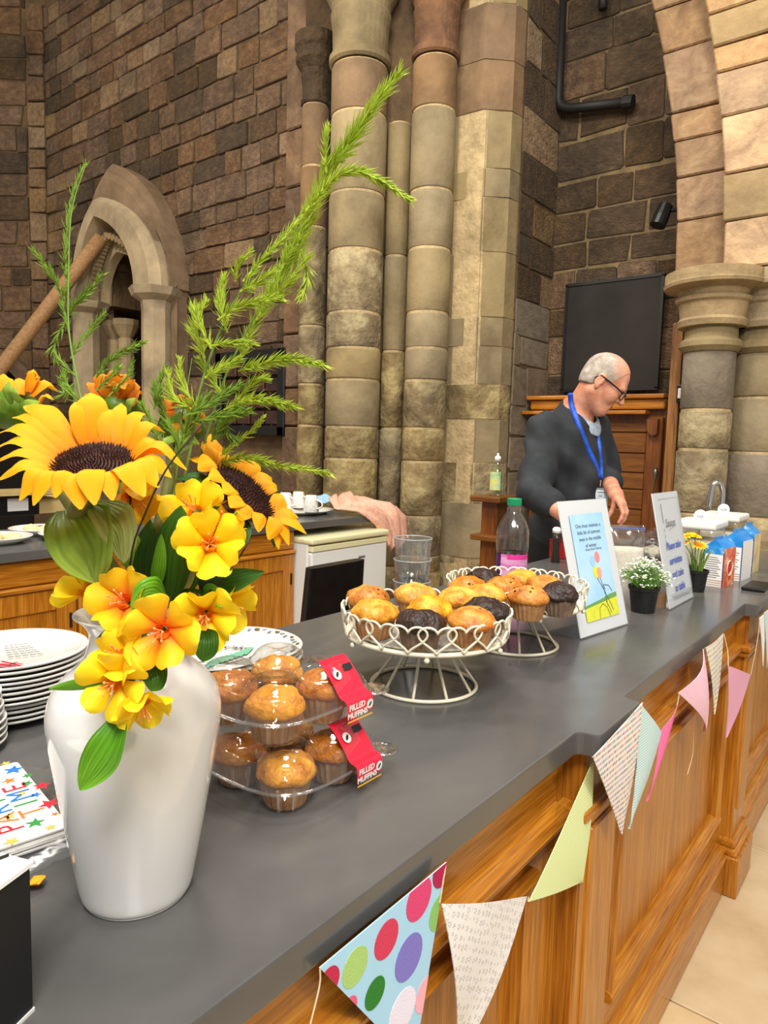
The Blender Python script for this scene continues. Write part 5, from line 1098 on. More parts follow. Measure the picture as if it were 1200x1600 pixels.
hl = G().add([(-.34 * w, -.02 * h, 0), (.34 * w, .02 * h, 0), (.34 * w, .055 * h, 0), (.2 * w, .05 * h, 0), (0, .025 * h, 0), (-.34 * w, .0, 0)], [(0, 1, 2, 3, 4, 5)]); put(pap, hl, .5, .215, plain('green_hedge', '6a9a50', .6), 'printed_hedge', n0 + .0003)
for i, s in enumerate(('One must maintain a', 'little bit of summer,', 'even in the middle', 'of winter.')): put(pap, text_geo(s, .0138), .5, .80 - i * .05, M_inkblack, 'lettering', n0 + .0004)
put(pap, text_geo('- Henry David Thoreau', .0085), .52, .62, M_inkblack, 'lettering', n0 + .0004)
for x, y, c in ((.47, .53, '9cc8ec'), (.57, .555, 'f08a84'), (.56, .435, 'f0a090'), (.50, .445, 'f4e010')): put(pap, disc(.05 * w, .043 * h, 0, 0, 24), x, y, plain('balloon_' + c, c, .5), 'printed_balloon', n0 + .0005 + x * .0002)
for pts_ in ([(.56, .4), (.6, .3), (.62, .18)], [(.5, .4), (.6, .3)], [(.42, .1), (.45, .18), (.53, .205), (.6, .17), (.64, .1)], [(.6, .3), (.72, .14)], [(.6, .22), (.68, .12)], [(.62, .34), (.7, .33), (.76, .28)], [(.6, .35), (.62, .3)]):
    put(pap, line2([((a - .5) * w, (b - .5) * h) for a, b in pts_], .0016), .5, .5, M_inkblack, 'printed_sketch', n0 + .0006)
t2, pap, BL, ux, uy, w, h = sign((1046, 953), (1083, 933), (1018, 771), (1055, 767), 'clear sign stand with a handwritten blue and black notice')
put(pap, line2([(-.33 * w, -.42 * h), (.42 * w, -.42 * h), (.42 * w, .44 * h), (-.33 * w, .44 * h)], .0012), .5, .5, M_ink, 'printed_border')
put(pap, line2([(0, 0), (.0, -.17 * h)], .003), .24, .9, M_inkblack, 'pen_stroke')
put(pap, text_geo('Sauces', .034, .25), .5, .72, M_ink, 'lettering'); put(pap, line2([(0, 0), (.3 * w, .01)], .0012), .4, .66, M_ink, 'pen_stroke')
for k in range(3): put(pap, line2([(0, 0), (.0, -.03 * h)], .003), .24, .68 - .05 * k, M_ink, 'pen_stroke')
for s, y in (('Please take', .52), ('serviettes', .39), ('and cake', .27), ('to table', .15)): put(pap, text_geo(s, .03, .2, bold=.0006), .5, y, M_inkblue, 'lettering')
put(pap, quad(-.3 * w, 0, .3 * w, .0012), .5, .06, M_ink, 'pen_stroke')

# ------------------------------------------------------------------ potted plants
M_pot = noisy('black_plastic_pot', [(.3, '0e0e0e'), (.7, '1c1b1a')], 40, rough=.45, bump=.15)
def pot(c, r, h, t):
    mk('pot', G().lathe([(0, 0), (r * .74, 0), (r * .76, .003), (r * .95, h * .86), (r * 1.02, h * .87), (r * 1.04, h), (r * .98, h), (r * .93, h * .88), (0, h * .86)], 32, c), M_pot, t, smooth=False)
    mk('soil', G().lathe([(0, h * .89), (r * .92, h * .88)], 20, c), noisy('dark_soil', [(.3, '1a120a'), (.7, '32241a')], 90, rough=.95), t)
q1 = atz(1008, 958, TOP); q1 = q1 + V(-.012, .016, 0); al = thing('potted_alyssum', 'black pot of tiny white flowers between the two sign stands', 'potted plant', q1)
pot(q1, .041, .072, al); rf = random.Random(21); gs, gf, gl = G(), G(), G()
for k in range(190):
    a = rf.uniform(0, 6.28); e = rf.uniform(0, 1) ** .7; top = q1 + V(math.cos(a) * e * .075, math.sin(a) * e * .075, .088 + .05 * (1 - e * e) + rf.uniform(-.012, .014)); b0 = q1 + V(math.cos(a) * .022 * e, math.sin(a) * .022 * e, .066)
    gs.tube([b0, (b0 + top) / 2 + V(0, 0, .01), top], .0007, 4)
    for j in range(3):
        pp_ = b0 + (top - b0) * rf.uniform(.3, .95); dd = unit(V(rf.uniform(-1, 1), rf.uniform(-1, 1), rf.uniform(.1, 1))); sd = unit(np.cross(dd, V(0, 0, 1))); L_ = rf.uniform(.006, .011); gl.add([pp_, pp_ + dd * L_ * .5 + sd * .0016, pp_ + dd * L_, pp_ + dd * L_ * .5 - sd * .0016], [(0, 1, 2, 3)])
    if rf.random() < .8:
        for j in range(rf.randint(2, 5)):
            f = top + V(rf.uniform(-.006, .006), rf.uniform(-.006, .006), rf.uniform(-.003, .004)); nrm = unit(V(rf.uniform(-.5, .5), rf.uniform(-.5, .5), 1)); s1_ = unit(np.cross(nrm, V(1, .2, 0))); s2_ = np.cross(nrm, s1_)
            for m in range(4):
                an = PI / 2 * m; d = s1_ * math.cos(an) + s2_ * math.sin(an); e_ = s1_ * -math.sin(an) + s2_ * math.cos(an); gf.add([f, f + d * .0022 + e_ * .0014, f + d * .0036, f + d * .0022 - e_ * .0014], [(0, 1, 2, 3)])
tag(mk('stems', gs, plain('green_stem', '6a9a3a', .6), al), kind='stuff'); tag(mk('small_leaves', gl, plain('soft_green_leaf', '6f9a48', .6), al), kind='stuff'); tag(mk('white_flowers', gf, plain('white_floret', 'f6f4ea', .6), al), kind='stuff')
q2 = atz(1090, 925, TOP) + V(-.012, .014, 0); dz = thing('potted_daisy', 'black pot of yellow and orange daisies beside the cartons', 'potted plant', q2)
pot(q2, .037, .07, dz); gs = G()
for k in range(36):
    a = rf.uniform(0, 6.28); o_ = rf.uniform(.02, .06); t_ = q2 + V(math.cos(a) * o_, math.sin(a) * o_, .1 + rf.uniform(0, .055)); b0 = q2 + V(math.cos(a) * .015, math.sin(a) * .015, .06); m_ = (b0 + t_) / 2 + V(0, 0, .015)
    sd = unit(np.cross(t_ - b0, V(.3, .2, 1))) * .0028; gs.grid([[b0 - sd * .6, b0 + sd * .6], [m_ - sd, m_ + sd], [t_, t_ + sd * .05]])
tag(mk('strap_leaves', gs, plain('grassy_leaf', '6f8a3c', .55), dz), kind='stuff')
M_dp = petal_mat('daisy_ray', [(0, 'e8780a'), (.35, 'f09a10'), (.75, 'f8dc20')], trans=.15)
for (px, py, rr_, nx) in ((1075, 838, .026, (-.2, -.3, .8)), (1092, 853, .03, (.2, -.3, .9)), (1086, 838, .022, (.3, -.1, .9)), (1070, 850, .02, (-.3, -.3, .7))):
    fc = at(px, py, at(0, 0, 1)[0] * 0 + np.dot(CAMROT[2], q2 - CAMPOS)); n_ = unit(V(*nx)); s1_ = unit(np.cross(n_, V(1, .3, 0))); s2_ = np.cross(n_, s1_)
    hd = mk('flower_head', G().blob(fc + n_ * .002, .006, 2, .2, 1, (1, 1, .6)), plain('orange_disc', 'd8860c', .7), dz, smooth=True); mk('flower_stalk', G().tube(bez([fc - n_ * .002, (fc + q2) / 2 + V(0, 0, .04), q2 + V(0, 0, .06)], 8), .0015, 6), plain('stalk_green', '6a8a3a', .6), None).parent = hd
    for m in range(13):
        an = 2 * PI * m / 13; d = s1_ * math.cos(an) + s2_ * math.sin(an); e_ = np.cross(n_, d); rows = [[fc + d * rr_ * u_ + e_ * s_ * .0042 * math.sin(PI * min(1, .12 + u_ * .85)) ** .6 + n_ * .004 * math.sin(u_ * 2.4) for s_ in (-1, 0, 1)] for u_ in (.12, .4, .7, .9, 1.0)]
        mk('ray_petal', G().grid(rows), M_dp, None, smooth=True, t=[u_ for u_ in (.12, .4, .7, .9, 1.0) for s_ in range(3)]).parent = hd

# ------------------------------------------------------------------ cartons, tubs, bags, tap
def carton(c, sx, sy, h, rot, label, top, side_cols, seed):
    t = thing('carton', label, 'carton', (c[0], c[1], TOP), 'small cartons at the far end of the worktop'); cr, sr_ = math.cos(rot), math.sin(rot)
    def w3(x, y, z): return V(c[0] + x * cr - y * sr_, c[1] + x * sr_ + y * cr, TOP + z)
    def blk(x0, y0, z0, x1, y1, z1): return G().prism([w3(x0, y0, z0), w3(x1, y0, z0), w3(x1, y1, z0), w3(x0, y1, z0)], (0, 0, 0), (0, 0, z1 - z0))
    hx, hy = sx / 2, sy / 2
    mk('body', blk(-hx, -hy, 0, hx, hy, h * .78), side_cols[0], t, fix=True)
    g = G(); ridge = h * .94; v = [w3(-hx, -hy, h * .78), w3(hx, -hy, h * .78), w3(hx, hy, h * .78), w3(-hx, hy, h * .78), w3(-.003, -hy * .96, ridge), w3(-.003, hy * .96, ridge), w3(.003, -hy * .96, ridge), w3(.003, hy * .96, ridge)]
    g.add(v, [(0, 1, 6, 4), (1, 2, 7, 6), (2, 3, 5, 7), (3, 0, 4, 5), (4, 6, 7, 5)]); mk('sloped_top', g, top, t, fix=True)
    mk('sealed_ridge', blk(-.002, -hy * .96, ridge - .002, .002, hy * .96, h), top, t, fix=True)
    fp_ = lambda x0, x1, z0, z1, m, nm: mk(nm, blk(x0, -hy - .0008, z0, x1, -hy - .0002, z1), m, t, fix=True); sp2 = lambda y0, y1, z0, z1, m, nm: mk(nm, blk(hx + .0002, y0, z0, hx + .0008, y1, z1), m, t, fix=True)
    sp2(-hy, hy, 0, h * .78, side_cols[1], 'side_panel')
    fp_(-hx, hx, h * .66, h * .78, top, 'front_band'); fp_(-hx, -hx + .003, 0, h * .7, plain('navy_line', '1c3a7a', .5), 'line'); fp_(hx - .003, hx, 0, h * .7, plain('navy_line', '1c3a7a', .5), 'line')
    for k in range(10): fp_(-hx * .75, hx * (.4 + .3 * ((k * seed) % 3) / 2), h * (.18 + .045 * k), h * (.19 + .045 * k), M_ink, 'text_line')
    for k in range(3): fp_(-hx * .95, hx * .95, h * (.03 + .045 * k), h * (.045 + .045 * k), plain('tan_band', 'b89880', .5), 'line')
    return t, w3, hx, hy
M_cw = plain('carton_white', 'e8e6e4', .35); M_cb = noisy('carton_blue', [(.4, '1a78c8'), (.6, '2c90dc'), (.75, 'd8ecf8')], 25, bump=0, rough=.3); M_co = noisy('carton_orange', [(.3, 'c83a20'), (.5, 'e06a34'), (.7, 'f0d8b0')], 34, bump=0, rough=.35); M_cy = noisy('carton_tan', [(.3, 'c8a860'), (.6, 'e0d0a0')], 20, bump=0, rough=.4)
ct1, w3, hx, hy = carton((-.553, 2.555), .066, .11, .165, -.1, 'white carton with blue top and orange side, nearest of three', M_cb, (M_cw, M_co), 2)
mk('red_logo', G().prism([w3(hx + .001, -.03, .04), w3(hx + .001, .03, .05), w3(hx + .001, .025, .09), w3(hx + .001, -.025, .075)], (0, 0, 0), (.0006, 0, 0)), plain('red_print', 'c02020', .4), ct1); mk('round_logo', G().tube([w3(hx + .0015, .025 * math.cos(2 * PI * k / 20), .06 + .025 * math.sin(2 * PI * k / 20)) for k in range(20)], .002, 5, closed=True), plain('cream_print', 'f4e0c0', .4), ct1)
carton((-.535, 2.735), .066, .11, .178, -.08, 'middle carton with a blue top behind the orange one', M_cb, (M_cw, M_cw), 1); carton((-.54, 2.93), .066, .09, .185, -.05, 'farthest small carton with a tan side', M_cb, (M_cw, M_cy), 3)
def tub(px, d, wd_, label, tagtxt):
    p = at(px, 850, d); p[2] = TOP; t = thing('lidded_tub', label, 'tub', p, 'clear tubs with white lids'); h = .15
    mk('box', G().rbox((p[0] - wd_ / 2, p[1] - .1, TOP), (p[0] + wd_ / 2, p[1] + .1, TOP + h), .012, 2), M_clear_soft, t); mk('contents', G().rbox((p[0] - wd_ / 2 + .008, p[1] - .09, TOP + .006), (p[0] + wd_ / 2 - .008, p[1] + .09, TOP + h * .7), .01, 2), noisy('cream_contents', [(.3, 'c8bca0'), (.7, 'ded6c0')], 30, rough=.8), t)
    mk('lid', G().rbox((p[0] - wd_ / 2 - .006, p[1] - .106, TOP + h - .002), (p[0] + wd_ / 2 + .006, p[1] + .106, TOP + h + .028), .01, 3), M_white, t)
    rt = unit(V(.786, .617, 0)); o = p + V(0, 0, h + .046) + V(0.01, -.05, 0); tg = mk('round_tag', G().prism([o + rt * .026 * math.cos(2 * PI * k / 24) + V(0, 0, 1) * max(.026 * math.sin(2 * PI * k / 24), -.018) for k in range(24)], (0, 0, 0), V(-.617, .786, 0) * .0015), M_paper, t, fix=True)
    mk('lettering', place(text_geo(tagtxt, .018), o - V(-.617, .786, 0) * .0004, rt, V(0, 0, 1), .0002), M_inkblack, None).parent = tg
tub(1092, 2.78, .15, 'nearer clear tub with a white lid and round tag', 'tea'); tub(1127, 3.12, .16, 'farther clear tub with a white lid and round tag', 'milk')
bgp = at(972, 885, 2.62); bgp[2] = TOP; zb_ = thing('zip_bag', 'clear zip bag of pale powder behind the poem sign', 'bag', bgp)
rt, bk_ = unit(V(.786, .617, 0)), unit(V(-.617, .786, 0))
rows = []
for i in range(13):
    v = i / 12; row = []
    for k in range(32):
        a = 2 * PI * k / 32; w_ = .082 * (1 - .08 * v); dth = .045 * (1 - v) ** .6 + .002; x = math.copysign(abs(math.cos(a)) ** .6, math.cos(a)) * w_; y = math.copysign(abs(math.sin(a)) ** .8, math.sin(a)) * dth
        row.append(bgp + rt * x + bk_ * (y + .004 * math.sin(6 * a + v * 5)) + V(0, 0, v * .165 + .002))
    rows.append(row)
mk('bag_film', G().grid(rows, closed_u=True), M_clear_soft, zb_, smooth=True)
rows2 = [[bgp + (q - bgp) * V(.93, .93, 1) for q in row] for row in rows[:7]]; rows2.append([bgp + V(0, 0, .088)] * 32); mk('powder', G().grid(rows2, closed_u=True), noisy('pale_powder', [(.3, 'd8d0c0'), (.7, 'ece6da')], 60, rough=.9), zb_, smooth=True)
for dz_, m in ((.155, plain('blue_zip', '4a6ac0', .4)), (.149, M_clear_soft)): mk('zip_seal', G().tube([bgp + rt * x - bk_ * .006 + V(0, 0, dz_) for x in (-.074, -.03, .03, .074)], .0022, 6), m, zb_)
b2 = at(1018, 880, 2.85); b2[2] = TOP; fb_ = thing('clear_bag', 'crumpled clear bag beside the zip bag', 'bag', b2); mk('bag_film', G().blob(b2 + V(0, 0, .062), .066, 3, .5, 4, (1.1, 1, .95), freq=2.4), M_clear_soft, fb_, smooth=False); mk('contents', G().blob(b2 + V(0, 0, .035), .05, 2, .3, 6, (1, 1, .6)), noisy('mixed_packets', [(.4, '6a7884'), (.55, 'c8c0a8'), (.7, '4a5a78')], 26, rough=.6), fb_)
rb = at(877, 868, 2.86); rb[2] = TOP; rbx = thing('red_box', 'small red box behind the poem sign', 'box', rb); mk('carton', G().rbox((rb[0] - .04, rb[1] - .03, TOP), (rb[0] + .03, rb[1] + .05, TOP + .075), .002, 1), plain('red_card', 'a81c18', .45), rbx); mk('box_flap', G().rbox((rb[0] - .041, rb[1] - .031, TOP + .066), (rb[0] + .031, rb[1] + .051, TOP + .0765), .002, 1), plain('dark_red_card', '8a1414', .45), rbx)
ml = at(868, 868, 2.74); ml[2] = TOP; mill = thing('pepper_mill', 'slim dark grinder with a white top behind the poem sign', 'grinder', ml); mk('barrel', G().lathe([(0, 0), (.017, 0), (.018, .004), (.014, .05), (.016, .09), (.014, .115), (0, .115)], 20, ml), plain('smoky_barrel', '2a241e', .25), mill, smooth=True); mk('top_cap', G().lathe([(0, .115), (.016, .115), (.017, .13), (.01, .138), (0, .138)], 20, ml), M_white, mill, smooth=True)
tpp = at(1122, 860, 3.42); tpp[2] = TOP; tap = thing('tap', 'curved chrome tap rising beyond the white-lidded tubs', 'tap', tpp)
zt_ = at(1122, 753, 3.42)[2]; hh = zt_ - TOP
mk('spout', G().tube(bez([tpp, tpp + V(0, 0, hh * .6), tpp + V(.0, -.0, hh * .85), tpp - rt * .018 + V(0, 0, hh * .98), tpp - rt * .045 + V(0, 0, hh * .96), tpp - rt * .058 + V(0, 0, hh * .7), tpp - rt * .06 + V(0, 0, hh * .55)], 30), .0125, 12), M_chrome, tap, smooth=True); mk('base', G().lathe([(0, 0), (.028, 0), (.028, .03), (.02, .05), (0, .05)], 20, tpp), M_chrome, tap, smooth=True); mk('lever', G().tube([tpp + V(0, 0, .04), tpp + rt * .06 + V(0, 0, .06)], .006, 8), M_chrome, tap, smooth=True)
# ------------------------------------------------------------------ flowers in the vase
M_sun = petal_mat('sunflower_petal', [(0, 'e88408'), (.25, 'f6a80c'), (.6, 'ffb80e'), (1.0, 'ffc416')], trans=.25, lines=14)
M_sun_old = petal_mat('wilted_petal', [(0, 'c86008'), (.4, 'e28a10'), (1.0, 'f0a81c')], trans=.22, lines=14)
M_free = petal_mat('freesia_petal', [(0, 'ec780c'), (.12, 'f6aa10'), (.28, 'fed414'), (1.0, 'ffe62e')], trans=.28)
M_free_o = petal_mat('orange_freesia_petal', [(0, 'ee6a1c'), (.25, 'f8982a'), (.5, 'fdc41e'), (1.0, 'ffd824')], trans=.28)
M_stamen = plain('orange_stamen', 'f0a060', .6)
def leaf_mat(name, a, b_, c): return petal_mat(name, [(0, a), (.4, b_), (1, c)], rough=.4, trans=.18, lines=3.2, even=True)
M_leaf = leaf_mat('glossy_dark_leaf', '1f3d10', '2f5a18', '44752a'); M_leaf_l = leaf_mat('bright_ribbed_leaf', '3f7a14', '5c9a1e', '78b42c'); M_leaf_s = leaf_mat('sunflower_leaf', '64881e', '8cae38', 'aac854')
M_stalk = noisy('hairy_green_stalk', [(.3, '5c6428'), (.7, '8a8c48')], 40, rough=.7, bump=.3, bump_scale=200, dist=.001)
M_seed = noisy('dark_floret', [(.3, '1c0c08'), (.55, '3c1a0e'), (.75, '6a3214')], 160, rough=.7)
M_fern = petal_mat('asparagus_fern_green', [(0, 'c2d64c'), (1, 'd0e25c')], trans=.35); M_fern_d = petal_mat('deep_fern_green', [(0, '8fb044'), (1, 'a4c256')], trans=.35); M_fern_s = plain('fern_stem', '6f8f3a', .6)
VIEW = CAMROT[2]
D0 = float((V(VC[0], VC[1], TOP + .3) - CAMPOS) @ VIEW)          # distance of the vase axis along the view
VR = V(VC[0], VC[1], TOP + .262)                                 # inside the neck
def ribbon(pts, wid, side, n=14, m=7, cup=.0, ruffle=0, seed=0, shape=None):
    """surface along pts: wid(t) half-width function; side(t) sideways vector; cup raises the edges"""
    D_ = bez(pts, 60); al_ = np.concatenate([[0], np.cumsum([np.linalg.norm(b - a) for a, b in zip(D_, D_[1:])])]); D_ = np.array(D_)
    C_ = [V(*[np.interp(q * al_[-1], al_, D_[:, k]) for k in range(3)]) for q in np.linspace(0, 1, n)]; rows = []; tt = []; uv = []
    for i, p in enumerate(C_):
        t = i / (n - 1); d = unit(C_[min(i + 1, n - 1)] - C_[max(i - 1, 0)]); s = side(t) if callable(side) else side; s = unit(s - d * (s @ d)); nn = np.cross(s, d); row = []
        for j in range(m):
            x = j / (m - 1) * 2 - 1; w = wid(t)
            row.append(p + s * x * w + nn * (cup * w * (x * x) + ruffle * w * math.sin(x * 4 + t * 7 + seed) * t)); tt.append(t); uv.append((x * .5 + .5, t))
        rows.append(row)
    return G().grid(rows), tt, uv
def petal(parent, root, mid, tip, w, nrm, mat, cup=.25, ruffle=.12, seed=0, name='petal', point=.5):
    g, t, uv = ribbon([root, mid, tip], lambda t: w * (.32 + .68 * math.sin(PI * min(1, t * .9 + .08)) ** .75) * (1 - max(0, t - .72) / .28 * (1 - .16)) ** point * (1 if t < .97 else .55), np.cross(nrm, tip - root), cup=cup, ruffle=ruffle, seed=seed)
    return mk(name, g, mat, parent, smooth=True, t=t, uv=uv)
def stem(parent, pts, r, mat, name='stem', n=16): return mk(name, G().tube(bez(pts, n), r if not hasattr(r, '__len__') else list(np.interp(np.linspace(0, 1, n), np.linspace(0, 1, len(r)), r)), 8), mat, parent, smooth=True)
def leaf(parent, pts, w, mat, side, cup=-.3, ruffle=.1, seed=0, fold=0, name='leaf'):
    g, t, uv = ribbon(pts, lambda t: w * math.sin(PI * min(1, .06 + t * .94)) ** .8 + .0004, side, n=18, m=9, cup=cup, ruffle=ruffle, seed=seed)
    return mk(name, g, mat, parent, smooth=True, t=t, uv=uv)
def seeds(parent, c, n_, R, seed, dome=.25, name='seed_disc'):
    """disc of florets: a dark dome carrying many little cones, one part nobody would count"""
    s1 = unit(np.cross(n_, V(.3, 1, .2))); s2 = np.cross(n_, s1); g = G(); rr = random.Random(seed)
    rows = [[c + (s1 * math.cos(2 * PI * k / 28) + s2 * math.sin(2 * PI * k / 28)) * R * u + n_ * (R * dome * (1 - u * u) - (.004 if u == 1 else 0)) for k in range(28)] for u in (.02, .3, .6, .85, 1.0)]
    g.grid(rows, closed_u=True)
    for i in range(520):
        u = math.sqrt((i + .5) / 520) * 1.02; a = i * 2.399963; b = c + (s1 * math.cos(a) + s2 * math.sin(a)) * R * u + n_ * R * dome * (1 - u * u)
        d = unit(n_ + (s1 * math.cos(a) + s2 * math.sin(a)) * (u * .7) + V(rr.uniform(-.2, .2), rr.uniform(-.2, .2), rr.uniform(-.2, .2))); e1 = unit(np.cross(d, s1)); e2 = np.cross(d, e1); r = R * .034; h = R * rr.uniform(.08, .15)
        g.add([b + e1 * r, b - e1 * r * .5 + e2 * r * .87, b - e1 * r * .5 - e2 * r * .87, b + d * h], [(0, 1, 3), (1, 2, 3), (2, 0, 3)])
    tag(mk(name, g, M_seed, parent), kind='stuff')

# ---- large front sunflower: disc centre, facing up and a little towards the viewer
def P2(px, py, c, dc, k): return at(px, py, dc + k * (c[1] - py) * dc / F)
def sunflower(name_label, c, dc, slope, nrm, R, petals, mat, seed):
    cc = at(c[0], c[1], dc); n_ = unit(V(*nrm)) if len(nrm) == 3 else nrm
    t = thing('sunflower', name_label, 'sunflower', cc, 'sunflowers in the vase'); seeds(t, cc, n_, R, seed)
    for i, (rx, ry, tx, ty, w, dk, mb) in enumerate(petals):
        root = P2(rx, ry, c, dc, slope); dr = float((root - CAMPOS) @ VIEW); tip = at(tx, ty, dr + dk)
        mid = (root + tip) / 2 + n_ * mb
        petal(t, root - n_ * .001 * (i % 3) + (cc - root) * .12, mid, tip, w * dc / F / 2, n_, mat, seed=seed + i)
    return t, cc, n_
nA = unit(CAMROT[1] * .86 - VIEW * .5 + CAMROT[0] * .03)
cA = (148, 722); dA = D0 - .075
pet = [(132, 692, 118, 628, 30, .005, .012), (152, 690, 141, 614, 50, .012, .014), (176, 694, 172, 640, 40, .02, .012), (188, 697, 189, 630, 26, .03, .012), (197, 698, 226, 646, 30, .03, .014), (112, 697, 38, 634, 44, .03, .016), (100, 703, 20, 652, 34, .03, .016), (92, 709, -2, 676, 40, .02, .016), (88, 716, -8, 700, 34, .01, .014), (88, 726, -10, 722, 30, .0, .012), (87, 736, -4, 750, 38, -.012, .012), (93, 744, 30, 782, 42, -.025, .016), (102, 749, 52, 790, 36, -.03, .018), (118, 752, 86, 778, 36, -.028, .016), (128, 753, 126, 796, 46, -.03, .018), (146, 752, 148, 789, 40, -.035, .02), (168, 750, 176, 782, 34, -.03, .016), (184, 745, 226, 776, 44, -.03, .02), (200, 738, 248, 762, 40, -.02, .018), (208, 730, 268, 746, 36, -.005, .014), (211, 722, 276, 716, 30, .008, .012), (208, 712, 262, 704, 30, .018, .014), (206, 704, 258, 676, 32, .03, .018), (210, 716, 292, 734, 26, -.004, .02), (140, 692, 128, 650, 34, .02, .01), (165, 691, 158, 634, 36, .024, .01)]
sfA, ccA, _ = sunflower('large open sunflower facing up at the front of the bouquet', cA, dA, 1.55, nA, 62 * dA / F, pet, M_sun, 1)
stem(sfA, [ccA - nA * .012, at(118, 830, D0 - .05), at(175, 915, D0 - .02), VR + V(.004, -.004, -.03), VR + V(0, 0, -.2)], [.009, .0085, .0075, .007, .006], M_stalk, n=24)
g = G(); s1 = unit(np.cross(nA, V(.2, 1, .1))); s2 = np.cross(nA, s1)
g.grid([[ccA + (s1 * math.cos(2 * PI * k / 20) + s2 * math.sin(2 * PI * k / 20)) * r_ - nA * z_ for k in range(20)] for r_, z_ in ((.033, .003), (.03, .010), (.016, .018), (.006, .022))], closed_u=True); mk('flower_base', g, M_leaf_s, sfA, smooth=True)
leaf(sfA, [at(104, 796, D0 - .052), at(132, 840, D0 - .075), at(150, 912, D0 - .07)], .029, M_leaf_s, CAMROT[0], ruffle=.34, seed=3); leaf(sfA, [at(150, 785, D0 - .05), at(186, 825, D0 - .082), at(194, 880, D0 - .075)], .017, leaf_mat('pale_leaf_underside', '86a044', 'a4ba62', 'bccc80'), CAMROT[0], ruffle=.2, seed=5)
# ---- second sunflower, turned to the right and seen nearly edge on
cB = (378, 770); dB = D0 + .01
nB = unit(CAMROT[0] * .62 + CAMROT[1] * .70 - VIEW * .34)
ccB = at(cB[0], cB[1], dB); sfB = thing('sunflower', 'second sunflower tilted sideways over the back worktop', 'sunflower', ccB, 'sunflowers in the vase')
RB_ = 60 * dB / F; seeds(sfB, ccB, nB, RB_, 7)
eB1 = unit(CAMROT[0] * .78 - CAMROT[1] * .62); eB1 = unit(eB1 - nB * (eB1 @ nB)); eB2 = np.cross(nB, eB1)      # eB1 runs along the visible long axis of the disc
rb_ = random.Random(9)
for i, (px, py, tx, ty, w, dk) in enumerate(((334, 736, 318, 690, 36, .01), (345, 738, 330, 678, 30, .03), (338, 744, 296, 716, 34, .0), (352, 742, 352, 706, 34, .03), (366, 748, 376, 712, 34, .035), (380, 752, 398, 716, 34, .04), (392, 760, 424, 746, 34, .04), (402, 770, 432, 758, 30, .04), (410, 778, 440, 772, 30, .035), (418, 788, 466, 808, 28, .02), (422, 796, 479, 834, 28, .01), (420, 802, 452, 852, 30, -.005), (414, 808, 436, 858, 26, -.01), (404, 806, 416, 848, 28, -.02), (392, 800, 400, 836, 28, -.03), (380, 792, 372, 818, 34, -.035), (368, 782, 356, 798, 34, -.04), (356, 770, 346, 776, 34, -.04), (346, 758, 322, 752, 36, -.035), (336, 748, 306, 740, 32, -.02))):
    root = at(px, py, dB); root = ccB + (root - ccB) - nB * (((root - ccB) @ nB)); rd = unit(root - ccB); root = ccB + rd * RB_ * (.97 if i < 13 else 1.06) + nB * (0 if i < 13 else .004)
    if (root - at(px, py, dB)) @ (root - at(px, py, dB)) > .02 ** 2: root = at(px, py, dB + dk * .4)
    tip = at(tx, ty, dB + dk); petal(sfB, root, (root + tip) / 2 + nB * (.007 if i < 13 else .012), tip + (nB * .004 if i >= 13 else 0), w * dB / F / 2, nB, M_sun, seed=30 + i)
stem(sfB, [ccB - nB * .01, at(345, 830, dB - .01), at(300, 900, D0), VR + V(.015, .01, 0), VR + V(0, 0, -.18)], [.006, .006, .005, .005, .005], M_stalk, n=24)
mk('flower_base', G().grid([[ccB + (eB1 * math.cos(2 * PI * k / 20) + eB2 * math.sin(2 * PI * k / 20)) * r_ - nB * z_ for k in range(20)] for r_, z_ in ((.036, .004), (.03, .012), (.014, .02), (.005, .024))], closed_u=True), M_leaf, sfB, smooth=True)
for k in range(7): a = 2 * PI * k / 7; d = eB1 * math.cos(a) + eB2 * math.sin(a); leaf(sfB, [ccB + d * .03 - nB * .006, ccB + d * .045 - nB * .012, ccB + d * .058 - nB * .022], .008, M_leaf, np.cross(nB, d), name='sepal')
# ---- sunflowers at the back
def back_sun(label, c, dc, petals, nrm, sep, mat=M_sun_old, seed=0, R=.03):
    cc = at(c[0], c[1], dc); t = thing('sunflower', label, 'sunflower', cc, 'sunflowers in the vase'); n_ = unit(nrm)
    mk('flower_base', G().blob(cc, R, 3, .12, seed, (1, 1, .8)), M_leaf_s, t, smooth=True)
    for i, (rx, ry, tx, ty, w, dk, mb) in enumerate(petals):
        root, tip = at(rx, ry, dc - .02), at(tx, ty, dc + dk); petal(t, root, (root + tip) / 2 + n_ * mb, tip, w * dc / F / 2, n_, mat, ruffle=.35, cup=.4, seed=seed + i)
    for (rx, ry, tx, ty, w) in sep:
        root, tip = at(rx, ry, dc - .03), at(tx, ty, dc - .045); leaf(t, [root, (root + tip) / 2 - VIEW * .006, tip], w * dc / F / 2, M_leaf_s, np.cross(VIEW, tip - root), name='sepal')
    stem(t, [cc - n_ * .01, (cc + VR) / 2 + n_ * .01, VR + V(-.01, .01, 0), VR + V(0, 0, -.2)], .0055, M_stalk); return t
back_sun('sunflower seen from behind at the left edge of the bouquet', (18, 640), D0 + .05, [(12, 622, 4, 588, 26, .0, .01), (24, 618, -12, 596, 24, .01, .01), (40, 612, 62, 598, 34, -.01, .016), (46, 618, 90, 610, 30, 0, .012), (56, 634, 84, 624, 20, -.02, .008), (30, 616, 40, 600, 24, .02, .01)], CAMROT[1] - VIEW * .3, [(16, 632, 14, 596, 16), (28, 630, 22, 604, 18), (30, 640, 62, 628, 16), (6, 640, -8, 612, 16), (38, 652, 84, 636, 14)], M_sun, 50, .028)
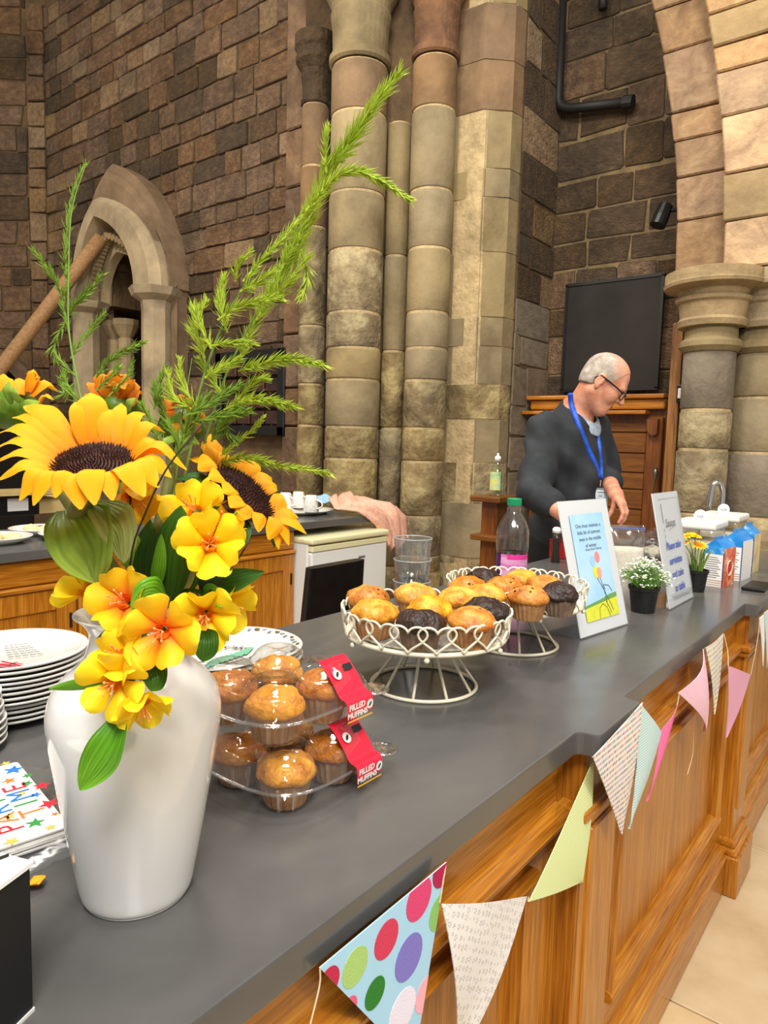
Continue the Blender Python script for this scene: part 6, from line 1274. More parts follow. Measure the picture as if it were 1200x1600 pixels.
back_sun('half-hidden orange sunflower behind the large front one', (182, 640), D0 + .06, [(160, 620, 140, 604, 26, 0, .01), (168, 616, 160, 594, 30, -.01, .014), (180, 612, 182, 593, 32, -.015, .014), (194, 616, 200, 596, 30, -.01, .012), (204, 622, 212, 606, 24, 0, .01), (176, 622, 172, 602, 30, -.03, .01), (190, 622, 196, 608, 26, -.03, .01), (152, 626, 132, 620, 18, 0, .006), (204, 634, 224, 616, 16, 0, .01)], CAMROT[1] - VIEW * .4, [(170, 642, 150, 618, 14), (196, 642, 212, 622, 14)], M_sun_old, 60, .026)
back_sun('wilted orange sunflower under the fern to the right of the large one', (284, 668), D0 + .04, [(266, 640, 250, 622, 26, 0, .008), (280, 634, 282, 626, 30, -.01, .012), (290, 640, 306, 634, 28, -.01, .01), (300, 654, 322, 654, 28, 0, .012), (296, 664, 314, 674, 26, -.01, .01), (292, 674, 296, 692, 26, -.02, .01), (282, 660, 276, 690, 26, -.03, .01), (270, 650, 254, 650, 22, 0, .01), (288, 652, 300, 662, 26, -.035, .008)], CAMROT[1] * .6 - VIEW + CAMROT[0] * .4, [(272, 680, 256, 700, 14), (292, 682, 312, 694, 12)], M_sun_old, 70, .024)
# small ray petals tucked beside the second sunflower
# ---- freesias on arching stems
def bloom(parent, c, d, size, n_, open_=.75, mat=M_free, seed=0, roll=0.0):
    """six-petalled cup: n_ points out of the mouth"""
    cc = at(c[0], c[1], d); n_ = unit(n_); s1 = unit(np.cross(n_, V(.21, .33, .9))); s2 = np.cross(n_, s1); L_ = size * .93 * d / F; rr = random.Random(seed)
    base = cc - n_ * L_ * .30
    bl = mk('bloom', G().lathe([(.0015, 0), (.004, L_ * .1), (.0065, L_ * .22)], 12), mat, None, smooth=True, t=[.05] * 36)
    rot = Matrix(((s1[0], s2[0], n_[0]), (s1[1], s2[1], n_[1]), (s1[2], s2[2], n_[2]))); bl.data.transform(Matrix.Translation(Vector(base - n_ * L_ * .1)) @ rot.to_4x4()); adopt(bl, parent)
    for k in range(6):
        inner = k % 2; a = PI / 3 * k + roll + rr.uniform(-.1, .1); dd = s1 * math.cos(a) + s2 * math.sin(a); o = open_ * (1.0 if inner == 0 else .8) * rr.uniform(.88, 1.1)
        p0 = base + dd * .003; p1 = base + dd * L_ * (.28 * o + .1) + n_ * L_ * .24; p2 = base + dd * L_ * (.56 * o + .06) + n_ * L_ * (.42 - .05 * o); p3 = base + dd * L_ * (.68 * o) + n_ * L_ * (.60 - .22 * o)
        w = L_ * (.29 if inner == 0 else .25)
        g, t, uv = ribbon([p0, p1, p2, p3], lambda t: w * (.2 + .8 * min(1, t / .6) ** 1.2) * (1 if t < .6 else math.sqrt(max(0, 1 - ((t - .6) / .402) ** 2.2))) + .0002, np.cross(n_, dd), n=20, m=9, cup=.5, ruffle=.05, seed=seed + k)
        o_ = mk('petal', g, mat, None, smooth=True, t=t, uv=uv); o_.parent = bl
    sg = G()
    for k in range(5):
        a = 2 * PI * k / 5 + .3; dd = s1 * math.cos(a) + s2 * math.sin(a); sg.tube(bez([base + n_ * L_ * .08, base + n_ * L_ * .3 + dd * L_ * .06, base + n_ * L_ * .46 + dd * L_ * .12], 6), .0006, 4); sg.blob(base + n_ * L_ * .47 + dd * L_ * .12, .0012, 1)
    mk('stamens', sg, M_stamen, None).parent = bl
    return base - n_ * L_ * .1
R_, U_, W_ = CAMROT[0], CAMROT[1], -CAMROT[2]                       # right, up, towards the viewer
def spray(label, blooms, path, leaves=()):
    t = thing('freesia', label, 'freesia', path[0], 'yellow freesia stems in the vase'); ends = []
    for i, (c, dd, size, nv, op, mt) in enumerate(blooms): ends.append(bloom(t, c, D0 + dd, size, R_ * nv[0] + U_ * nv[1] + W_ * nv[2], op, mt, seed=int(c[0]), roll=.4 * i))
    P_ = bez(path, 20); stem(t, path, .0022, M_leaf_l, n=24)
    for e in ends:
        k = min(range(20), key=lambda q: np.linalg.norm(P_[q] - e)); q = P_[k]
        if np.linalg.norm(q - e) > .003: stem(t, [e, (e + q) / 2 - V(0, 0, .004), q], .0016, M_leaf_l, name='flower_stalk', n=8)
    for pts, w, mt, sd in leaves: leaf(t, pts, w, mt, sd)
    return t
a_ = lambda px, py, dd=0: at(px, py, D0 + dd)
spray('yellow freesia spray hanging down over the front of the vase', [((172, 1072), -.115, 96, (-.05, -.1, 1), 1.0, M_free), ((224, 1112), -.11, 88, (.35, -.75, .6), .8, M_free), ((182, 1022), -.105, 92, (-.3, .35, .8), .8, M_free), ((248, 990), -.115, 104, (.05, -.05, 1), .95, M_free_o)],
      [VR + V(0, 0, -.12), VR + V(0, 0, .012), a_(235, 945, -.06), a_(222, 1010, -.092), a_(205, 1070, -.092)], [([a_(192, 1112, -.1), a_(170, 1165, -.112), a_(125, 1235, -.108)], .0145, M_leaf_l, R_ + U_ * .3), ([a_(205, 1060, -.09), a_(150, 1068, -.095), a_(76, 1077, -.09)], .006, M_leaf_l, U_ + W_ * .5), ([a_(232, 1040, -.09), a_(242, 1060, -.1), a_(236, 1080, -.1)], .011, M_leaf, R_), ([a_(214, 950, -.06), a_(180, 985, -.085), a_(150, 1000, -.08)], .008, M_leaf, U_)])
spray('yellow freesia spray at the left rim of the vase', [((112, 912), -.05, 84, (-.75, .55, .2), .55, M_free), ((186, 936), -.09, 100, (-.1, .3, .95), .85, M_free_o)], [VR + V(0, 0, -.12), VR + V(-.01, 0, .02), a_(190, 950, -.05), a_(150, 935, -.05)], [([a_(262, 950, -.06), a_(236, 930, -.09), a_(204, 952, -.095)], .016, M_leaf_l, U_ + R_ * .2)])
spray('yellow freesia spray leaning right of the vase neck', [((318, 968), -.08, 100, (.1, -.2, .9), .85, M_free), ((362, 950), -.03, 92, (.6, -.35, .5), .75, M_free)], [VR + V(.005, 0, -.12), VR + V(.01, .005, .02), a_(285, 925, -.03), a_(315, 925, -.04)], [([a_(318, 985, -.07), a_(322, 1005, -.08), a_(317, 1034, -.078)], .011, M_leaf, R_), ([a_(310, 915, -.03), a_(360, 905, -.045), a_(413, 893, -.04)], .0115, M_leaf, U_ + W_ * .4), ([a_(318, 925, -.05), a_(345, 935, -.075), a_(352, 952, -.07)], .010, M_leaf_l, U_)])
spray('upper yellow freesia spray below the second sunflower', [((328, 848), -.07, 104, (.25, .15, .9), .8, M_free), ((300, 790), -.045, 96, (-.1, .5, .8), .8, M_free), ((345, 815), -.03, 84, (.4, .5, .6), .6, M_free_o)], [VR + V(.004, 0, -.14), VR + V(.008, 0, .02), a_(290, 930, -.03), a_(312, 885, -.04), a_(310, 830, -.03)], [([a_(262, 945, -.045), a_(268, 870, -.055), a_(283, 790, -.07)], .017, M_leaf, R_), ([a_(232, 940, -.04), a_(222, 880, -.04), a_(235, 812, -.04)], .015, M_leaf, R_ + W_ * .3), ([a_(240, 930, -.05), a_(248, 880, -.06), a_(252, 835, -.06)], .006, M_leaf_l, R_), ([a_(250, 945, -.03), a_(255, 880, -.03), a_(262, 820, -.03)], .018, M_leaf, R_ - W_ * .3)])
spray('small yellow freesia half hidden under the large sunflower', [((212, 785), -.03, 100, (.4, -.6, .5), .5, M_free_o)], [VR + V(0, 0, -.14), VR + V(0, 0, .02), a_(215, 900, -.02), a_(208, 820, -.03)], [([a_(215, 900, -.03), a_(196, 850, -.04), a_(188, 806, -.04)], .013, M_leaf_s, R_)])
# ---- asparagus fern
def frond(label, main, sprigs, mat, seed, dens=1.0):
    t = thing('fern_frond', label, 'fern', main[-1], 'asparagus fern fronds in the vase'); rr = random.Random(seed)
    stem(t, main, [.0004, .0008, .0012, .0018], M_fern_s, n=30)
    for pts, ln, dn in sprigs:
        Lp = sum(np.linalg.norm(b - a) for a, b in zip(pts, pts[1:])); n = max(6, int(Lp / .0022)); C_ = bez(pts, n); sp_g = G().tube(C_[::2] + [C_[-1]], [.0011] * len(C_[::2]) + [.0006], 4)
        for i in range(int(n * 4.2 * dn * dens)):
            k = rr.randrange(1, n - 1); p = C_[k]; d = unit(C_[k + 1] - C_[k - 1]); tt = k / n
            a = rr.uniform(0, 2 * PI); e1 = unit(np.cross(d, V(.3, .5, .8))); e2 = np.cross(d, e1); o = e1 * math.cos(a) + e2 * math.sin(a); sp_ = .62 if tt > .2 else .9
            q = unit(d * (1 - sp_ * .35) + o * sp_ * rr.uniform(.5, 1.0)); l = ln * rr.uniform(.7, 1.45) * (.55 + .45 * math.sin(PI * min(1, .15 + tt * .95)) if tt < .93 else .6)
            s = unit(np.cross(q, o + V(.01, .02, .03))) * .00058; m = p + q * l * .5 + d * l * .05; e = p + q * l + d * l * .14
            nrm = np.cross(s, q) * 1.0
            sp_g.add([p + s, p - s, p + nrm, m + s * 1.2, m - s * 1.2, m + nrm * 1.2, e], [(0, 1, 4, 3), (1, 2, 5, 4), (2, 0, 3, 5), (3, 4, 6), (4, 5, 6), (5, 3, 6)])
        tag(mk('feathery_sprig', sp_g, mat, t), kind='stuff')
    return t
A_ = lambda pts, d0, d1: [at(px, py, D0 + d0 + (d1 - d0) * i / max(1, len(pts) - 1)) for i, (px, py) in enumerate(pts)]
mainL = A_([(135, 254), (112, 330), (107, 440), (108, 520), (122, 600), (140, 680), (190, 830)], .02, .0) + [VR + V(-.01, .01, 0), VR + V(0, 0, -.2)]
frond('thin upright fern frond rising at the left', mainL, [(A_([(104, 440), (103, 395), (108, 340), (116, 295), (134, 254)], .02, .02), .010, .55), (A_([(100, 468), (86, 440), (70, 415), (50, 388)], .02, .0), .010, .9), (A_([(106, 495), (118, 475), (138, 455), (160, 428)], .02, .0), .011, 1.0), (A_([(110, 560), (126, 535), (146, 508), (166, 486)], .02, .03), .009, .9), (A_([(150, 590), (168, 566), (192, 550), (226, 534)], .02, .01), .011, 1.0), (A_([(106, 500), (92, 520), (84, 545), (88, 566)], .02, .03), .010, .8), (A_([(108, 520), (98, 470), (106, 445)], .02, .02), .009, .7), (A_([(120, 590), (100, 570), (88, 555)], .02, .02), .009, .6), (A_([(115, 600), (100, 615), (100, 580)], .01, .02), .011, .9), (A_([(150, 610), (172, 590), (186, 572)], .0, .0), .01, .8), (A_([(135, 640), (112, 612), (98, 590)], .0, .0), .012, .9), (A_([(170, 620), (200, 585), (208, 560)], .02, .02), .008, .6)], M_fern_d, 1, .8)
mainR = A_([(625, 115), (560, 210), (500, 290), (450, 395), (400, 490), (360, 570), (335, 640), (300, 760)], -.06, .02) + [VR + V(.01, .01, 0), VR + V(0, 0, -.2)]
frond('tallest fern frond sweeping up to the right', mainR, [(A_([(520, 260), (545, 225), (580, 170), (625, 113)], -.05, -.08), .017, 1.5), (A_([(440, 420), (480, 340), (505, 285), (530, 240)], -.03, -.05), .018, 1.5), (A_([(400, 500), (440, 430), (475, 370), (490, 320)], -.02, -.03), .016, 1.0), (A_([(510, 270), (508, 230), (512, 195)], -.05, -.06), .010, .7), (A_([(375, 560), (400, 500), (430, 440), (450, 390)], .0, -.02), .015, 1.0), (A_([(372, 580), (420, 566), (460, 562), (507, 570)], -.02, -.06), .013, 1.2), (A_([(350, 640), (390, 625), (425, 628), (462, 636)], -.02, -.06), .012, 1.3), (A_([(345, 712), (370, 690), (392, 674), (412, 652)], .0, -.02), .008, .9), (A_([(320, 730), (380, 716), (440, 728), (516, 740)], .03, -.03), .012, .9), (A_([(365, 630), (385, 610), (400, 595), (420, 590)], .0, -.01), .011, 1.1), (A_([(350, 620), (330, 590), (312, 560)], .0, .0), .013, .9), (A_([(470, 390), (480, 430), (470, 470)], -.03, -.03), .014, .6), (A_([(425, 470), (450, 440), (480, 400)], -.03, -.04), .016, .8)], M_fern, 2)
mainM = A_([(642, 314), (590, 280), (545, 268), (500, 300), (450, 360), (400, 420), (362, 480), (335, 540), (310, 620), (290, 740)], -.07, .0) + [VR + V(0, .008, 0), VR + V(0, 0, -.2)]
frond('fern frond arching over to a drooping tip', mainM, [(A_([(470, 340), (515, 285), (550, 268), (590, 280), (642, 314)], -.06, -.08), .011, 1.5), (A_([(380, 440), (410, 405), (445, 370), (480, 325)], -.05, -.06), .010, .9), (A_([(355, 520), (345, 480), (350, 430)], -.03, -.03), .012, 1.0), (A_([(368, 440), (372, 415), (395, 388)], -.04, -.05), .009, .9), (A_([(340, 500), (372, 480), (410, 470), (440, 466)], -.04, -.06), .011, 1.1), (A_([(320, 560), (305, 520), (302, 478)], -.02, -.02), .013, 1.1), (A_([(330, 540), (365, 536), (400, 538)], -.03, -.04), .009, 1.2), (A_([(320, 590), (345, 575), (375, 560)], -.03, -.03), .012, 1.0), (A_([(300, 640), (270, 620), (262, 580)], -.01, -.01), .012, 1.0), (A_([(310, 640), (285, 600), (280, 560)], -.01, -.01), .011, .9), (A_([(330, 545), (310, 500), (320, 470)], -.03, -.03), .012, 1.0), (A_([(375, 455), (405, 440), (430, 420)], -.05, -.06), .012, 1.0)], M_fern, 3)
mainS = A_([(300, 560), (290, 620), (280, 680), (270, 780)], .0, .0) + [VR + V(-.004, .008, 0), VR + V(0, 0, -.2)]
frond('short bushy fern frond between the sunflowers', mainS, [(A_([(270, 690), (256, 640), (240, 600)], .02, .02), .014, 1.0), (A_([(285, 690), (300, 650), (325, 615)], -.01, -.01), .014, 1.0), (A_([(290, 650), (330, 630), (375, 600)], -.02, -.02), .013, 1.1), (A_([(255, 700), (235, 660), (222, 630)], .0, .0), .012, .9), (A_([(330, 690), (350, 660), (380, 640)], -.01, -.02), .013, 1.2), (A_([(335, 640), (352, 672), (370, 690)], -.01, -.01), .010, 1.0), (A_([(265, 730), (280, 700), (262, 660)], -.02, -.02), .014, 1.0), (A_([(240, 640), (250, 600), (260, 575)], .01, .01), .011, .9), (A_([(370, 800), (345, 830), (320, 860)], -.05, -.05), .010, .5), (A_([(300, 660), (345, 650), (395, 642)], -.02, -.03), .012, 1.1)], M_fern_d, 4)
tw = thing('dry_twig', 'thin dark twig crossing behind the freesias', 'twig', a_(240, 850, -.05)); stem(tw, [a_(318, 660, -.1), a_(262, 730, -.11), a_(228, 800, -.1), a_(205, 868, -.08), VR + V(-.01, -.005, 0)], .0008, plain('dark_twig', '2a2418', .7))
tw2 = thing('dry_twig', 'thin dark twig crossing the leaf right of the vase', 'twig', a_(365, 880, -.06)); stem(tw2, [a_(392, 842, -.06), a_(360, 890, -.065), a_(320, 930, -.06), VR + V(.01, 0, 0)], .0008, plain('dark_twig_two', '2a2418', .7))
# ------------------------------------------------------------------ the man behind the counter (signed-distance body, meshed as one surface)
from mathutils.bvhtree import BVHTree
H_ = .0042
class Field:
    def __init__(s, lo, hi):
        s.lo = np.array(lo); s.n = [int((hi[i] - lo[i]) / H_) + 1 for i in range(3)]; s.d = np.full(s.n, 1.0, np.float32)
    def _win(s, lo, hi):
        a = [max(0, int((lo[i] - s.lo[i]) / H_)) for i in range(3)]; b = [min(s.n[i], int((hi[i] - s.lo[i]) / H_) + 2) for i in range(3)]
        if any(b[i] <= a[i] for i in range(3)): return None, None
        sl = tuple(slice(a[i], b[i]) for i in range(3))
        ax = [s.lo[i] + H_ * np.arange(a[i], b[i], dtype=np.float32) for i in range(3)]
        return sl, (ax[0][:, None, None].astype(np.float32), ax[1][None, :, None].astype(np.float32), ax[2][None, None, :].astype(np.float32))
    def put(s, fn, lo, hi, k=.02, sub=False):
        m = k + .03; sl, p = s._win([v - m for v in lo], [v + m for v in hi])
        if sl is None: return
        b = fn(*p); a = s.d[sl]
        if sub: b = -b; h = np.clip(.5 - .5 * (a - b) / k, 0, 1); s.d[sl] = a + (b - a) * h + k * h * (1 - h)
        else: h = np.clip(.5 + .5 * (a - b) / k, 0, 1); s.d[sl] = a + (b - a) * h - k * h * (1 - h)
    def cone(s, a, b, ra, rb, k=.02, sub=False):
        a, b = np.asarray(a, float), np.asarray(b, float); ba = b - a; L2 = float(ba @ ba) + 1e-9; R = max(ra, rb)
        def fn(x, y, z):
            t = np.clip(((x - a[0]) * ba[0] + (y - a[1]) * ba[1] + (z - a[2]) * ba[2]) / L2, 0, 1)
            return np.sqrt((x - a[0] - ba[0] * t) ** 2 + (y - a[1] - ba[1] * t) ** 2 + (z - a[2] - ba[2] * t) ** 2) - (ra + (rb - ra) * t)
        s.put(fn, np.minimum(a, b) - R, np.maximum(a, b) + R, k, sub)
    def ell(s, c, r, fr, k=.02, sub=False):
        c = np.asarray(c, float); fr = [np.asarray(v, float) for v in fr]; R = max(r)
        def fn(x, y, z):
            q = [((x - c[0]) * v[0] + (y - c[1]) * v[1] + (z - c[2]) * v[2]) for v in fr]
            k0 = np.sqrt(sum((q[i] / r[i]) ** 2 for i in range(3))); k1 = np.sqrt(sum((q[i] / r[i] ** 2) ** 2 for i in range(3))) + 1e-9
            return k0 * (k0 - 1) / k1
        s.put(fn, c - R, c + R, k, sub)
    def half(s, p, n):
        """keep the side the normal points away from"""
        p = np.asarray(p, float); n = unit(n); sl, q = s._win(s.lo, s.lo + np.array(s.n) * H_)
        s.d = np.maximum(s.d, ((q[0] - p[0]) * n[0] + (q[1] - p[1]) * n[1] + (q[2] - p[2]) * n[2]).astype(np.float32))
    def ripple(s, fn):
        sl, q = s._win(s.lo, s.lo + np.array(s.n) * H_); near = np.abs(s.d) < .03; w = fn(*q); s.d = np.where(near, s.d + np.broadcast_to(w, s.d.shape), s.d).astype(np.float32)
    def mesh(s):
        d = s.d; nx, ny, nz = s.n; ins = d < 0
        cnt = np.zeros((nx - 1, ny - 1, nz - 1), np.int8)
        for i in (0, 1):
            for j in (0, 1):
                for k in (0, 1): cnt += ins[i:nx - 1 + i, j:ny - 1 + j, k:nz - 1 + k]
        act = (cnt > 0) & (cnt < 8); ci = np.argwhere(act); idx = np.full(act.shape, -1, np.int32); idx[act] = np.arange(len(ci))
        acc = np.zeros((len(ci), 3)); num = np.zeros(len(ci)); off = [(i, j, k) for i in (0, 1) for j in (0, 1) for k in (0, 1)]
        val = {o: d[ci[:, 0] + o[0], ci[:, 1] + o[1], ci[:, 2] + o[2]] for o in off}
        for o in off:
            for ax in range(3):
                if o[ax]: continue
                o2 = tuple(1 if i == ax else o[i] for i in range(3)); a, b = val[o], val[o2]; m = (a < 0) != (b < 0); t = np.where(m, a / np.where(np.abs(a - b) < 1e-9, 1, a - b), 0)
                p = np.array(o, float)[None, :].repeat(len(ci), 0); p[:, ax] += t; acc[m] += p[m]; num[m] += 1
        vs = (ci + acc / num[:, None]) * H_ + s.lo
        fs = []
        for ax in range(3):
            sl0 = [slice(1, None if i != ax else -1) for i in range(3)]; 
            e = np.zeros(d.shape, bool); a0 = [slice(None)] * 3; a1 = [slice(None)] * 3; a0[ax] = slice(0, -1); a1[ax] = slice(1, None)
            A, B = ins[tuple(a0)], ins[tuple(a1)]; ed = np.argwhere(A != B); u, w = (ax + 1) % 3, (ax + 2) % 3
            ok = (ed[:, u] > 0) & (ed[:, w] > 0) & (ed[:, u] < s.n[u] - 1) & (ed[:, w] < s.n[w] - 1); ed = ed[ok]
            flip = ~A[ed[:, 0], ed[:, 1], ed[:, 2]]
            q = []
            for du, dw in ((-1, -1), (0, -1), (0, 0), (-1, 0)):
                e2 = ed.copy(); e2[:, u] += du; e2[:, w] += dw; q.append(idx[e2[:, 0], e2[:, 1], e2[:, 2]])
            q = np.stack(q, 1); q[flip] = q[flip][:, ::-1]; fs.append(q)
        return vs, np.concatenate(fs)
def field_obj(name, fld, mat, parent, smooth_it=2, matfn=None, mats=None):
    vs, fs = fld.mesh(); me = bpy.data.meshes.new(name); me.vertices.add(len(vs)); me.vertices.foreach_set('co', vs.astype(np.float32).ravel())
    me.loops.add(len(fs) * 4); me.loops.foreach_set('vertex_index', fs.astype(np.int32).ravel()); me.polygons.add(len(fs)); me.polygons.foreach_set('loop_start', np.arange(0, len(fs) * 4, 4, dtype=np.int32))
    for m in (mats or [mat]): me.materials.append(m)
    me.update(calc_edges=True); me.polygons.foreach_set('use_smooth', [True] * len(fs)); me.validate()
    o = bpy.data.objects.new(name, me); COL.objects.link(o); adopt(o, parent); return o, vs, fs
R_, U_, W_ = CAMROT[0], CAMROT[1], -CAMROT[2]; Z = V(0, 0, 1)
hx_ = unit(V(R_[0], R_[1], 0)); hw_ = unit(V(W_[0], W_[1], 0))
hc = at(944, 598, 3.06); yaw = unit(hx_ * .93 + hw_ * .37); ph = math.radians(36)
fh = yaw * math.cos(ph) - Z * math.sin(ph); uh = yaw * math.sin(ph) + Z * math.cos(ph); sh = np.cross(uh, fh); HF = [fh, sh, uh]
hl = lambda f, s, u: hc + fh * f + sh * s + uh * u
SRj, SLj = at(853, 674, 3.06), at(926, 668, 3.27)
sdir = unit(V(SLj[0] - SRj[0], SLj[1] - SRj[1], 0)); fdir = V(sdir[1], -sdir[0], 0); mid = (SRj + SLj) / 2
TF = [sdir, fdir, Z]; NB = at(902, 640, 3.16); CH = mid + Z * -.14 + fdir * .01; AB = mid + Z * -.36 + fdir * .02; PE = mid + Z * -.52; PE[2] = .95
ER, EL = at(834, 770, 2.90), at(944, 741, 3.29); WRr = at(884, 806, 2.74); WLl = at(962, 773, 2.96)
man = thing('person', 'person in dark jumper and blue lanyard, head bowed, working behind the counter', 'person', (PE[0], PE[1], 0))
lo = [min(PE[0] - .3, SRj[0] - .2), SRj[1] - .32, -.005]; hi = [-.80, SLj[1] + .25, 1.86]
def limbs(f, g=0.0, arms=True, legs=True, torso=True, fore=(1.0, 1.0), loose=0.0):
    if torso:
        f.ell(CH + Z * .0, (.185 + g, .118 + g, .20 + g), TF, .05); f.ell(AB, (.172 + g, .128 + g, .2 + g), TF, .08); f.ell(PE, (.172 + g, .125 + g, .13 + g), TF, .06)
        f.cone(SRj - sdir * -.02, SLj - sdir * .02, .058 + g, .058 + g, .05); f.cone(NB + fdir * -.02, mid + Z * .01, .062 + g * .4, .085 + g, .06)
    if arms:
        for S, E, W, k in ((SRj, ER, WRr, fore[0]), (SLj, EL, WLl, fore[1])):
            f.cone(S - Z * loose * .8, E + Z * loose, .053 + g + loose * .3, .042 + g + loose, .035 + loose * 2.2); f.cone(E, E + (W - E) * k, .045 + g, .045 - .016 * k + g, .025)
    if legs:
        for s in (-1, 1):
            hp = PE + sdir * .09 * s - Z * .06; kn = V(hp[0], hp[1], .5) + fdir * .02; an = V(hp[0], hp[1], .09) - fdir * .01
            f.cone(hp, kn, .088 + g, .06 + g, .04); f.cone(kn, an, .058 + g, .042 + g, .03)
body = Field(lo, hi); limbs(body)
for s in (-1, 1):
    hp = PE + sdir * .09 * s; an = V(hp[0], hp[1], .06); body.cone(an - fdir * .05 - Z * .02, an + fdir * .15 - Z * .025, .036, .034, .03)
# head
body.cone(hl(-.028, 0, -.05), NB - Z * .02, .058, .064, .035)
body.ell(hl(-.012, 0, .035), (.099, .077, .086), HF, .02); body.ell(hl(.022, 0, -.042), (.066, .060, .078), HF, .04)
body.cone(hl(.066, -.014, -.100), hl(.066, .014, -.100), .020, .020, .03); body.cone(hl(-.01, .052, -.055), hl(.06, .02, -.100), .016, .018, .03); body.cone(hl(-.01, -.052, -.055), hl(.06, -.02, -.100), .016, .018, .03)
body.cone(hl(.082, -.034, .020), hl(.082, .034, .020), .012, .012, .025)
for s in (-1, 1): body.ell(hl(.089, .031 * s, .001), (.014, .016, .010), HF, .012, sub=True); body.ell(hl(.075, .031 * s, .000), (.0125, .013, .0125), HF, .004)
body.cone(hl(.088, 0, .012), hl(.113, 0, -.026), .008, .0125, .012); 
for s in (-1, 1): body.cone(hl(.098, .010 * s, -.030), hl(.104, .007 * s, -.030), .0075, .0075, .008); body.ell(hl(.058, .040 * s, -.028), (.028, .024, .026), HF, .03)
body.cone(hl(.0855, -.019, -.058), hl(.0855, .019, -.058), .0065, .0065, .008); body.cone(hl(.083, -.016, -.071), hl(.083, .016, -.071), .0075, .0075, .008)
for s in (-1, 1):
    body.ell(hl(-.012, .079 * s, -.002), (.019, .009, .031), HF, .008); body.ell(hl(-.008, .089 * s, .004), (.010, .006, .018), HF, .006, sub=True); body.ell(hl(-.006, .078 * s, -.03), (.009, .007, .011), HF, .008)
def hand(W, K, spread, curl_d, tipd, thumb_d, nrm):
    """W wrist, K centre of the knuckles; fingers leave the knuckles along curl_d then tipd"""
    ax = unit(K - W)
    body.cone(W, W + (K - W) * .4, .027, .024, .02)
    for q in (-1.4, -.45, .5, 1.4): body.cone(W + (K - W) * .25 + spread * q * .007, K + spread * q * .0155, .014, .0105, .014)
    for q, L1, L2, L3 in ((-1.4, .040, .024, .019), (-.45, .045, .028, .020), (.5, .042, .026, .020), (1.4, .033, .020, .017)):
        a = K + spread * q * .0172; b = a + unit(ax * .5 + curl_d + spread * q * .07) * L1; c = b + unit(curl_d * .6 + tipd + spread * q * .03) * L2; e = c + unit(tipd * 1.2 + curl_d * .1) * L3
        body.cone(a, b, .0100, .0088, .006); body.cone(b, c, .0088, .0080, .004); body.cone(c, e, .0080, .0066, .004)
    t0 = W + (K - W) * .3 - spread * .018; t1 = t0 + unit(thumb_d) * .036; t2 = t1 + unit(thumb_d + tipd * .4) * .03; t3 = t2 + unit(thumb_d * .5 + tipd) * .022
    body.cone(t0, t1, .0145, .0115, .012); body.cone(t1, t2, .0108, .0095, .005); body.cone(t2, t3, .0095, .0075, .004)
dn = -Z
hand(WLl, at(972, 788, 2.89), unit(hx_ * .55 - hw_ * .75), unit(dn * .9 + hx_ * .25 + hw_ * .2), unit(dn * .8 - hx_ * .55), unit(dn * 1.0 - hx_ * .25 + hw_ * .1), None)
hand(WRr, at(905, 812, 2.68), unit(hx_ * .2 + hw_ * -.95), unit(hx_ * .9 + dn * .4), unit(dn * .9 + hx_ * .3), unit(hx_ * .8 + hw_ * .4 + dn * .2), None)
M_skin = noisy('ruddy_skin', [(.3, 'b9745a'), (.5, 'cc8c70'), (.72, 'dba58a')], 18, detail=4, rough=.5, bump=.12, bump_scale=160, dist=.002); M_skin.node_tree.nodes['Principled BSDF'].inputs['Subsurface Weight'].default_value = .12; M_skin.node_tree.nodes['Principled BSDF'].inputs['Subsurface Radius'].default_value = (.012, .005, .003)
bo_, bvs, bfs = field_obj('body', body, M_skin, man); del body
# jumper
print('man x', PE, mid)
fr_ = (.42, .34)
jf = Field([lo[0], lo[1], .88], [hi[0], hi[1], 1.58])
limbs(jf, .016, legs=False, fore=fr_, loose=.016)
for S, E, W, k in ((SRj, ER, WRr, fr_[0]), (SLj, EL, WLl, fr_[1])): c = E + (W - E) * (k - .04); jf.cone(c, c + unit(W - E) * .03, .06, .058, .012)
jf.ripple(lambda x, y, z: .0055 * np.sin(44 * z + 30 * y + 6 * np.sin(9 * x)) * (.5 + .5 * np.sin(11 * y + 6 * z)) + .006 * np.sin(15 * x - 19 * z + 3 * np.sin(13 * y)))
jf.half(V(0, 0, .93), (0, 0, -1))
nk = unit(NB - mid + Z * .05 + fdir * .0)
jf.cone(NB + fdir * .03 - Z * .035, NB + Z * .25 + fdir * .08, .086, .13, .006, sub=True); jf.cone(NB + fdir * .075 - Z * .055, NB + fdir * .16 + Z * .1, .025, .06, .01, sub=True)
for E, W, k in ((ER, WRr, fr_[0]), (EL, WLl, fr_[1])): pass
M_knit = noisy('charcoal_knit', [(.3, '16191d'), (.55, '24282d'), (.75, '33373c')], 9, rough=.9, bump=.35, bump_scale=260, dist=.002)
jo, jvs, jfs = field_obj('jumper', jf, M_knit, man); del jf
tf = Field([lo[0], lo[1], .02], [PE[0] + .3, hi[1], 1.1]); limbs(tf, .014, arms=False, torso=False); tf.ell(PE, (.186, .14, .14), TF, .05); tf.half(V(0, 0, .055), (0, 0, -1)); field_obj('trousers', tf, plain('black_trousers', '101114', .85), man); del tf
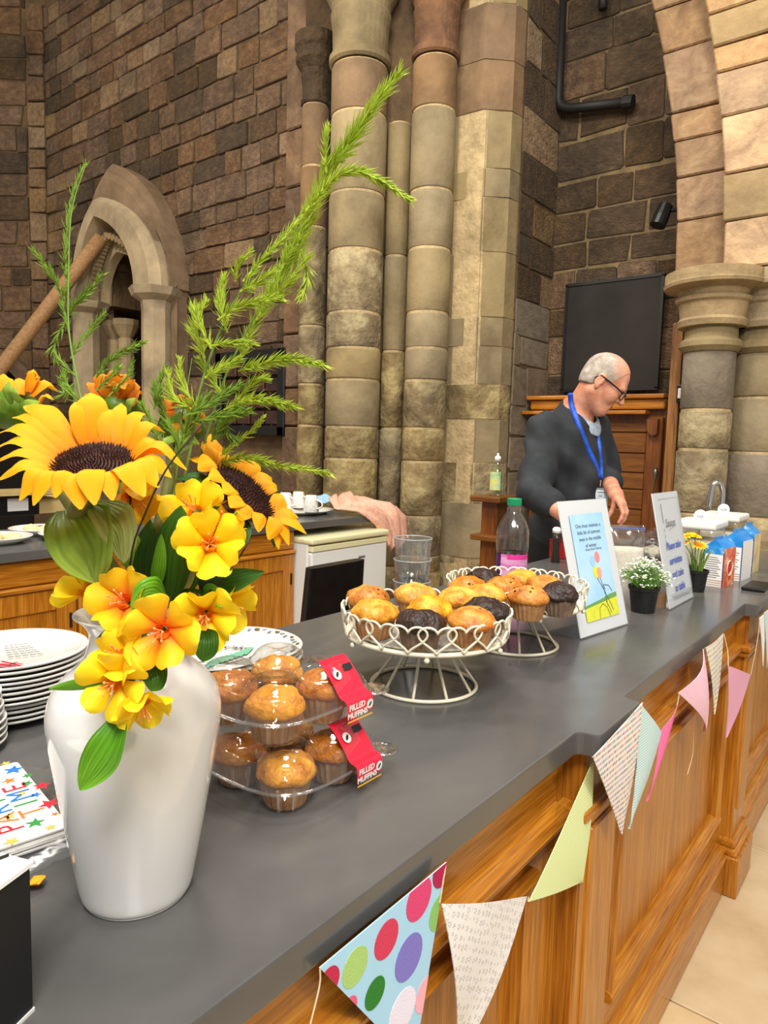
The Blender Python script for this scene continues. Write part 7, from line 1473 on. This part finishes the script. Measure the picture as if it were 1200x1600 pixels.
for s in (-1, 1):
    hp = PE + sdir * .09 * s; an = V(hp[0], hp[1], .05); g = G(); rows = []
    for i in range(11):
        v = i / 10; cc = an - fdir * .1 + fdir * .31 * v; wd_ = .048 * math.sin(PI * (.12 + .8 * v)) ** .5; hh = .075 - .04 * v
        rows.append([cc + sdir * wd_ * math.cos(2 * PI * k / 16) + Z * (max(-.049, -.012 + hh * math.sin(2 * PI * k / 16) * .8)) for k in range(16)])
    g.grid(rows, closed_u=True); g.f += [tuple(range(16)), tuple(160 + k for k in range(16))[::-1]]; g.m = [0] * len(g.f); mk('shoe', g, plain('black_shoe', '0c0c0c', .4), man, smooth=True)
# cropped hair: a thin cap over the back and sides
hf = Field(hc - .14, hc + .14); hf.ell(hl(-.013, 0, .036), (.1015, .0792, .0878), HF, .01); hf.ell(hl(-.05, 0, -.02), (.055, .072, .06), HF, .03)
hf.half(hl(.053, 0, .06), unit(fh * .85 - uh * .35)); hf.half(hl(-.06, 0, -.045), -uh * .9 + fh * .35)
for s in (-1, 1): hf.ell(hl(-.005, .085 * s, -.012), (.026, .025, .036), HF, .008, sub=True)
M_hair = noisy('cropped_grey_hair', [(.3, '85766a'), (.5, 'a2978c'), (.72, 'bcb4aa')], 34, rough=.9, bump=.5, bump_scale=420, dist=.002)
nt_ = M_hair.node_tree; b__ = nt_.nodes['Principled BSDF']; src = b__.inputs['Base Color'].links[0].from_socket      # thins towards the forehead and crown
ge_ = node(nt_, 'ShaderNodeNewGeometry'); sb_ = node(nt_, 'ShaderNodeVectorMath', operation='SUBTRACT'); sb_.inputs[1].default_value = tuple(hc); nt_.links.new(ge_.outputs['Position'], sb_.inputs[0])
dt_ = node(nt_, 'ShaderNodeVectorMath', operation='DOT_PRODUCT'); dt_.inputs[1].default_value = tuple(fh * .8 + uh * .6); nt_.links.new(sb_.outputs[0], dt_.inputs[0])
nz_ = node(nt_, 'ShaderNodeTexNoise'); nz_.inputs['Scale'].default_value = 45; ad_ = node(nt_, 'ShaderNodeMath', operation='MULTIPLY_ADD'); ad_.inputs[1].default_value = .05; nt_.links.new(nz_.outputs[0], ad_.inputs[0]); nt_.links.new(dt_.outputs['Value'], ad_.inputs[2])
mr_ = node(nt_, 'ShaderNodeMapRange'); mr_.inputs[1].default_value = .055; mr_.inputs[2].default_value = .115; nt_.links.new(ad_.outputs[0], mr_.inputs[0]); mh_ = node(nt_, 'ShaderNodeMix', data_type='RGBA'); mh_.inputs[7].default_value = rgb('cc9478'); nt_.links.new(mr_.outputs[0], mh_.inputs[0]); nt_.links.new(src, mh_.inputs[6]); nt_.links.new(mh_.outputs[2], b__.inputs['Base Color'])
field_obj('hair', hf, M_hair, man); mk('lips', G().tube(bez([hl(.078, -.024, -.064), hl(.0905, -.010, -.0635), hl(.092, 0, -.0645), hl(.0905, .010, -.0635), hl(.078, .024, -.064)], 14), [.001] + [.0032] * 12 + [.001], 6), plain('lip_pink', 'a8605a', .5), man, smooth=True); del hf
# brows
for s in (-1, 1): mk('eyebrow', G().tube(bez([hl(.0925, .012 * s, .021), hl(.0935, .03 * s, .026), hl(.083, .05 * s, .020)], 8), [.002, .003, .003, .003, .003, .003, .002, .001], 6), plain('grey_brow', '7a6a58', .9), man, smooth=True)
# spectacles
gl = mk('spectacles', G().tube([hl(.108, -.011, .004), hl(.112, 0, .008), hl(.108, .011, .004)], .0016, 6), M_black, man)
for s in (-1, 1):
    rim = [hl(.106 - .012 * (abs(math.cos(2 * PI * k / 24) * .024 + .034) / .06) ** 2, s * (.034 + .023 * math.copysign(abs(math.cos(2 * PI * k / 24)) ** .7, math.cos(2 * PI * k / 24))), -.003 + .016 * math.copysign(abs(math.sin(2 * PI * k / 24)) ** .7, math.sin(2 * PI * k / 24))) for k in range(24)]
    mk('rim', G().tube(rim, .0024, 6, closed=True), M_black, None, smooth=True).parent = gl
    mk('lens', G().add(rim, [tuple(range(24))]), M_clear, None).parent = gl
    mk('temple_arm', G().tube([hl(.096, .058 * s, .008), hl(.06, .076 * s, .012), hl(.02, .0815 * s, .014), hl(-.018, .083 * s, .016), hl(-.034, .08 * s, -.006)], .0036, 6), M_black, None).parent = gl
# collar of the grey shirt, lanyard, badge
M_col = noisy('grey_blue_shirt', [(.4, '8a96a8'), (.6, 'a4aebc')], 60, rough=.9, bump=.2)
cr = []
nd = unit(V(.0, 0, 1) + fdir * .28); ce = NB + fdir * .012 - Z * .028
e1 = sdir; e2 = unit(np.cross(nd, e1)); e2 = e2 if e2 @ fdir > 0 else -e2
for k in range(40):
    a = 2 * PI * k / 40; front = max(0, math.sin(a)) ** 3; cr.append(ce + e1 * .083 * math.cos(a) + e2 * (.080 * math.sin(a) + .012 * front) - Z * (.036 * front))
g = G(); g.grid([[p + Z * dz_ + (p - ce) * sc_ for p in cr] for dz_, sc_ in ((.02, -.14), (.026, -.06), (.016, .06), (-.006, .16), (-.02, .14))], closed_u=True); mk('shirt_collar', g, M_col, man, smooth=True)
bv = BVHTree.FromPolygons([tuple(v) for v in jvs], [tuple(int(i) for i in f) for f in jfs])
bv2 = BVHTree.FromPolygons([tuple(v) for v in bvs], [tuple(int(i) for i in f) for f in bfs])
def on_jumper(px, py, lift=.004, fallback=3.1):
    d = unit(_ray(px, py)); h = min((b_.ray_cast(Vector(CAMPOS), Vector(d)) for b_ in (bv, bv2)), key=lambda q: q[3] if q[0] is not None else 99); p = np.array(h[0]) if h[0] is not None else at(px, py, fallback)
    return p - d * lift
M_lan = noisy('royal_blue_ribbon', [(.4, '0c3fa8'), (.6, '1a56c8')], 30, rough=.55, bump=.1)
def ribbon_on(pts, w, side):
    C_ = bez([on_jumper(*p[:2], p[2] if len(p) > 2 else .005, 3.08) for p in pts], 28); rows = []
    for i, p in enumerate(C_):
        d = unit(C_[min(i + 1, 27)] - C_[max(i - 1, 0)]); n_ = unit(CAMPOS - p); s = unit(np.cross(d, n_) + side * .0); rows.append([p - s * w + n_ * -.0005, p + n_ * .0006, p + s * w - n_ * .0005])
    return G().grid(rows)
lan = mk('lanyard', ribbon_on([(891, 614, .006), (893, 632, .012), (899, 650, .012), (907, 672, .007), (918, 700), (929, 724), (937, 748)], .0115, 0), M_lan, man, smooth=True); lan.modifiers.new('thick', 'SOLIDIFY').thickness = .002; lan['label'] = 'royal blue lanyard ribbon'
l2 = mk('lanyard_strap', ribbon_on([(931, 663, .014), (934, 682), (937, 704), (939, 728), (939, 748)], .0095, 0), M_lan, None, smooth=True); l2.parent = lan; l2.modifiers.new('thick', 'SOLIDIFY').thickness = .002
bb = on_jumper(938, 750, .008); pc = on_jumper(940, 772, .014); ux = unit(hx_ - (unit(pc - CAMPOS) @ hx_) * 0); mk('clip', G().tube([bb, bb - Z * .012, bb - Z * .03], .004, 8), M_chrome, None).parent = lan
bz = bb - Z * .034; bn = unit(V(CAMPOS[0] - bz[0], CAMPOS[1] - bz[1], 0) * .6 + fdir * .4); bx_ = unit(np.cross(Z, bn)); by = Z
def cardq(x0, y0, x1, y1, o0, o1): return G().prism([bz + bx_ * x0 - by * y0 + bn * o0, bz + bx_ * x1 - by * y0 + bn * o0, bz + bx_ * x1 - by * y1 + bn * o0, bz + bx_ * x0 - by * y1 + bn * o0], (0, 0, 0), bn * (o1 - o0))
bd_ = mk('name_badge', cardq(-.034, .006, .036, .07, 0, .002), plain('badge_card', 'd6e2ec', .4), man, fix=True); bd_['label'] = 'white name badge on the lanyard'
mk('badge_holder', cardq(-.038, 0, .04, .008, -.001, .003), plain('grey_holder', '7c8288', .3), None, fix=True).parent = bd_
for y, x0, x1 in ((.018, -.01, .022), (.034, -.005, .012), (.058, -.026, .03)): mk('text_line', cardq(x0, y, x1, y + .003, .0021, .0026), M_ink, None, fix=True).parent = bd_
